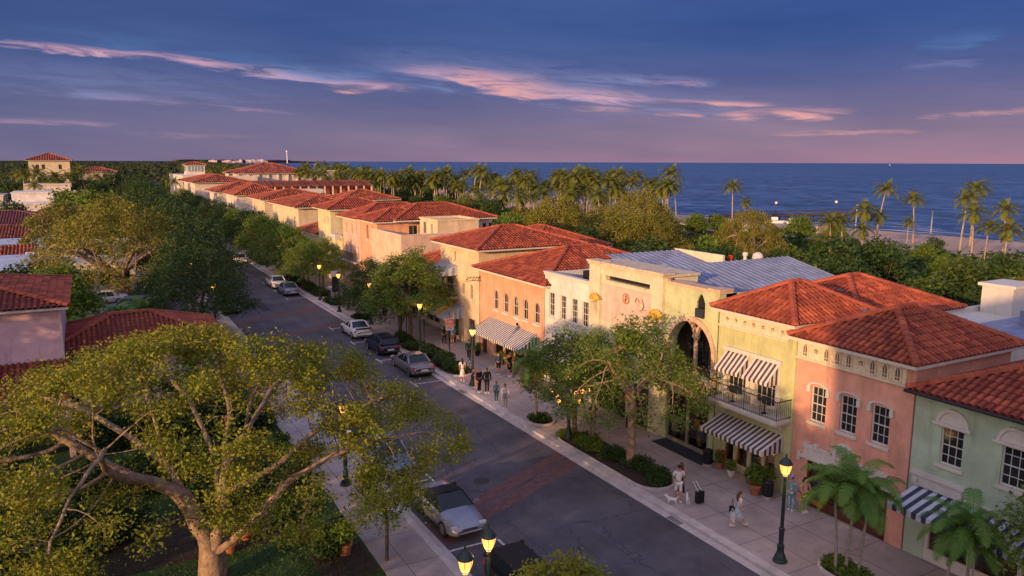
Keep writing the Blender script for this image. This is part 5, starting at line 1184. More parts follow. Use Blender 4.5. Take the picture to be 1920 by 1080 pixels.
    # face: nose, eyes, mouth and ears on the head
    c = g(hd1); b = MB(); hk = k
    b.ball(c + Vector((0, .088, -.012)) * hk, .014 * hk, 6, 0, (1, 1.2, 1.5))
    for sx in (-1, 1): b.ball(c + Vector((sx * .076, 0, -.01)) * hk, .02 * hk, 6, 0, (.5, 1, 1.4)); b.ball(c + Vector((sx * .027, .082, .014)) * hk, .008 * hk, 5, 1)
    b.ball(c + Vector((0, .083, -.05)) * hk, .016 * hk, 6, 2, (1.3, .5, .45)); b.build('face', [SKINS[skin], HAIRS['black'], mat('lips', (.35, .1, .09), .6, 0)], body)
    b = MB(); hc = g(hd1) + Vector((0, -.012, .03)) * k
    hm = HAIRS[hair]
    b.ball(hc, .088 * k, 12, 0, (1, 1.12, 1.02))
    b2 = MB(); n0 = len(b.v)
    for i in range(n0):
        x, y, z = b.v[i]
        if y > hc.y + .055 * k and z < hc.z + .03 * k: b.v[i] = (x, hc.y + .055 * k, z)
        if hairlen < .1 and z < hc.z - .05 * k: b.v[i] = (x * .9, y, hc.z - .05 * k)
    if hairlen > .1:
        b.tube([hc + Vector((0, -.04, .0)) * k, hc + Vector((0, -.085, -.10)) * k, hc + Vector((0, -.10, -.10 - hairlen * .5)) * k, hc + Vector((0, -.085, -.10 - hairlen)) * k], [.075 * k, .085 * k, .08 * k, .03 * k], 8)
    b.build('hair', hm, body, smooth=True)
    if hat:
        b = MB(); b.lathe(hc.x, hc.y, [(.15 * k, hc.z + .03 * k), (.09 * k, hc.z + .045 * k), (.088 * k, hc.z + .10 * k), (.05 * k, hc.z + .12 * k)], 10); b.build('hat', hat, body)
    # garments: slightly larger skinned shells over the same joints
    def shell_(name, idx, eds, grow, m, scale=None):
        mp = {a: i for i, a in enumerate(idx)}
        rad = []
        for a in idx:
            q = Rd[a] if isinstance(Rd[a], tuple) else (Rd[a], Rd[a]); s_ = (scale or {}).get(a, 1); rad.append((q[0] * s_ + grow * k, q[1] * s_ + grow * k))
        return skin_mesh(name, [V[a] for a in idx], [(mp[a], mp[c]) for a, c in eds], rad, 0, m, t)
    if top:
        idx = [ch, pel, wa, up1]; ed = [(pel, wa), (wa, ch), (ch, up1)]
        for sh, el_, wr in armp:
            if topk == 'sleeveless': continue
            if topk in ('jacket',): idx += [sh, el_, wr]; ed += [(up1, sh), (sh, el_), (el_, wr)]
            else:
                m_ = v(*[(V[sh][i] * .35 + V[el_][i] * .65) / k for i in range(3)], .047); idx += [sh, m_]; ed += [(up1, sh), (sh, m_)]
        shell_('jacket' if topk == 'jacket' else 'shirt', idx, ed, .016, top)
    if bottom:
        if botk in ('skirt', 'dress'):
            b = MB(); z1 = g(pel).z + (.10 if botk == 'skirt' else .02) * k; zl = (.52 if botk == 'skirt' else .42) * k
            if botk == 'robe': zl = .1
            ys = [V[legs[0][1]][1], V[legs[1][1]][1]]; cy = sum(ys) / 2
            n = 14; rings = []
            for f_ in (0, .25, .6, 1):
                z = z1 + (zl - z1) * f_; rx = (.125 + .07 * f_) * k * 1.05; ry = (.105 + (.08 + abs(ys[0] - ys[1]) * .55) * f_) * k
                rings.append([(rx * (1 + .05 * math.sin(5 * 2 * math.pi * i / n) * f_) * math.cos(2 * math.pi * i / n), cy * f_ + ry * (1 + .05 * math.sin(5 * 2 * math.pi * i / n) * f_) * math.sin(2 * math.pi * i / n), z) for i in range(n)])
            for q in range(3):
                for i in range(n): b.poly([rings[q][i], rings[q][(i + 1) % n], rings[q + 1][(i + 1) % n], rings[q + 1][i]])
            b.build('skirt' if botk == 'skirt' else 'dress_skirt', bottom, t, smooth=True)
        else:
            idx = [pel]; ed = []
            for hp, kn, cf, an, te in legs:
                if botk == 'shorts': idx += [hp, kn]; ed += [(pel, hp), (hp, kn)]
                else: idx += [hp, kn, cf, an]; ed += [(pel, hp), (hp, kn), (kn, cf), (cf, an)]
            ob = shell_('shorts' if botk == 'shorts' else 'trousers', idx, ed, .016, bottom)
            if botk == 'shorts':
                for hp, kn, *_ in legs: pass
    b = MB()
    for hp, kn, cf, an, te in legs:
        a = g(an); y = a.y + .045 * k; z0 = max(0, a.z - .085 * k)
        pr = [(-.11, .0), (.15, .0), (.17, .03), (.10, .07), (-.02, .085), (-.11, .07)]
        b.fprism(((a.x - .042 * k, y), (0, 1), (1, 0)), [(u * k, z0 + z * k) for u, z in pr], 0, .084 * k)
    b.build('shoes', shoes or CLW, t)
    t.location = (loc[0], loc[1], .12); t.rotation_euler = (0, 0, -face)
    t['_k'] = k
    return t
def fab(n, c, c2=None): return mat('fabric_' + n, c, .85, .12 if not c2 else .1, 6)
CLW, CLK, CLN = fab('white', (.62, .60, .60)), fab('black', (.015, .015, .018)), fab('navy', (.03, .05, .10))
def patterned(n, a, b_, sc=14):
    m = bpy.data.materials.new('fabric_' + n); m.use_nodes = True; t = m.node_tree; p = t.nodes['Principled BSDF']; c = t.nodes.new('ShaderNodeTexCoord'); v = t.nodes.new('ShaderNodeTexVoronoi'); v.inputs['Scale'].default_value = sc
    t.links.new(c.outputs['Object'], v.inputs['Vector']); t.links.new(ramp(v.outputs['Distance'], [(.3, a), (.42, b_)], tree=t), p.inputs['Base Color']); p.inputs['Roughness'].default_value = .85; return m
BLUEPAT = patterned('blue_floral', (.55, .62, .66), (.12, .28, .36)); SKIRTP = patterned('pale_print', (.60, .62, .64), (.25, .33, .42), 18)
PINKF, GREYF, BLUEF, GREENF, TEALF, PEACHF = fab('pink', (.62, .28, .28)), fab('grey', (.30, .29, .30)), fab('bright_blue', (.05, .25, .55)), fab('dark_green', (.02, .075, .05)), fab('teal', (.02, .10, .13)), fab('peach', (.6, .35, .25))
p1 = make_person('woman with long brown hair striding in pale printed skirt, carrying a white bag', 1.66, True, 0, 'brown', .34, CLW, SKIRTP, botk='skirt', stride=.42, arms=((10, 30), (-14, 45)), loc=(24.2, 22.9), face=R(115))
b = MB(); b.box(-.03, .03, -.17, .17, .12, .50)
for s_ in (-1, 1): b.tube([(s_ * .02, -.09, .50), (s_ * .02, -.05, .68), (s_ * .02, .05, .68), (s_ * .02, .09, .50)], .007, 4)
o = tag(b.build('shopping_bag', CLW), 'plain white shopping bag held by the striding woman in the printed skirt', 'bag'); o.location = (23.93, 23.02, .30); o.rotation_euler = (0, 0, R(-20))
b = MB(); b.box(-.08, .08, -.16, .16, .5, .78); b.tube([(0, -.12, .78), (0, 0, 1.15), (0, .12, .78)], .012, 4); o = tag(b.build('handbag', CLK), 'black handbag at the hip of the striding woman in the printed skirt', 'bag'); o.location = (24.1, 23.22, .17); o.rotation_euler = (0, 0, R(-20))
make_person('man in white T-shirt and white shorts seen from behind, beside a woman with a suitcase', 1.80, False, 1, 'black', 0, CLW, CLW, botk='shorts', stride=.15, arms=((5, 30), (-5, 15)), loc=(23.6, 26.2), face=R(25))
make_person('woman with long dark hair and pink top walking beside the man in white', 1.60, True, 1, 'brown', .34, PINKF, CLK, stride=.2, arms=((10, 40), (-10, 15)), loc=(24.25, 26.75), face=R(15))
t = thing('suitcase', 'small black wheeled suitcase with long pale handle behind the walking couple', 'suitcase', (24.35, 25.55, .12)); b = MB(); x, y = 24.35, 25.55
b.box(x - .19, x + .19, y - .12, y + .12, .18, .72); b.box(x - .14, x + .14, y - .15, y - .12, .26, .6); b.build('case', CLK, t); b = MB(); b.tube([(x - .1, y, .72), (x - .12, y + .35, 1.08)], .013, 4); b.tube([(x + .1, y, .72), (x + .08, y + .35, 1.08)], .013, 4); b.tube([(x - .12, y + .35, 1.08), (x + .08, y + .35, 1.08)], .018, 4); b.build('handle', RIM, t)
for sx in (-1, 1): b = MB(); b.ball((x + sx * .15, y, .16), .04, 6, sz=(.6, 1, 1)); b.build('wheel', TYRE, t)
def small_dog(label, loc, rot, c):
    t = local_thing('dog', label, 'dog'); V = []; Ed = []; Rd = []
    def v(p, r): V.append(p); Rd.append(r); return len(V) - 1
    h = v((0, -.16, .25), .072); m_ = v((0, 0, .25), .075); ch = v((0, .16, .26), .088); n_1 = v((0, .23, .36), .055); hd = v((0, .28, .43), .058); mz = v((0, .37, .41), .030); nz_ = v((0, .40, .405), .018)
    for a, b_ in ((h, m_), (m_, ch), (ch, n_1), (n_1, hd), (hd, mz), (mz, nz_)): Ed.append((a, b_))
    t1 = v((0, -.24, .33), .022); t2 = v((0, -.30, .42), .018); Ed += [(h, t1), (t1, t2)]
    for sx in (-1, 1):
        a = v((sx * .055, .16, .15), .03); q = v((sx * .055, .15, .08), .019); f_ = v((sx * .055, .17, .022), .021); Ed.extend([(ch, a), (a, q), (q, f_)])
        a = v((sx * .055, -.14, .17), .038); q = v((sx * .055, -.20, .09), .018); f_ = v((sx * .055, -.17, .022), .021); Ed.extend([(h, a), (a, q), (q, f_)])
        er = v((sx * .035, .26, .50), .012); Ed.append((hd, er))
    skin_mesh('body', V, Ed, Rd, 1, c, t); t.location = loc; t.rotation_euler = (0, 0, rot); return t
small_dog('small white dog at the feet of the man in white, nearer the kerb', (23.15, 26.1, .12), .9, CLW); small_dog('small white dog at the feet of the man in white, nearer the suitcase', (23.75, 25.7, .12), -.6, CLW)
make_person('woman in long pale blue patterned robe and flower headscarf outside the wooden shopfront', 1.70, True, 1, 'black', 0, BLUEPAT, BLUEPAT, topk='jacket', botk='trousers', arms=((20, 60), (10, 40)), loc=(27.55, 22.95), face=R(80), hat=patterned('scarf', (.5, .5, .6), (.15, .2, .5), 20))
make_person('woman with long black hair and black shorts behind the woman in blue robe', 1.68, True, 0, 'black', .3, PINKF, CLK, botk='shorts', arms=((15, 70), (0, 30)), loc=(27.95, 22.55), face=R(190))
make_person('person in long black coat, left of the pair in black by the kerb', 1.74, False, 0, 'blond', 0, CLK, CLK, topk='jacket', arms=((0, 20), (0, 15)), loc=(23.15, 46.35), face=R(160))
make_person('person in long black coat, right of the pair in black by the kerb', 1.78, False, 2, 'black', 0, CLK, CLK, topk='jacket', arms=((10, 20), (0, 25)), loc=(23.55, 45.95), face=R(200))
make_person('person in peach top bending behind the pair in black', 1.62, True, 0, 'blond', .1, PEACHF, PEACHF, arms=((20, 50), (25, 50)), lean=.4, loc=(23.45, 47.4), face=R(240))
make_person('child in teal outfit standing between the black-clad pair and the person with white bag', 1.42, True, 2, 'black', 0, TEALF, TEALF, arms=((5, 10), (-5, 10)), loc=(23.15, 43.8), face=R(30))
make_person('person in white jacket carrying a large pale tote, short of the round palm bed', 1.68, True, 1, 'brown', 0, CLW, GREYF, topk='jacket', arms=((20, 60), (15, 60)), stride=.1, loc=(23.0, 42.3), face=R(200))
b = MB(); b.box(-.22, .22, -.05, .05, .75, 1.12); b.tube([(-.12, 0, 1.12), (0, 0, 1.35), (.12, 0, 1.12)], .012, 4); o = tag(b.build('tote_bag', mat('lilac_bag', (.5, .47, .58), .8, .1)), 'large pale lilac tote carried by the person in white jacket', 'bag'); o.location = (22.78, 42.15, .12); o.rotation_euler = (0, 0, R(40))
make_person('woman with long black hair in white dress between shrub bed and lamp post', 1.70, True, 1, 'black', .3, CLW, CLW, botk='dress', stride=.2, arms=((0, 15), (5, 20)), loc=(23.3, 49.4), face=R(20))
make_person('person in bright blue shirt beneath the grey awnings', 1.76, False, 0, 'brown', 0, BLUEF, fab('khaki', (.25, .14, .09)), botk='shorts', arms=((5, 30), (5, 30)), loc=(27.3, 59.9), face=R(10))
make_person('person in black beside the bright blue shirt', 1.68, True, 1, 'black', .2, CLK, CLK, stride=.25, arms=((-10, 15), (12, 15)), loc=(26.7, 60.3), face=R(0))
make_person('person in dark green jacket walking past the lamp post', 1.78, False, 1, 'black', 0, GREENF, fab('dark_brown', (.05, .03, .03)), topk='jacket', stride=.4, arms=((25, 20), (-20, 20)), loc=(26.2, 54.3), face=R(210))
make_person('person with black and blue jacket, left of the trio by the salmon shopfront', 1.72, False, 1, 'black', 0, CLN, CLK, topk='jacket', botk='shorts', arms=((15, 50), (5, 30)), loc=(26.45, 49.7), face=R(200))
make_person('person in black, right of the trio by the salmon shopfront', 1.74, False, 0, 'brown', 0, CLK, CLK, botk='shorts', arms=((5, 20), (5, 30)), loc=(26.95, 48.9), face=R(160))
make_person('person in ochre yellow jacket behind the trio by the salmon shopfront', 1.70, True, 1, 'brown', .1, fab('ochre', (.5, .27, .03)), CLK, topk='jacket', arms=((15, 50), (5, 30)), loc=(27.3, 49.4), face=R(180))
make_person('person in pink hooded top and black leggings walking on the left pavement', 1.66, True, 1, 'brown', 0, PINKF, CLK, topk='jacket', stride=.22, arms=((10, 70), (-5, 20)), loc=(10.7, 33.6), face=R(170))
make_person('thin person in black under the leaning fig trunk', 1.72, False, 1, 'black', 0, CLK, CLK, arms=((5, 10), (5, 10)), loc=(25.7, 36.2), face=R(30))
make_person('person in pink by the shop behind the farther street lamp', 1.66, True, 0, 'brown', .2, PINKF, GREYF, arms=((5, 10), (5, 10)), loc=(26.4, 69.8), face=R(180)); make_person('person in dark clothes next to the pink one by the far shop', 1.75, False, 0, 'brown', 0, CLK, CLN, arms=((5, 10), (5, 10)), loc=(26.8, 70.6), face=R(200))

# ------------------------------------------------------------------ street furniture
def bin_(x, y, label, c=CLK):
    t = thing('litter_bin', label, 'bin', (x, y, .12)); b = MB(); b.lathe(x, y, [(.26, .12), (.26, .25), (.24, .26)], 12); b.build('base', CONC, t); b = MB(); b.lathe(x, y, [(.235, .26), (.25, .9), (.27, .95), (.22, 1.02), (.12, 1.06)], 12)
    for k in range(12): a = math.pi * k / 6; b.box(x + .245 * math.cos(a) - .012, x + .245 * math.cos(a) + .012, y + .245 * math.sin(a) - .012, y + .245 * math.sin(a) + .012, .28, .9)
    b.build('barrel', IRON, t)
bin_(27.7, 35.2, 'dark round litter bin at the corner pier left of the glass shopfront'); bin_(27.9, 28.8, 'dark litter bin at the left end of the flower shop window'); bin_(27.6, 24.4, 'dark brown bin heaped with cloth beside the lime green pilaster'); bin_(26.5, 75, 'litter bin near the far corner shop')
t = thing('bench', 'wrought metal bench in the small bed by the far street lamp', 'bench', (24.2, 75, .12)); b = MB()
for k in range(6): b.box(23.4, 25.0, 74.8 + .08 * k, 74.85 + .08 * k, .55, .58)
b.build('seat', IRON, t)
for x in (23.5, 24.9): b = MB(); b.tube([(x, 74.8, .12), (x, 74.8, .8)], .025, 4); b.tube([(x, 75.25, .12), (x, 75.3, 1.1)], .025, 4); b.tube([(x, 74.8, .8), (x, 75.28, .8)], .025, 4); b.build('leg', IRON, t)
b = MB()
for k in range(4): b.tube([(23.5, 75.3, .7 + .12 * k), (24.9, 75.3, .7 + .12 * k)], .018, 4)
b.build('backrest', IRON, t)
t = thing('news_cabinet', 'grey street cabinet with dark front beside the lit lamp at mid distance', 'cabinet', (24.2, 85.5, .12)); b = MB(); b.box(23.8, 24.8, 85.3, 86.1, .12, 1.7); b.box(23.7, 24.9, 85.2, 86.2, 1.7, 1.85); b.build('body', mat('cabinet_grey', (.36, .36, .4), .7, .1), t); b = MB(); b.box(23.75, 23.8, 85.4, 86, .4, 1.5); b.build('door', CLK, t)
t = thing('sign_post', 'tall dark post with large pale sign panel near the lit lamp', 'sign', (23.9, 84, .12)); b = MB(); b.tube([(23.9, 84, .12), (23.9, 84, 3.4)], .06, 6); b.build('post', IRON, t); b = MB(); b.box(23.5, 24.5, 83.95, 84.05, 3.3, 3.9); b.build('panel', mat('sign_pale', (.5, .46, .46), .7, .1), t); b = MB(); b.box(23.6, 24.4, 83.9, 84.1, 1.5, 3.25); b.build('banner', CLK, t)
t = thing('sign_post', 'slim pavement pole carrying a red and white parking notice', 'sign', (26.3, 58.3, .12)); b = MB(); b.tube([(26.3, 58.3, .12), (26.3, 58.3, 3.4)], .045, 6); b.build('post', IRON, t)
b = MB(); b.box(25.95, 26.65, 58.2, 58.24, 1.9, 2.9, 0); b.box(26.0, 26.6, 58.19, 58.2, 2.4, 2.85, 1)
for z in (2.0, 2.12, 2.24): b.box(26.03, 26.57, 58.19, 58.2, z, z + .05, 1)
for z in (2.5, 2.65): b.box(26.07, 26.53, 58.185, 58.19, z, z + .07, 0)
b.build('sign_panel', [WHITE, mat('sign_red', (.5, .03, .03), .6, 0)], t)
for k, y in enumerate((61.8, 57.8)):
    b = MB(); b.tube([(23.8, y, .12), (23.8, y, 3.2)], .045, 6); b.box(23.77, 23.83, y - .16, y + .16, 2.7, 3.15); tag(b.build('parking_pole', IRON), ['slim dark parking pole in front of the dark navy hatchback', 'slim dark parking pole in the shrub bed beside the grey coupe'][k], 'pole')
# balcony set
def chair_(lbl, x, y, rot):
    t = local_thing('garden_chair', lbl, 'chair', 'white chairs on the balcony'); b = MB(); b.box(-.2, .2, -.2, .2, .42, .45); b.build('seat', WHITE, t); b = MB()
    for k in range(5): b.tube([(-.18 + .09 * k, -.2, .45), (-.18 + .09 * k, -.25, .9)], .012, 4)
    b.tube([(-.2, -.25, .9), (.2, -.25, .9)], .016, 4); b.build('backrest', WHITE, t)
    for sx in (-1, 1):
        for sy in (-1, 1): b = MB(); b.tube([(sx * .18, sy * .18, 0), (sx * .18, sy * .18, .42)], .014, 4); b.build('leg', WHITE, t)
    t.location = (x, y, 3.985); t.rotation_euler = (0, 0, rot)
for k, (y, r_) in enumerate(((28.1, 2.8), (27.0, .4), (25.9, 3.0), (24.9, .2))): chair_(['white balcony chair at the far left of the railing', 'white balcony chair between the two awnings', 'white balcony chair before the right french door', 'white balcony chair at the right end of the railing'][k], 28.15, y, r_)
for k, y in enumerate((27.5, 25.4)):
    b = MB(); b.lathe(28.15, y, [(.18, 3.99), (.03, 4.02), (.025, 4.68), (.27, 4.70), (.27, 4.73)], 12); tag(b.build('bistro_table', IRON), ['small round iron table on the left half of the balcony', 'small round iron table on the right half of the balcony'][k], 'table')
b = MB(); b.box(0, .9, 0, .6, .0, .012); o = tag(b.build('utility_cover', mat('cover_tan', (.32, .25, .17), .8, .2, 4)), 'tan utility cover plate set in the left pavement', 'cover'); o.location = (10.3, 24.1, .125)
# ------------------------------------------------------------------ vegetation
def leafmat(n, c, c2, tr=.25): return mat('leaf_' + n, c, .6, .3, .9, tint=1., col2=c2, trans=tr, spec=.25)
LF_OAK = leafmat('oak', (0.157, 0.202, 0.018), (0.278, 0.265, 0.024), .3)
LF_STREET = leafmat('street', (0.085, 0.163, 0.025), (0.158, 0.197, 0.026))
LF_DARK = leafmat('dark', (0.028, 0.064, 0.017), (0.058, 0.104, 0.023))
LF_GOLD = leafmat('gold', (0.209, 0.175, 0.025), (0.125, 0.167, 0.028))
LF_BRIGHT = leafmat('bright', (0.074, 0.162, 0.022), (0.162, 0.211, 0.025))
LF_PALM = leafmat('palm', (0.090, 0.132, 0.021), (0.180, 0.180, 0.031), .2)
LF_PALMN = leafmat('near_palm', (0.073, 0.190, 0.029), (0.146, 0.248, 0.044), .3)
LF_DRY = leafmat('dry', (0.240, 0.144, 0.072), (0.144, 0.084, 0.042), .1)
BARK = mat('oak_bark', (.26, .185, .13), .95, .38, 3.2, 1., 9, stain=.6)
BARKD = mat('dark_bark', (.12, .09, .07), .95, .3, 3, .7, 14)
BARKP = mat('palm_bark', (.34, .27, .20), .95, .25, 4, .6, 20)
def raw_mesh(name, V, F4, mats, tint=None, parent=None, mi=None):
    """fast mesh of quads from numpy arrays"""
    me = bpy.data.meshes.new(name); V = np.asarray(V, dtype=np.float32); F4 = np.asarray(F4, dtype=np.int32); n = len(F4)
    me.vertices.add(len(V)); me.vertices.foreach_set('co', V.ravel()); me.loops.add(n * 4); me.loops.foreach_set('vertex_index', F4.ravel())
    me.polygons.add(n); me.polygons.foreach_set('loop_start', np.arange(n, dtype=np.int32) * 4); me.polygons.foreach_set('loop_total', np.full(n, 4, dtype=np.int32))
    for m in (mats if isinstance(mats, (list, tuple)) else [mats]): me.materials.append(m)
    if mi is not None: me.polygons.foreach_set('material_index', np.asarray(mi, dtype=np.int32))
    me.update(calc_edges=True); me.validate()
    a = me.attributes.new('tint', 'FLOAT', 'FACE'); a.data.foreach_set('value', (tint if tint is not None else np.random.rand(n)).astype(np.float32))
    ob = bpy.data.objects.new(name, me); COL.objects.link(ob)
    if parent is not None: ob.parent = parent
    return ob
def leaf_quads(C, size, rng, upb=.35, asp=.5, out=None):
    """one leaf-shaped quad at each centre; returns vertices and faces"""
    n = len(C); d = rng.normal(size=(n, 3)); d[:, 2] *= .6
    if out is not None: d += out * 1.0
    d /= np.linalg.norm(d, axis=1)[:, None]; nn = rng.normal(size=(n, 3)); nn[:, 2] += upb * .9
    s = np.cross(d, nn); s /= np.linalg.norm(s, axis=1)[:, None] + 1e-6; L = (size * rng.uniform(.45, 1.5, n))[:, None]
    a = C - d * L * .5; t = C + d * L * .5; l = C - s * L * asp * .5 + d * L * .05; r = C + s * L * asp * .5 + d * L * .05
    return np.stack([a, l, t, r], 1).reshape(-1, 3), np.arange(n * 4).reshape(-1, 4)
def colonize(pts, par, attr, step, infl, kill, iters, rng, tropism=(0, 0, .05)):
    P = [np.array(p, float) for p in pts]; PA = list(par); A = np.array(attr); alive = np.ones(len(A), bool)
    arr = np.array(P); dist = np.full(len(A), 1e9); near = np.zeros(len(A), int)
    def upd(i0):
        nonlocal dist, near
        new = np.array(P[i0:]); 
        D = np.linalg.norm(A[:, None, :] - new[None], axis=2); j = D.argmin(1); dm = D[np.arange(len(A)), j]; b_ = dm < dist; dist[b_] = dm[b_]; near[b_] = j[b_] + i0
    upd(0)
    for it in range(iters):
        act = alive & (dist < infl)
        if not act.any(): break
        ids = np.unique(near[act]); i0 = len(P)
        for i in ids:
            q = A[act & (near == i)] - P[i]; q /= np.linalg.norm(q, axis=1)[:, None] + 1e-9; d = q.sum(0); d = d / (np.linalg.norm(d) + 1e-9) + np.array(tropism) + rng.normal(size=3) * .16
            d /= np.linalg.norm(d) + 1e-9; P.append(P[i] + d * step); PA.append(int(i))
        upd(i0); alive &= dist > kill
        if len(P) > 9000: break
    return np.array(P), PA
def tree_mesh(P, PA, r_tip, r_base, expo, rng, sides=(8, 4), parent=None, bark=None, minr=0., smooth_it=2, name='trunk', thin=.75):
    n = len(P); ch = [[] for _ in range(n)]
    for i in range(n):
        if PA[i] >= 0: ch[PA[i]].append(i)
    r = np.zeros(n); cnt = np.zeros(n, int)
    for i in range(n - 1, -1, -1):
        if not ch[i]: r[i] = r_tip; cnt[i] = 1
        else: r[i] = (sum(r[c] ** expo for c in ch[i])) ** (1 / expo); cnt[i] = 1 + sum(cnt[c] for c in ch[i])
    r *= r_base / r[0] if r_base else 1; r = np.where(r < thin * r_base, r * (.55 + .45 * r / (thin * r_base)), r); r = np.maximum(r, r_tip)
    Q = P.copy()
    for _ in range(smooth_it):
        Z = Q.copy()
        for i in range(1, n):
            if ch[i]: m = max(ch[i], key=lambda c: r[c]); Z[i] = Q[i] * .5 + (Q[PA[i]] + Q[m]) * .25
        Q = Z
    b = MB(); done = set()
    for i in range(n):
        for c in ch[i]:
            if i and c == max(ch[i], key=lambda c_: r[c_]): continue   # continues the parent's chain
            path = [Q[i], Q[c]]; rad = [min(r[i], r[c] * 1.35), r[c]]; k = c
            while ch[k]:
                m = max(ch[k], key=lambda c_: r[c_]); path.append(Q[m]); rad.append(r[m] * (1 + .13 * math.sin(m * 2.7)) if r[m] > .05 else r[m]); k = m
            if rad[0] < minr: continue
            s = sides[0] if rad[1] > .12 * 1 else (6 if rad[1] > .05 else sides[1])
            b.tube([tuple(p) for p in path], rad, s, cap=False, t=.5)
    return b.build(name, bark or BARK, parent, smooth=True), Q, r, cnt, ch
def dome(n, rx, ry, z0, z1, rng, shellw=.35, flat=2.2, gaps=.0, cx=0, cy=0, scale=.25, low=0.):
    """attraction points in the outer layer of a spreading crown, with gaps between clumps"""
    out = []
    ph = rng.uniform(0, 6.28, 6)
    while len(out) < n:
        a = rng.uniform(0, 6.2832); q = math.sqrt(rng.uniform(0, 1)); lob = 1 + .10 * math.sin(3 * a + ph[0]) + .08 * math.sin(5 * a + ph[1])
        x, y = q * rx * lob * math.cos(a), q * ry * lob * math.sin(a); zt = z1 - (z1 - z0) * q ** flat - abs(rng.normal()) * (z1 - z0) * shellw - low * rng.random() * q
        g_ = math.sin(x * 1.3 * scale * 4 + ph[2]) * math.sin(y * 1.2 * scale * 4 + ph[3]) + .5 * math.sin((x + y) * scale * 5 + ph[4]) + .3 * math.sin(zt * 2 + ph[5])
        if g_ < gaps - .75 or zt < z0 * .93: continue
        out.append((cx + x, cy + y, zt))
    return np.array(out)
def broad_tree(name, label, cat, seed, h, rad, trunk_h, r0, n_attr, leaves, lsize, lm, bark, group=None, forks=3, step=.38, spread=.34, minr=.012, ry=None, leanx=0., gaps=0., flat=2.2, shellw=.3, expo=2.25, limb=.55, low=0.):
    rng = np.random.default_rng(seed); t = local_thing(name, label, cat, group)
    P = [(0, 0, 0)]; PA = [-1]; k = max(2, int(trunk_h / step))
    for i in range(k): P.append((leanx * (i + 1) / k + rng.normal() * .03, rng.normal() * .03, trunk_h * (i + 1) / k)); PA.append(len(P) - 2)
    top = len(P) - 1; a0 = rng.uniform(0, 6.28)
    for f_ in range(forks):
        a = a0 + 6.28 * f_ / forks + rng.normal() * .25; last = top if rng.random() < .6 else max(1, top - 1); m = max(2, int(rad * limb / step)); px, py, pz = P[last]
        for i in range(m):
            q = (i + 1) / m; P.append((px + math.cos(a) * rad * limb * q + rng.normal() * .05, py + math.sin(a) * rad * limb * q + rng.normal() * .05, pz + (h - trunk_h) * .55 * q ** .85)); PA.append(last); last = len(P) - 1
    A = dome(n_attr, rad, ry or rad, trunk_h * .9, h, rng, shellw, flat, gaps, cx=leanx, low=low)
    P, PA = colonize(P, PA, A, step, rad * .9 + 1.5, step * 1.5, 60, rng)
    tr, Q, r, cnt, ch = tree_mesh(P, PA, .012 * (h / 8), r0, expo, rng, parent=t, bark=bark, minr=minr)
    tips = np.where(cnt <= 5)[0]; tips = tips[Q[tips, 2] > trunk_h * .8]
    per = max(1, leaves // max(1, len(tips))); C = np.repeat(Q[tips], per, 0) + rng.normal(size=(len(tips) * per, 3)) * spread * np.array([1, 1, .62])
    keep = rng.random(len(C)) < .95; C = C[keep]; V, F_ = leaf_quads(C, lsize, rng)
    clump = np.repeat(rng.random(len(tips)), per)[keep] * .6 + rng.random(len(C)) * .4
    raw_mesh('crown', V, F_, lm, clump, t); return t

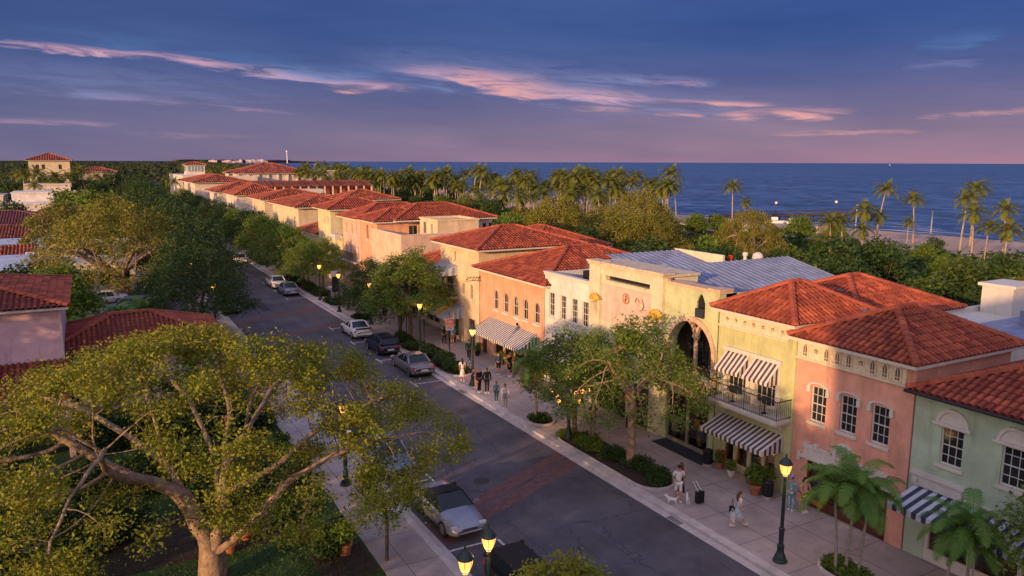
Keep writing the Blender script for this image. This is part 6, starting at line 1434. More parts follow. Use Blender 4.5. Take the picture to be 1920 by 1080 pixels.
# the great oak in the lower left, limbs laid out as they branch in the picture
def great_oak():
    rng = np.random.default_rng(11); t = thing('oak_tree', 'huge spreading live oak with golden green crown and pale sunlit limbs in the garden', 'tree', (0, 0, 0))
    P = [(3.2, 29.3, 0), (3.22, 29.28, .6), (3.29, 29.25, 1.22)]; PA = [-1, 0, 1]
    def limb(start, pts):
        last = start
        for p in pts:
            a = np.array(P[last]); d = np.linalg.norm(np.array(p) - a); k = max(1, round(d / .45))
            for i in range(k): P.append(tuple(a + (np.array(p) - a) * (i + 1) / k + rng.normal(size=3) * .05)); PA.append(last); last = len(P) - 1
        return last
    def near(p): return int(np.argmin([np.linalg.norm(np.array(q) - np.array(p)) for q in P]))
    limb(2, [(2.45, 29.72, 3.58), (2.16, 29.88, 4.64), (1.78, 30.43, 5.56), (1.66, 31.07, 6.65), (1.46, 31.41, 7.42)])
    limb(near((2.45, 29.72, 3.58)), [(1.39, 29.73, 4.3), (.39, 29.72, 5.0), (-.57, 29.9, 5.7), (-1.6, 30.2, 6.6)])
    limb(2, [(3.76, 29.22, 3.5), (3.96, 29.22, 4.73), (4.0, 29.43, 5.92), (4.22, 29.65, 6.66), (4.16, 30.14, 7.58), (3.87, 30.64, 8.13)])
    limb(near((3.96, 29.22, 4.73)), [(4.58, 29.22, 5.67), (4.87, 29.4, 6.41), (5.03, 29.66, 7.16), (5.8, 29.92, 7.52), (6.36, 30.06, 7.95)])
    limb(2, [(3.6, 28.85, 1.6), (4.39, 28.3, 2.46), (5.28, 27.8, 3.63), (6.07, 27.71, 4.44), (7.8, 27.32, 5.09), (9.39, 27.01, 5.5), (11.2, 26.8, 5.6)])
    limb(near((3.76, 29.22, 3.5)), [(4.34, 28.9, 3.93), (5.26, 28.5, 4.46), (6.04, 28.41, 4.96), (7.31, 28.39, 5.89), (9.4, 29.2, 6.3), (11.2, 30.2, 6.2)])
    limb(near((1.39, 29.73, 4.3)), [(.6, 28.8, 5.0), (-.3, 28.0, 5.9)])
    limb(near((3.76, 29.22, 3.5)), [(3.6, 31, 4.9), (3.2, 33, 6.2), (2.4, 35.5, 7.1)]); limb(near((2.16, 29.88, 4.64)), [(.8, 31.6, 5.7), (-1, 33.6, 6.6), (-3, 35.2, 6.9)]); limb(near((4.58, 29.22, 5.67)), [(6, 31.4, 6.6), (7.6, 33.6, 7.2), (9, 35, 7)])
    A = dome(2900, 10.4, 8.2, 4.5, 9.9, rng, .14, 2.2, .42, cx=2.5, cy=29.7, scale=.2, low=1.0)
    A = np.concatenate([A, dome(330, 4.6, 3.0, 3.7, 6.4, rng, .3, 2, .1, cx=-4.2, cy=28.8, scale=.3), dome(170, 3.4, 3.2, 4.2, 6.8, rng, .18, 2, .3, cx=10.6, cy=28.6, scale=.3)])
    P, PA = colonize(P, PA, A, .33, 5, .5, 90, rng, (0, 0, .16))
    tr, Q, r, cnt, ch = tree_mesh(P, PA, .013, .53, 1.95, rng, sides=(10, 4), parent=t, bark=BARK, smooth_it=1, thin=.95)
    tips = np.where(cnt <= 6)[0]; tips = tips[Q[tips, 2] > 2.6]; dens = np.clip(1 + 1.1 * np.sin(Q[tips, 0] * 2.1 + 1) * np.sin(Q[tips, 1] * 1.9) + .5 * np.sin(Q[tips, 2] * 3) + rng.normal(0, .4, len(tips)), .08, 2.6)
    per = np.maximum(1, (dens * 92000 / len(tips)).astype(int)); C = np.repeat(Q[tips], per, 0); n = len(C)
    C = C + rng.normal(size=(n, 3)) * np.array([.27, .27, .15]) + np.array([0, 0, .08]); V, F_ = leaf_quads(C, .118, rng, .6, .55)
    cl = np.repeat(rng.random(len(tips)), per) * .5 + rng.random(n) * .5; raw_mesh('crown', V, F_, LF_OAK, cl, t)
great_oak()
RT = 'trees along the street pavements'
st = [broad_tree('street_tree', 'x', 'tree', 21, 8.3, 4.2, 3.9, .24, 620, 20000, .15, LF_STREET, BARK, RT, 4, spread=.30, gaps=.15, shellw=.28),
      broad_tree('street_tree', 'x', 'tree', 22, 8.6, 4.3, 3.7, .20, 480, 17000, .19, LF_STREET, BARKD, RT, 3, spread=.36, gaps=.1),
      broad_tree('street_tree', 'x', 'tree', 23, 7.6, 4.2, 2.6, .2, 420, 14000, .22, LF_BRIGHT, BARK, RT, 4, spread=.38, gaps=.1),
      broad_tree('street_tree', 'x', 'tree', 24, 8.4, 4.8, 2.6, .24, 420, 13000, .24, LF_DARK, BARKD, RT, 3, spread=.42, gaps=0)]
used = set()
def place(protos, i, x, y, rot, s, label, z=.1, sz=1., group=None):
    p = protos[i]
    if id(p) not in used: used.add(id(p)); o = p
    else: o = copy_thing(p, (0, 0, 0))
    o.location = (x, y, z); o.rotation_euler = (0, 0, rot); o.scale = (s, s, s * sz); o['label'] = label
    if group: o['group'] = group
    return o
place(st, 0, 24.2, 30.6, .4, 1.0, 'leafy street oak with stout pale trunk in the long bed before the arched building')
place(st, 1, 24.6, 36.6, 2.2, .80, 'smaller leafy tree behind the round palm bed, hiding the striped awning', sz=.92)
place(st, 1, 24.8, 63.4, 0.6, .98, 'tall double trunked street tree beside the dark navy hatchback')
place(st, 3, 25.0, 66.6, 1.9, .82, 'dark leafy tree standing just beyond the double trunked one')
place(st, 3, 24.8, 74.5, 3.1, .74, 'dark rounded tree above the metal bench bed')
place(st, 1, 24.6, 91.5, .3, .80, 'slim dark tree near the lit lamp and grey cabinet')
place(st, 2, 24.4, 98, 5.3, .8, 'dark green tree behind the silver parked sedan'); place(st, 2, 23.6, 104.6, 1.1, 1.0, 'twin trunk tree with yellow green top in front of the yellow tower-like building')
place(st, 2, 23.8, 113, 2.6, 1.0, 'yellow green street tree in front of the butter yellow building'); place(st, 2, 24.0, 124, .2, 1.05, 'bright yellow green tree by the lone white car')
place(st, 3, 24.2, 134, 4.4, .95, 'street tree beyond the lone white car'); place(st, 2, 24, 146, 1.7, 1.0, 'street tree in front of the cream patched-roof building'); place(st, 3, 24, 160, 0, .95, 'street tree before the white building with pointed roof'); place(st, 3, 24, 178, 2, .95, 'dark tree below the shuttered windows of the white building')
place(st, 3, 24, 198, 3, .95, 'dark tree between the white building and the pergola building'); place(st, 3, 24, 220, 3.6, .95, 'dark tree in front of the arcaded white building'); place(st, 2, 25, 240, 1, 1.1, 'last clear street tree before the lookout tower')
LT = 'dark trees along the left pavement'
for k, (x, y, i, s, r_) in enumerate(((8.6, 74, 3, .98, .5), (9.2, 85, 3, 1.1, 2.2), (11.2, 101, 3, 1.1, 4), (11.4, 115, 3, 1.2, 1.1), (11.5, 129, 3, 1.25, 3.0), (11.5, 146, 3, 1.25, 5.1), (11.5, 166, 3, 1.3, 0), (12, 190, 3, 1.35, 2), (13, 218, 3, 1.35, 4), (14, 250, 3, 1.45, 1))):
    place(st, i, x, y, r_, s, 'dark street tree number %s up the left pavement, %s' % (['one', 'two', 'three', 'four', 'five', 'six', 'seven', 'eight', 'nine', 'ten'][k], ['overhanging the half hidden silver blue car', 'behind the first lamp under the trees', 'reaching over the road edge', 'opposite the twin trunk tree', 'broad and dark', 'opposite the cream building', 'opposite the white pointed-roof building', 'small and dark', 'nearly merged with the woods', 'farthest of them'][k]), group=LT)
for k, (x, y, s_, r_) in enumerate(((-14, -1, 1.45, 0), (-15, 4.5, 1.5, 2), (-16, 9.5, 1.4, 4), (-24, 1, 1.6, 1), (-25, -6, 1.5, 3))):  # unseen trees added to shade the lower facades
    place(st, 3, x, y, r_, s_, 'tall unseen tree added for shade west of the camera, %s of five' % ['first', 'second', 'third', 'fourth', 'fifth'][k], group='unseen shade trees west of the camera')
for k, (x, y) in enumerate(((-26, 37), (-27.5, 44.5), (-26, 52), (-27, 59))):  # unseen trees added to keep the sun off the pink house roofs
    place(st, 3, x, y, k * 1.7, 1.75, 'tall unseen tree added for shade west of the pink house, %s of four' % ['first', 'second', 'third', 'fourth'][k], group='unseen shade trees west of the pink house')
# young sidewalk tree beside the pavement at the left and the tree top at the bottom edge
yt = broad_tree('young_tree', 'slender young tree with hanging leaves on the left pavement edge beside the silver convertible', 'tree', 31, 5.2, 1.7, 2.3, .075, 160, 3200, .14, LF_STREET, BARKD, None, 3, step=.26, spread=.24, gaps=.2, shellw=.6, flat=1.6); yt.location = (9.6, 27.6, .1)
yt2 = copy_thing(yt, (7.0, 31.2, .05), 2, 'slender garden tree at the lawn edge by the terracotta pots', .85)
bt = broad_tree('street_tree', 'leafy treetop rising at the bottom edge in front of the black car roof', 'tree', 32, 5.0, 2.0, 2.4, .1, 240, 9000, .13, LF_OAK, BARK, None, 4, step=.26, spread=.22, gaps=.25); bt.location = (11.3, 17.2, 0)
bt2 = copy_thing(yt, (27.7, 12.2, .1), 1., 'small loose-leaved tree in front of the green building at the right edge', 1.25)
# big spreading tree in the middle left
bf = broad_tree('spreading_tree', 'very wide flat-topped tree with golden olive crown and many bare limbs behind the pink house', 'tree', 41, 11.2, 11.2, 2.4, .8, 1300, 34000, .27, leafmat('banyan', (0.167, 0.182, 0.023), (0.236, 0.211, 0.025)), BARK, None, 7, step=.55, spread=.55, gaps=.25, flat=2.0, shellw=.16, limb=.6, low=1.0, expo=2.0); bf.location = (3.4, 103, 0)
for x, y, s_, r_, lb in ((64, 101, (.72, .72, .98), 2, 'wide golden brown tree canopy left of the broad group behind the shops'), (77, 97, (.8, .8, 1.06), 4, 'tallest golden brown canopy in the middle of the broad group behind the shops'), (90, 86, (.6, .6, .8), 0, 'golden brown canopy at the right of the broad group behind the shops'), (70, 88, (.6, .6, .8), 1, 'lower golden canopy in front of the broad group behind the shops')):
    copy_thing(bf, (x, y, 0), r_, lb, s_)
# ------------------------------------------------------------------ broadleaf trees of the woods
FO = 'broadleaf trees in the woods'
fo = [broad_tree('woodland_tree', 'x', 'tree', 51, 8.2, 4.2, 2.2, .2, 170, 6500, .42, LF_DARK, BARKD, FO, 4, step=.7, spread=.62, minr=.03, shellw=.45, flat=2.6),
      broad_tree('woodland_tree', 'x', 'tree', 52, 7.4, 3.8, 2.0, .2, 150, 6000, .40, LF_BRIGHT, BARKD, FO, 4, step=.7, spread=.6, minr=.03, shellw=.45, flat=2.4),
      broad_tree('woodland_tree', 'x', 'tree', 53, 8.8, 4.8, 2.4, .26, 260, 9500, .32, LF_GOLD, BARK, FO, 5, step=.6, spread=.5, minr=.025, shellw=.35, flat=2.4, gaps=.1),
      broad_tree('woodland_tree', 'x', 'tree', 54, 6.4, 3.6, 1.4, .2, 140, 5600, .42, leafmat('mid', (0.041, 0.082, 0.019), (0.082, 0.116, 0.023)), BARKD, FO, 4, step=.7, spread=.6, minr=.03, shellw=.6, flat=2.6)]
rr = random.Random(17); PEND = []
def in_view(x, y, m=.06):
    f_ = x * math.sin(YAW) + y * math.cos(YAW); l = x * math.cos(YAW) - y * math.sin(YAW)
    return f_ > 8 and abs(l / f_) < .667 + m
GENERIC = {0: 'dark green broadleaf tree of the woods, much like its neighbours', 1: 'brighter green broadleaf tree of the woods, much like its neighbours', 2: 'golden leaved tree of the woods, much like its neighbours', 3: 'mid green low broadleaf tree of the woods, much like its neighbours'}
cnt_f = 0
def wood(x, y, i, s, sz=1., lb=None, g=None):
    global cnt_f
    cnt_f += 1
    return place(fo, i, x, y, rr.uniform(0, 6.28), s, lb or GENERIC[i], 0, sz, g or FO + (' of kind %s' % 'abcd'[i] if not lb else ''))
# belt between the shops and the beach
for ring in range(400):
    pass
ytree = 12.
while ytree < 330:
    x = 47. if ytree < 70 else 52.
    xe = coast(ytree) - 66 if ytree < 300 else coast(ytree) - 60
    while x < xe:
        xx, yy = x + rr.uniform(-2, 2), ytree + rr.uniform(-2.2, 2.2)
        if in_view(xx, yy) and not (100 < xx < 127 and 113 < yy < 130) and not (42 < xx < 62 and 4 < yy < 33):
            near_b = xx < 62; i = rr.choices((0, 1, 3, 2), (4.5, 2.2, 3, .8))[0]
            if xx > 66 and xx < 100 and 78 < yy < 112: i = 2
            if xx > 101 and 88 < yy < 165 and rr.random() < .45: x += 6; continue
            s = rr.uniform(.62, 1.12) * (1.0 if xx < 90 else .9)
            if math.atan2(xx, yy) - YAW > .20 and 95 < math.hypot(xx, yy): s *= .62
            elif xx > 62 and xx < 98 and 78 < yy < 112: s *= 1.05
            elif xx > 98 and yy < 165: s *= .48
            elif xx > 84 and yy > 112 and yy < 190: s *= .68
            elif yy < 90 and xx > 80: s *= .82
            wood(xx, yy, i, s, rr.uniform(.8, 1.05))
        x += 7.2 + (ytree > 150) * 3.2
    ytree += 6.8 + (ytree > 150) * 4
print('belt trees', cnt_f)
# left side and far woods
for y0, y1, x0, x1, dn, s0 in ((66, 96, -34, -6, 6, .8), (135, 215, -30, 8, 8, .95), (205, 300, -70, 26, 10.5, 1.05), (295, 420, -90, 90, 14, 1.1)):
    y = y0
    while y < y1:
        x = x0
        while x < x1:
            xx, yy = x + rr.uniform(-2.5, 2.5), y + rr.uniform(-2.5, 2.5)
            blocked = (-36 < xx < -2 and 134 < yy < 176) or (-20 < xx < -2 and 190 < yy < 222) or (28 < xx < 80 and 283 < yy < 332) or (-17 < xx < 0 and 285 < yy < 313) or (8.5 < xx < 30 and yy < 330) or (-34 < xx < -14 and 205 < yy < 232) or (xx > -9 and yy < 215)
            if in_view(xx, yy, .05) and not blocked: wood(xx, yy, rr.choices((0, 1, 3, 2), (4, 1.5, 2.5, 1.2))[0], s0 * rr.uniform(.75, 1.1), rr.uniform(.8, 1.0))
            x += dn
        y += dn
print('all woodland', cnt_f)
for k, (x, y, i, s_) in enumerate(((-18, 272, 0, 1.25), (-13.5, 268, 3, 1.45), (-9, 273, 0, 1.4), (-5, 266, 3, 1.4), (-1, 272, 0, 1.35), (4, 268, 1, 1.4), (9, 300, 0, 1.5), (-14, 238, 3, 1.1), (-8, 240, 0, 1.0), (-2, 236, 3, 1.1), (3, 240, 0, 1.3))):
    wood(x, y, i, s_, 1, ['first', 'second', 'third', 'fourth', 'fifth', 'sixth', 'seventh', 'eighth', 'ninth', 'tenth', 'eleventh'][k] + ' dark tree from the left screening the foot of the tall yellow house', 'trees around the tall yellow house')
for x, y, s_, r_ in ((-15, 262, 1.25, 0), (-11, 260, 1.15, 2), (-7, 263, 1.3, 4), (-3, 261, 1.15, 1), (1, 264, 1.2, 3)): PEND.append((x, y, s_, r_))
for x, y, i, s, lb in ((-7.5, 70, 1, .75, 'bushy green tree just behind the roof of the pink house'), (-2.5, 80, 1, .95, 'leafy green tree left of the big spreading tree, in front of the pale blue roof'), (-6, 83, 0, .8, 'darker leafy tree beside the pale blue flat roof'), (-3, 125, 2, 1.2, 'golden treetop left behind the big spreading tree'), (2, 160, 1, 1.5, 'large bright green tree behind the big spreading tree'), (-2, 172, 1, 1.5, 'large bright green tree left behind the big spreading tree'), (7, 140, 0, 1.2, 'dark tree right behind the big spreading tree'), (4, 148, 2, 1.2, 'olive gold tree between the bright and the dark one behind the spreading tree'), (5, 44.5, 0, .7, 'dark garden tree behind the great oak'), (-6, 41, 0, .75, 'dark garden tree left behind the great oak')):
    wood(x, y, i, s, 1, lb, 'single trees left of the street')
for x, y, i, s, lb in ((120, 131, 1, .85, 'broad bright green bush tree at the beach edge, left one'), (125.5, 130, 1, .8, 'broad bright green bush tree at the beach edge, right one'), (128, 109, 1, .95, 'rounded sunlit bush tree left of the tall beach palm'), (134, 105, 1, .7, 'rounded sunlit bush right of the tall beach palm')): wood(x, y, i, s, .8, lb, 'bush trees at the beach edge')
# far woods beyond 420 m, one mass
rng = np.random.default_rng(77); Cs = []; Sz = []
for _ in range(5200):
    f_ = 400 * (6500 / 400) ** rng.random() ** .8; l = rng.uniform(-.70, -.26 + .10 * min(1, 500 / f_) + (.05 if f_ < 700 else 0)) * f_
    x, y = f_ * math.sin(YAW) + l * math.cos(YAW), f_ * math.cos(YAW) - l * math.sin(YAW)
    if x > coast(y) - 55: continue
    s = 4.5 * (f_ / 420) ** .45; k = 26; c = rng.normal(size=(k, 3)) * np.array([s, s, 2.0]) * .8; c[:, 2] = np.abs(c[:, 2]) * 1.0 + rng.uniform(4, 7.5); c += np.array([x, y, 0]); Cs.append(c); Sz.append(np.full(k, 1.5 * (f_ / 420) ** .55))
C = np.concatenate(Cs); V, F_ = leaf_quads(C, np.concatenate(Sz), rng, .5, .8)
fw_ = raw_mesh('far_woods', V, F_, mat('leaf_far', (.022, .036, .020), .9, .4, .01, tint=1., col2=(.040, .055, .022))); fw_['label'] = 'dark far-off woodland reaching to the horizon on the left'; fw_['category'] = 'woods'; fw_['kind'] = 'stuff'

# ------------------------------------------------------------------ palms
def palm(name, label, seed, h, nf, fl, nl, lm, bark, r0=.17, lean=.6, wind=(0, 0), lw=.05, lfl=.5, droop=1., group=None, shaft=None, dry=0, thick=1.):
    rng = random.Random(seed); t = local_thing(name, label, 'palm tree', group); la = rng.uniform(0, 6.28)
    path = [(lean * math.cos(la) * (i / 10) ** 1.6, lean * math.sin(la) * (i / 10) ** 1.6, h * i / 10) for i in range(11)]
    b = MB(); b.tube(path, [r0 * (1.45 if i == 0 else 1.05 - .35 * i / 10) for i in range(11)], 8, t=.5)
    b.build('trunk', bark, t, smooth=True)
    top = Vector(path[-1])
    if shaft: b = MB(); b.tube([top - Vector((0, 0, .05)), top + Vector((0, 0, .55))], [r0 * .9, r0 * .45], 8); b.build('crownshaft', shaft, t, smooth=True); top = top + Vector((0, 0, .5))
    V = []; F_ = []; T = []; ST = MB()
    for k in range(nf + dry):
        a = k * 2.399 + rng.uniform(-.2, .2); q = k / nf; el_ = (1.25 - 1.35 * q) if k < nf else -1.0; L = fl * rng.uniform(.85, 1.1) * (1 if k < nf else .7); tint = rng.random()
        d = Vector((math.cos(a) * math.cos(el_), math.sin(a) * math.cos(el_), math.sin(el_))); pos = top.copy(); pts = [pos.copy()]; seg = 9
        for i in range(seg):
            pos = pos + d * (L / seg); pts.append(pos.copy()); d = (d + Vector((wind[0], wind[1], -.16 * droop * (1 + i * .12)))).normalized()
        for i in range(seg):
            w = .035 * (1 - i / seg) * thick + .008; s = (pts[i + 1] - pts[i]).cross(Vector((0, 0, 1))).normalized() * w
            n0 = len(V); V += [tuple(pts[i] - s), tuple(pts[i] + s), tuple(pts[i + 1] + s * .8), tuple(pts[i + 1] - s * .8)]; F_.append((n0, n0 + 1, n0 + 2, n0 + 3)); T.append(1.)
        for j in range(nl):
            f_ = .08 + .92 * (j + .5) / nl; ii = min(seg - 1, int(f_ * seg)); fr = f_ * seg - ii; c = pts[ii].lerp(pts[ii + 1], fr); ax = (pts[ii + 1] - pts[ii]).normalized(); sd = ax.cross(Vector((0, 0, 1)))
            if sd.length < .05: continue
            sd.normalize(); upv = sd.cross(ax); ll = lfl * math.sin(math.pi * (.18 + .78 * f_)) * rng.uniform(.85, 1.1)
            for sg in (-1, 1):
                dr = (sd * sg * .82 + ax * .62 + upv * .12).normalized(); e1 = c + dr * ll * .55; e2 = c + dr * ll * .95 + Vector((0, 0, -.28 * ll * droop)); wv = ax * lw
                n0 = len(V); V += [tuple(c - wv * .6), tuple(c + wv * .6), tuple(e1 + wv * .8), tuple(e1 - wv * .8), tuple(e2)]
                F_.append((n0, n0 + 1, n0 + 2, n0 + 3)); F_.append((n0 + 3, n0 + 2, n0 + 4, n0 + 4)); T += [tint * .7 + rng.random() * .3] * 2
    # tips as quads with a tiny fourth corner
    V = np.array(V); F2 = []
    extra = []
    for f_ in F_:
        if f_[2] == f_[3]:
            extra.append(V[f_[2]] + np.array([.004, .004, 0])); F2.append((f_[0], f_[1], f_[2], len(V) + len(extra) - 1))
        else: F2.append(f_)
    raw_mesh('crown', np.concatenate([V, np.array(extra)]), F2, lm, np.array(T), t)
    return t
PG = 'coconut palms along the beach'
pm = [palm('palm_tree', 'x', 1, 9.5, 24, 3.3, 26, LF_PALM, BARKP, wind=(.03, -.02), lw=.055, lfl=.95, group=PG),
      palm('palm_tree', 'x', 2, 10.5, 22, 3.2, 26, LF_PALM, BARKP, lean=1.1, wind=(-.05, .0), lw=.055, lfl=.9, group=PG),
      palm('palm_tree', 'x', 3, 8.2, 20, 3.3, 26, LF_PALM, BARKP, lean=.3, wind=(-.03, -.03), lw=.06, lfl=.9, group=PG, dry=3)]
n = 0
for k in range(170):     # the long grove before the beach
    f_ = rr.random(); w = rr.uniform(-22, 14)
    x, y = 78 + (130 - 78) * f_ + w * .6, 320 + (150 - 320) * f_ + w * .8
    place(pm, k % 3, x, y, rr.uniform(-.9, .9), rr.uniform(.85, 1.3), 'coconut palm of the dense grove before the sea, much like its neighbours', 0, group='coconut palms of the dense grove')
for k in range(46):      # farther up the coast and above the far roofs
    d = rr.uniform(300, 560); l = rr.uniform(-.42, -.20); x, y = d * (math.sin(YAW) + l * math.cos(YAW)), d * (math.cos(YAW) - l * math.sin(YAW))
    if x < 34 and y < 335 or (28 < x < 80 and 283 < y < 332): continue
    place(pm, k % 3, x, y, rr.uniform(0, 6), rr.uniform(.95, 1.35), 'far palm above the roofs up the coast, much like its neighbours', 0, group='far palms up the coast')
for k in range(26):      # left background
    d = rr.uniform(190, 420); l = rr.uniform(-.66, -.44); x, y = d * (math.sin(YAW) + l * math.cos(YAW)), d * (math.cos(YAW) - l * math.sin(YAW))
    if (-20 < x < -2 and 185 < y < 222) or (8 < x < 24): continue
    place(pm, k % 3, x, y, rr.uniform(0, 6), rr.uniform(.75, 1.1), 'palm among the trees in the left distance, much like its neighbours', 0, group='palms in the left distance')
for x, y, i, s, r_, lb in ((143, 143, 0, 1.05, .4, 'tall palm at the head of the pier with a shorter one beside it'), (146.5, 142, 2, .75, 2, 'shorter palm close to the tall one at the pier head'), (140.6, 100.5, 1, 1.02, -.6, 'tall lone palm on the beach with pale curved trunk'), (147.5, 97, 0, .92, 1.2, 'palm with drooping dark crown just right of the tall lone beach palm'),
    (152, 88, 0, 1.16, -.4, 'tall palm with wide crown at the right edge of the beach'), (120, 88, 2, .95, 1.0, 'low sunlit palm with arching fronds amid the bushes'), (126, 90, 2, .8, 2.6, 'short palm right of the low sunlit one'), (96, 76, 0, .78, .3, 'slim palm pair member rising from the dark bushes, left'), (98.5, 75.5, 1, .72, 2.3, 'slim palm pair member rising from the dark bushes, right'),
    (132, 76, 2, .95, .9, 'bushy palm left of the wide crowned one at the right edge'), (112, 60, 2, .85, 4.1, 'low palm near the right edge above the dark bushes'), (118, 66, 0, .7, 3.3, 'drooping low palm behind the small white box roof'), (138, 92, 2, .6, 5, 'small palm between the two tall beach palms'), (136, 156, 1, .9, 2.2, 'dark palm at the left of the sandy beach'), (133, 160, 0, .8, .2, 'second dark palm at the left of the sandy beach'), (106, 78, 2, .7, 1, 'short palm below the meadow'),
    (142, 84, 0, 1.0, 5.0, 'leaning palm left of the wide crowned right edge palm'), (147, 79, 2, .95, .6, 'low palm cluster member at the right edge')):
    place(pm, i, x, y, r_, s, lb, -.1, group='single palms near the beach')
for k in range(34):
    yy = rr.uniform(45, 210); xx = rr.uniform(78, coast(yy) - 62); ag = math.atan2(xx, yy) - YAW
    if in_view(xx, yy) and not .12 < ag < .43 and math.hypot(xx, yy) > 118: place(pm, k % 3, xx, yy, rr.uniform(0, 6), rr.uniform(.72, 1.12), 'palm head rising out of the dark beach woods, much like its neighbours', 0, group='palms scattered in the beach woods')
for k, (x, y, s_, r_) in enumerate(PEND): place(pm, k % 3, x, y, r_, s_, 'palm standing before the tall yellow house, %s from the left' % ['first', 'second', 'third', 'fourth', 'fifth'][k], 0, group='palms before the tall yellow house')
lp = palm('fan_palm', 'bushy bright green palm behind the low tiled wing', 9, 2.2, 34, 3.0, 20, LF_PALMN, BARKP, lean=.2, lw=.07, lfl=.8, droop=1.1); lp.location = (4.4, 76, 0)
for x, y, s, lb in ((1.8, 78, .8, 'smaller bright palm left of the bushy one behind the tiled wing'), (-.6, 74, .75, 'dark low palm between the pink house and the tiled wing'), (-6.5, 186, 1.1, 'fan shaped palm in front of the long low white wall'), (-11, 184, 1.1, 'feathery palm at the left before the white terraces'), (25.2, 79.8, .68, 'low feathery palm above the lamp beside the bench bed')): copy_thing(lp, (x, y, 0), rr.uniform(0, 6), lb, s)
# palms on the near pavement
SHAFT = mat('green_shaft', (.12, .17, .05), .6, .1)
ap = palm('pavement_palm', 'left stem of the three slender palms before the salmon building', 12, 3.0, 12, 1.9, 44, LF_PALMN, mat('grey_stem', (.27, .25, .2), .9, .2, 6), r0=.065, lean=.25, lw=.021, lfl=.54, droop=1.15, shaft=SHAFT, group='slender palms on the near pavement', thick=.5)
ap.location = (24.8, 18.35, .15)
for x, y, s, r_, lb in ((25.1, 18.1, 1.06, 1.4, 'middle stem of the three slender palms before the salmon building'), (25.4, 17.75, .92, 3.0, 'right stem of the three slender palms before the salmon building'), (26.3, 14.9, .86, 2.0, 'left stem of the palm cluster before the blue awning'), (26.8, 14.4, .92, .5, 'taller stem of the palm cluster before the blue awning'), (26.4, 14.0, .72, 4, 'short stem of the palm cluster before the blue awning'), (23.35, 39.0, 1.12, 1.0, 'drooping palm in the round bed by the kerb'), (23.6, 39.3, .9, 3.0, 'shorter palm in the round bed by the kerb')):
    copy_thing(ap, (x, y, .15), r_, lb, s)
dp = palm('dry_palm', 'dead palm with brown hanging fronds beside the tiled roofs', 14, 8.6, 10, 2.2, 14, LF_DRY, BARKP, r0=.3, lean=.2, lw=.05, lfl=.4, droop=3.0, dry=10); dp.location = (37.2, 58.2, 0)
copy_thing(dp, (41.5, 60.0, 0), 2, 'second dead palm with brown fronds at the roof corner', .9)

# ------------------------------------------------------------------ shrubs, hedges, planters
def shrub(name, label, loc, rx, ry, h, n, size, lm, seed, group=None, cat='shrub'):
    rng = np.random.default_rng(seed); t = thing(name, label, cat, loc, group); k = max(5, int(rx * ry * 5)); cen = rng.uniform(-1, 1, (k, 2)); cen = cen[(cen ** 2).sum(1) < 1.05]
    if len(cen) < 2: cen = np.array([[0, 0], [.3, .2]])
    hh = h * rng.uniform(.6, 1.0, len(cen)); idx = rng.integers(0, len(cen), n); u = rng.normal(size=(n, 3)); u /= np.linalg.norm(u, axis=1)[:, None]; rad_ = rng.uniform(.55, 1.05, n)[:, None]
    sx = min(rx, .55 + .1 * rx); sy = min(ry, .55 + .1 * ry); C = np.stack([cen[idx, 0] * (rx - sx * .6), cen[idx, 1] * (ry - sy * .6), hh[idx] * .5], 1) + u * rad_ * np.stack([np.full(n, sx), np.full(n, sy), hh[idx] * .5], 1); C[:, 2] = np.abs(C[:, 2])
    V, F_ = leaf_quads(C, size, rng, .3, .5, u * .7); raw_mesh('foliage', V, F_, lm, rng.random(n), t)
    b = MB()
    for q in cen[:12]: b.tube([(loc[0] + q[0] * rx * .3, loc[1] + q[1] * ry * .3, loc[2]), (loc[0] + q[0] * rx * .8, loc[1] + q[1] * ry * .8, loc[2] + h * .5)], .02, 4)
    b.build('stem', BARKD, t); return t
def bed(name, label, pts, soil=MULCH):
    t = thing(name, label, 'planting bed', (pts[0][0], pts[0][1], .12)); b = MB(); n_ = len(pts); cx, cy = sum(p[0] for p in pts) / n_, sum(p[1] for p in pts) / n_
    inn = [(cx + (x - cx) * .93, cy + (y - cy) * .93) for x, y in pts]
    inn = [(x + (cx - x) / max(.01, math.hypot(cx - x, cy - y)) * .14, y + (cy - y) / max(.01, math.hypot(cx - x, cy - y)) * .14) for x, y in pts]
    for i in range(n_):
        j = (i + 1) % n_; b.poly([(*pts[i], .24), (*pts[j], .24), (*inn[j], .24), (*inn[i], .24)]); b.poly([(*pts[i], .1), (*pts[j], .1), (*pts[j], .24), (*pts[i], .24)]); b.poly([(*inn[i], .1), (*inn[j], .1), (*inn[j], .24), (*inn[i], .24)])
    b.build('border', KERB, t); b = MB(); b.poly([(*p, .2) for p in inn]); b.build('soil', soil, t); return t
def pill(x0, x1, y0, y1, n=8):
    r = (x1 - x0) / 2; cx = (x0 + x1) / 2; return [(cx + r * math.cos(math.pi * i / n), y1 - r + r * math.sin(math.pi * i / n)) for i in range(n + 1)] + [(cx + r * math.cos(math.pi + math.pi * i / n), y0 + r + r * math.sin(math.pi + math.pi * i / n)) for i in range(n + 1)]
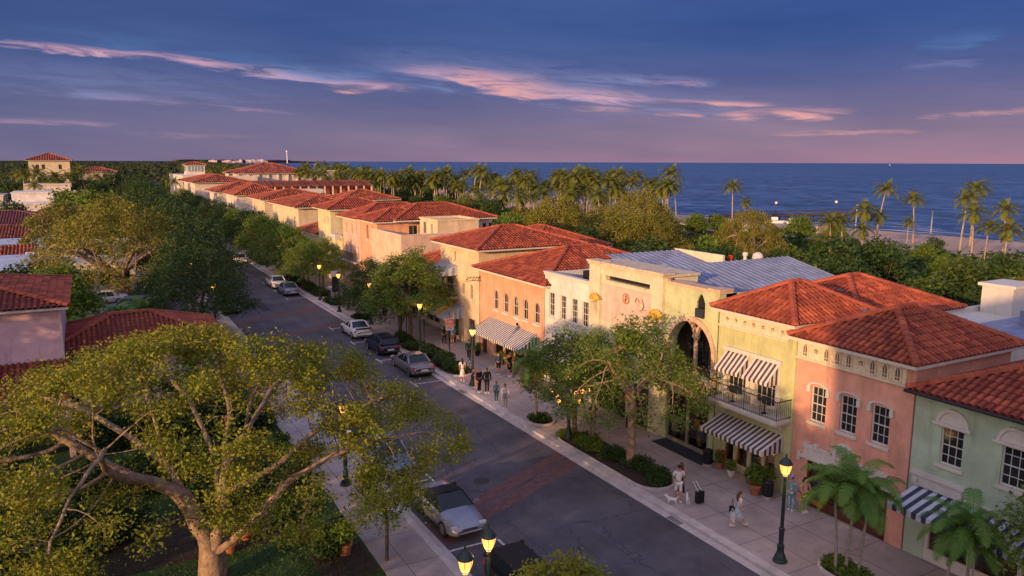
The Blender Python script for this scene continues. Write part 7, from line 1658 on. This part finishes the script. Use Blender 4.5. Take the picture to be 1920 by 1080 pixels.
bed('planting_bed', 'long kerbside bed with shrubs around the stout pale trunk', pill(22.96, 25.1, 27.4, 36.6)); bed('planting_bed', 'round bed holding the drooping palm', pill(22.96, 24.6, 38.1, 40.1, 12)); bed('planting_bed', 'shrub bed beside the grey coupe and double trunked tree', pill(22.96, 25.2, 50.4, 64.8)); bed('planting_bed', 'small bed with metal bench near the far lamp', pill(22.96, 25, 72.8, 77)); bed('planting_bed', 'hedge bed beside the silver and white sedans', pill(22.96, 24.9, 88.5, 108)); bed('planting_bed', 'small bed at the lit lamp and grey cabinet', pill(22.96, 24.9, 82, 87.4)); bed('planting_bed', 'small bed at the foot of the three slender palms', pill(24.2, 26.0, 17.0, 19.2)); bed('planting_bed', 'far bed by the lone white car', pill(22.96, 24.8, 120, 132))
SH = 'low shrubs in the kerbside beds'; LFS = LF_STREET; LFD = LF_DARK
for k, (x, y, rx, ry, h, lm, lb) in enumerate(((24.1, 28.7, .85, 1.0, .55, LFD, 'dark clipped shrubs at the near rounded end of the long bed'), (24.3, 30.2, .7, .8, .7, LFD, 'dark shrubs at the base of the stout pale trunk'), (23.9, 31.9, .7, .8, .8, LFD, 'deep green mound between the two trunks of the long bed'), (23.7, 33.6, .7, .9, .75, LF_BRIGHT, 'yellow green leafy shrub in the middle of the long bed'), (24.3, 34.6, .5, .6, .6, LFD, 'dark shrub behind the yellow green one'), (23.7, 36.0, .6, .5, .35, LFS, 'grassy low cover around the lamp base'),
    (23.75, 39.1, .72, .72, .6, LFD, 'dark bushes around the palm foot in the round bed'), (24.0, 51.9, .9, 1.2, 1.0, LFD, 'rounded hedge mound at the near end beside the grey coupe'), (24.1, 54.4, .9, 1.3, 1.0, LFD, 'middle hedge mound beside the grey coupe'), (24.1, 57.0, .9, 1.3, .95, LFD, 'hedge mound beside the parking pole'), (24.0, 60.2, .8, 1.3, .7, LFD, 'low hedge in front of the double trunks'), (24.0, 63.6, .8, 1.1, .9, LFD, 'dark hedge beyond the double trunks'),
    (24, 75, .8, 1.4, .35, LFD, 'low green cover beneath the metal bench'), (23.9, 84.6, .8, 1.9, .6, LFD, 'low shrubs around the grey cabinet'), (24, 91, .8, 2.2, .9, LFD, 'hedge piece beside the silver sedan'), (24, 95.5, .8, 2.2, .9, LFD, 'hedge piece between silver and white sedans'), (24, 100, .8, 2.2, .9, LFD, 'hedge piece beside the white sedan'), (24, 104.8, .8, 2.0, .8, LFD, 'hedge piece at the twin trunk tree'), (25.1, 18.1, .75, .9, .3, LFS, 'small green plants at the foot of the three slender palms'), (24, 126, .8, 4, .8, LFD, 'far hedge beside the lone white car'))):
    shrub('shrub', lb, (x, y, .2), rx, ry, h, int(1500 + 1500 * rx * ry), .11 if y < 45 else .17, lm, 100 + k, SH)
GH = 'dark garden hedges and bushes around the great oak'
for k, (x, y, rx, ry, h, lb) in enumerate(((-1.5, 34.5, 3.6, 1.2, 2.2, 'dark hedge behind the oak trunk, left part'), (5.6, 36.2, 2.6, 1.3, 2.4, 'dark hedge behind the oak trunk, right part'), (7.4, 33.2, 1.2, 1.5, 1.3, 'rounded dark bush beside the lawn at the pavement'), (-4.8, 30.2, 1.8, 1.4, 1.7, 'dark bush at the bottom left corner'), (-1.6, 28.0, 1.4, 1.0, .8, 'low bush beside the lawn at the bottom left'), (8.3, 39.5, .8, 3.2, 1.5, 'dark hedge along the left pavement, nearer piece'), (8.3, 46.5, .8, 3.2, 1.6, 'dark hedge along the left pavement, farther piece'), (2, 40, 4, 1.5, 2.6, 'tall dark bushes behind the garden'), (-7, 37, 3, 2, 2.6, 'tall dark bushes in the left of the garden'), (7.9, 29.3, .7, .8, 1.2, 'bushy plant in front of the pavement by the lawn'), (3, 47.5, 5, 2, 2.4, 'dark bushes in front of the low tiled wing'), (-7, 72, 5, 2, 2, 'dark bushes behind the pink house'), (6, 70, 3, 2, 1.8, 'dark bushes behind the low tiled wing'))):
    shrub('hedge', lb, (x, y, .05), rx, ry, h, int(3000 + 900 * rx * ry * h), .17, LFD, 200 + k, GH, 'hedge')
TERRA = mat('terracotta', (.30, .11, .06), .8, .2, 4)
def pot(x, y, s, label, lm=LF_BRIGHT, plant=True, m=TERRA, z=.12, flowers=None):
    t = thing('potted_plant' if plant else 'flower_pot', label, 'potted plant' if plant else 'pot', (x, y, z), 'pots and potted plants'); b = MB(); b.lathe(x, y, [(.16 * s, z), (.24 * s, z + .32 * s), (.26 * s, z + .34 * s), (.26 * s, z + .40 * s), (.21 * s, z + .40 * s), (.20 * s, z + .33 * s)], 12); b.build('pot', m, t)
    if plant:
        rng = np.random.default_rng(int(abs(x * 100 + y * 37)) % 9999); n = 420; u = rng.normal(size=(n, 3)); u /= np.linalg.norm(u, axis=1)[:, None]; C = u * rng.uniform(.3, 1, n)[:, None] * np.array([.38, .38, .42]) * s + np.array([0, 0, .75 * s]); V, F_ = leaf_quads(C, .16 * s, rng, .2, .35, u); raw_mesh('foliage', V, F_, lm, rng.random(n), t)
        b = MB(); b.tube([(x, y, z + .3 * s), (x, y, z + .7 * s)], .025, 4); b.build('stem', BARKD, t)
        if flowers:
            b = MB()
            for _ in range(14): q = rng.normal(size=3); q /= np.linalg.norm(q); b.ball((x + q[0] * .36 * s, y + q[1] * .36 * s, z + .78 * s + abs(q[2]) * .38 * s), .045, 5)
            b.build('flowers', flowers, t)
FLR = mat('flower_red', (.5, .03, .03), .7, .1); FLO = mat('flower_orange', (.6, .18, .03), .7, .1)
pot(28.2, 28.2, .9, 'potted red-flowered plant under the left of the brown striped awning', flowers=FLR); pot(28.0, 27.2, .8, 'pale pot with leafy plant in the flower shop window row', m=WHT); pot(28.1, 26.1, .7, 'small potted herb before the flower shop glass'); pot(27.4, 25.0, 1.35, 'large spilling fern in a pot in front of the flower shop'); pot(28.1, 24.9, 1.2, 'tall leafy potted plant by the lime pilaster'); pot(27.6, 55.6, .95, 'dark tub with green plant left of the salmon shopfront', m=IRON); pot(28.1, 56.3, .8, 'potted red blossoms beside the wooden door of the salmon building', flowers=FLR); pot(28.1, 52.2, 1.0, 'leafy tub plant under the black and white awning', m=IRON); pot(28.0, 50.9, .9, 'orange flowered tub under the black and white awning', flowers=FLO); pot(27.8, 60.9, 1.3, 'large green tub palm beneath the grey awnings', m=IRON)
pot(7.2, 30.9, 1.2, 'terracotta pot on the lawn behind the right oak limb', plant=False, z=.05); pot(5.0, 32.3, 1.5, 'large round terracotta jar behind the oak trunk', plant=False, z=.05); pot(4.2, 31.4, 1.0, 'small terracotta jar nearer the oak trunk', plant=False, z=.05); pot(8.3, 29.0, 1.3, 'squat terracotta pot with plant at the lawn edge', z=.05)
# leaning fig trunk with lamp-lit hanging fruit baskets beside the second lamp
t = thing('leaning_trunk', 'gnarled leaning fig trunk with orange-lit bark beside the second street lamp', 'tree', (24.4, 34.2, .2)); b = MB()
b.tube([(24.0, 34.0, .2), (24.25, 34.2, .9), (24.55, 34.5, 1.7), (24.6, 34.7, 2.9), (24.3, 34.9, 4.0)], [.16, .13, .12, .1, .05], 8); b.tube([(24.1, 34.1, .5), (24.05, 34.4, 1.5), (23.9, 34.9, 2.8), (23.7, 35.2, 3.8)], [.11, .09, .07, .04], 6); b.build('trunk', BARK, t, smooth=True)
rng = np.random.default_rng(5); n = 2600; C = rng.normal(size=(n, 3)) * np.array([.8, 1.0, .5]) + np.array([24.1 - 24.4, 34.9 - 34.2, 4.0]); V, F_ = leaf_quads(C, .16, rng); raw_mesh('crown', V, F_, LF_BRIGHT, rng.random(n), t)
OL = mat('orange_lantern', (1, .5, .15), .6, 0, emit=(1, .34, .06), es=2.6)
for k, (x, y, z) in enumerate(((23.0, 36.6, 2.9), (23.15, 36.3, 2.6), (23.2, 36.1, 2.3), (23.9, 35.4, 2.9), (24.0, 35.2, 2.5), (24.1, 35.1, 3.1), (24.5, 34.9, 3.2))):
    q = thing('hanging_lantern', 'small glowing orange lantern hanging in the leaves around the second street lamp', 'lantern', (x, y, z), 'orange lanterns around the second street lamp'); b = MB(); b.lathe(x, y, [(.03, z - .16), (.11, z - .08), (.12, z + .04), (.05, z + .13)], 8); b.build('shade', OL, q); b = MB(); b.tube([(x, y, z + .13), (x, y, z + .6)], .008, 4); b.build('cord', IRON, q)
# grass blades on the lawn
rng = np.random.default_rng(8); n = 26000; C = np.stack([rng.uniform(-8, 9.1, n), rng.uniform(25, 40, n), np.full(n, .09)], 1); V, F_ = leaf_quads(C, .11, rng, -.2, .25, np.tile([0, 0, 1.6], (n, 1))); o = raw_mesh('grass', V, F_, mat('grass_blade', (.03, .085, .015), .8, .3, .8, tint=1, col2=(.06, .10, .02))); o['label'] = 'short dark green lawn grass under the great oak'; o['category'] = 'grass'; o['kind'] = 'stuff'
# ground cover filling the floor of the woods
rng = np.random.default_rng(9); n = 42000; X = rng.uniform(44, 128, n); Y = rng.uniform(20, 200, n); k_ = (X < 175 - 52) ; C = np.stack([X, Y, rng.uniform(.1, 2.4, n)], 1)[k_]; C = C[~((C[:, 0] > 101) & (C[:, 0] < 127) & (C[:, 1] > 115) & (C[:, 1] < 128) & (C[:, 2] > .2))]; V, F_ = leaf_quads(C, .85, rng, .5, .6); o = raw_mesh('undergrowth', V, F_, LF_DARK); o['label'] = 'dense dark undergrowth between the shops and the beach'; o['category'] = 'undergrowth'; o['kind'] = 'stuff'
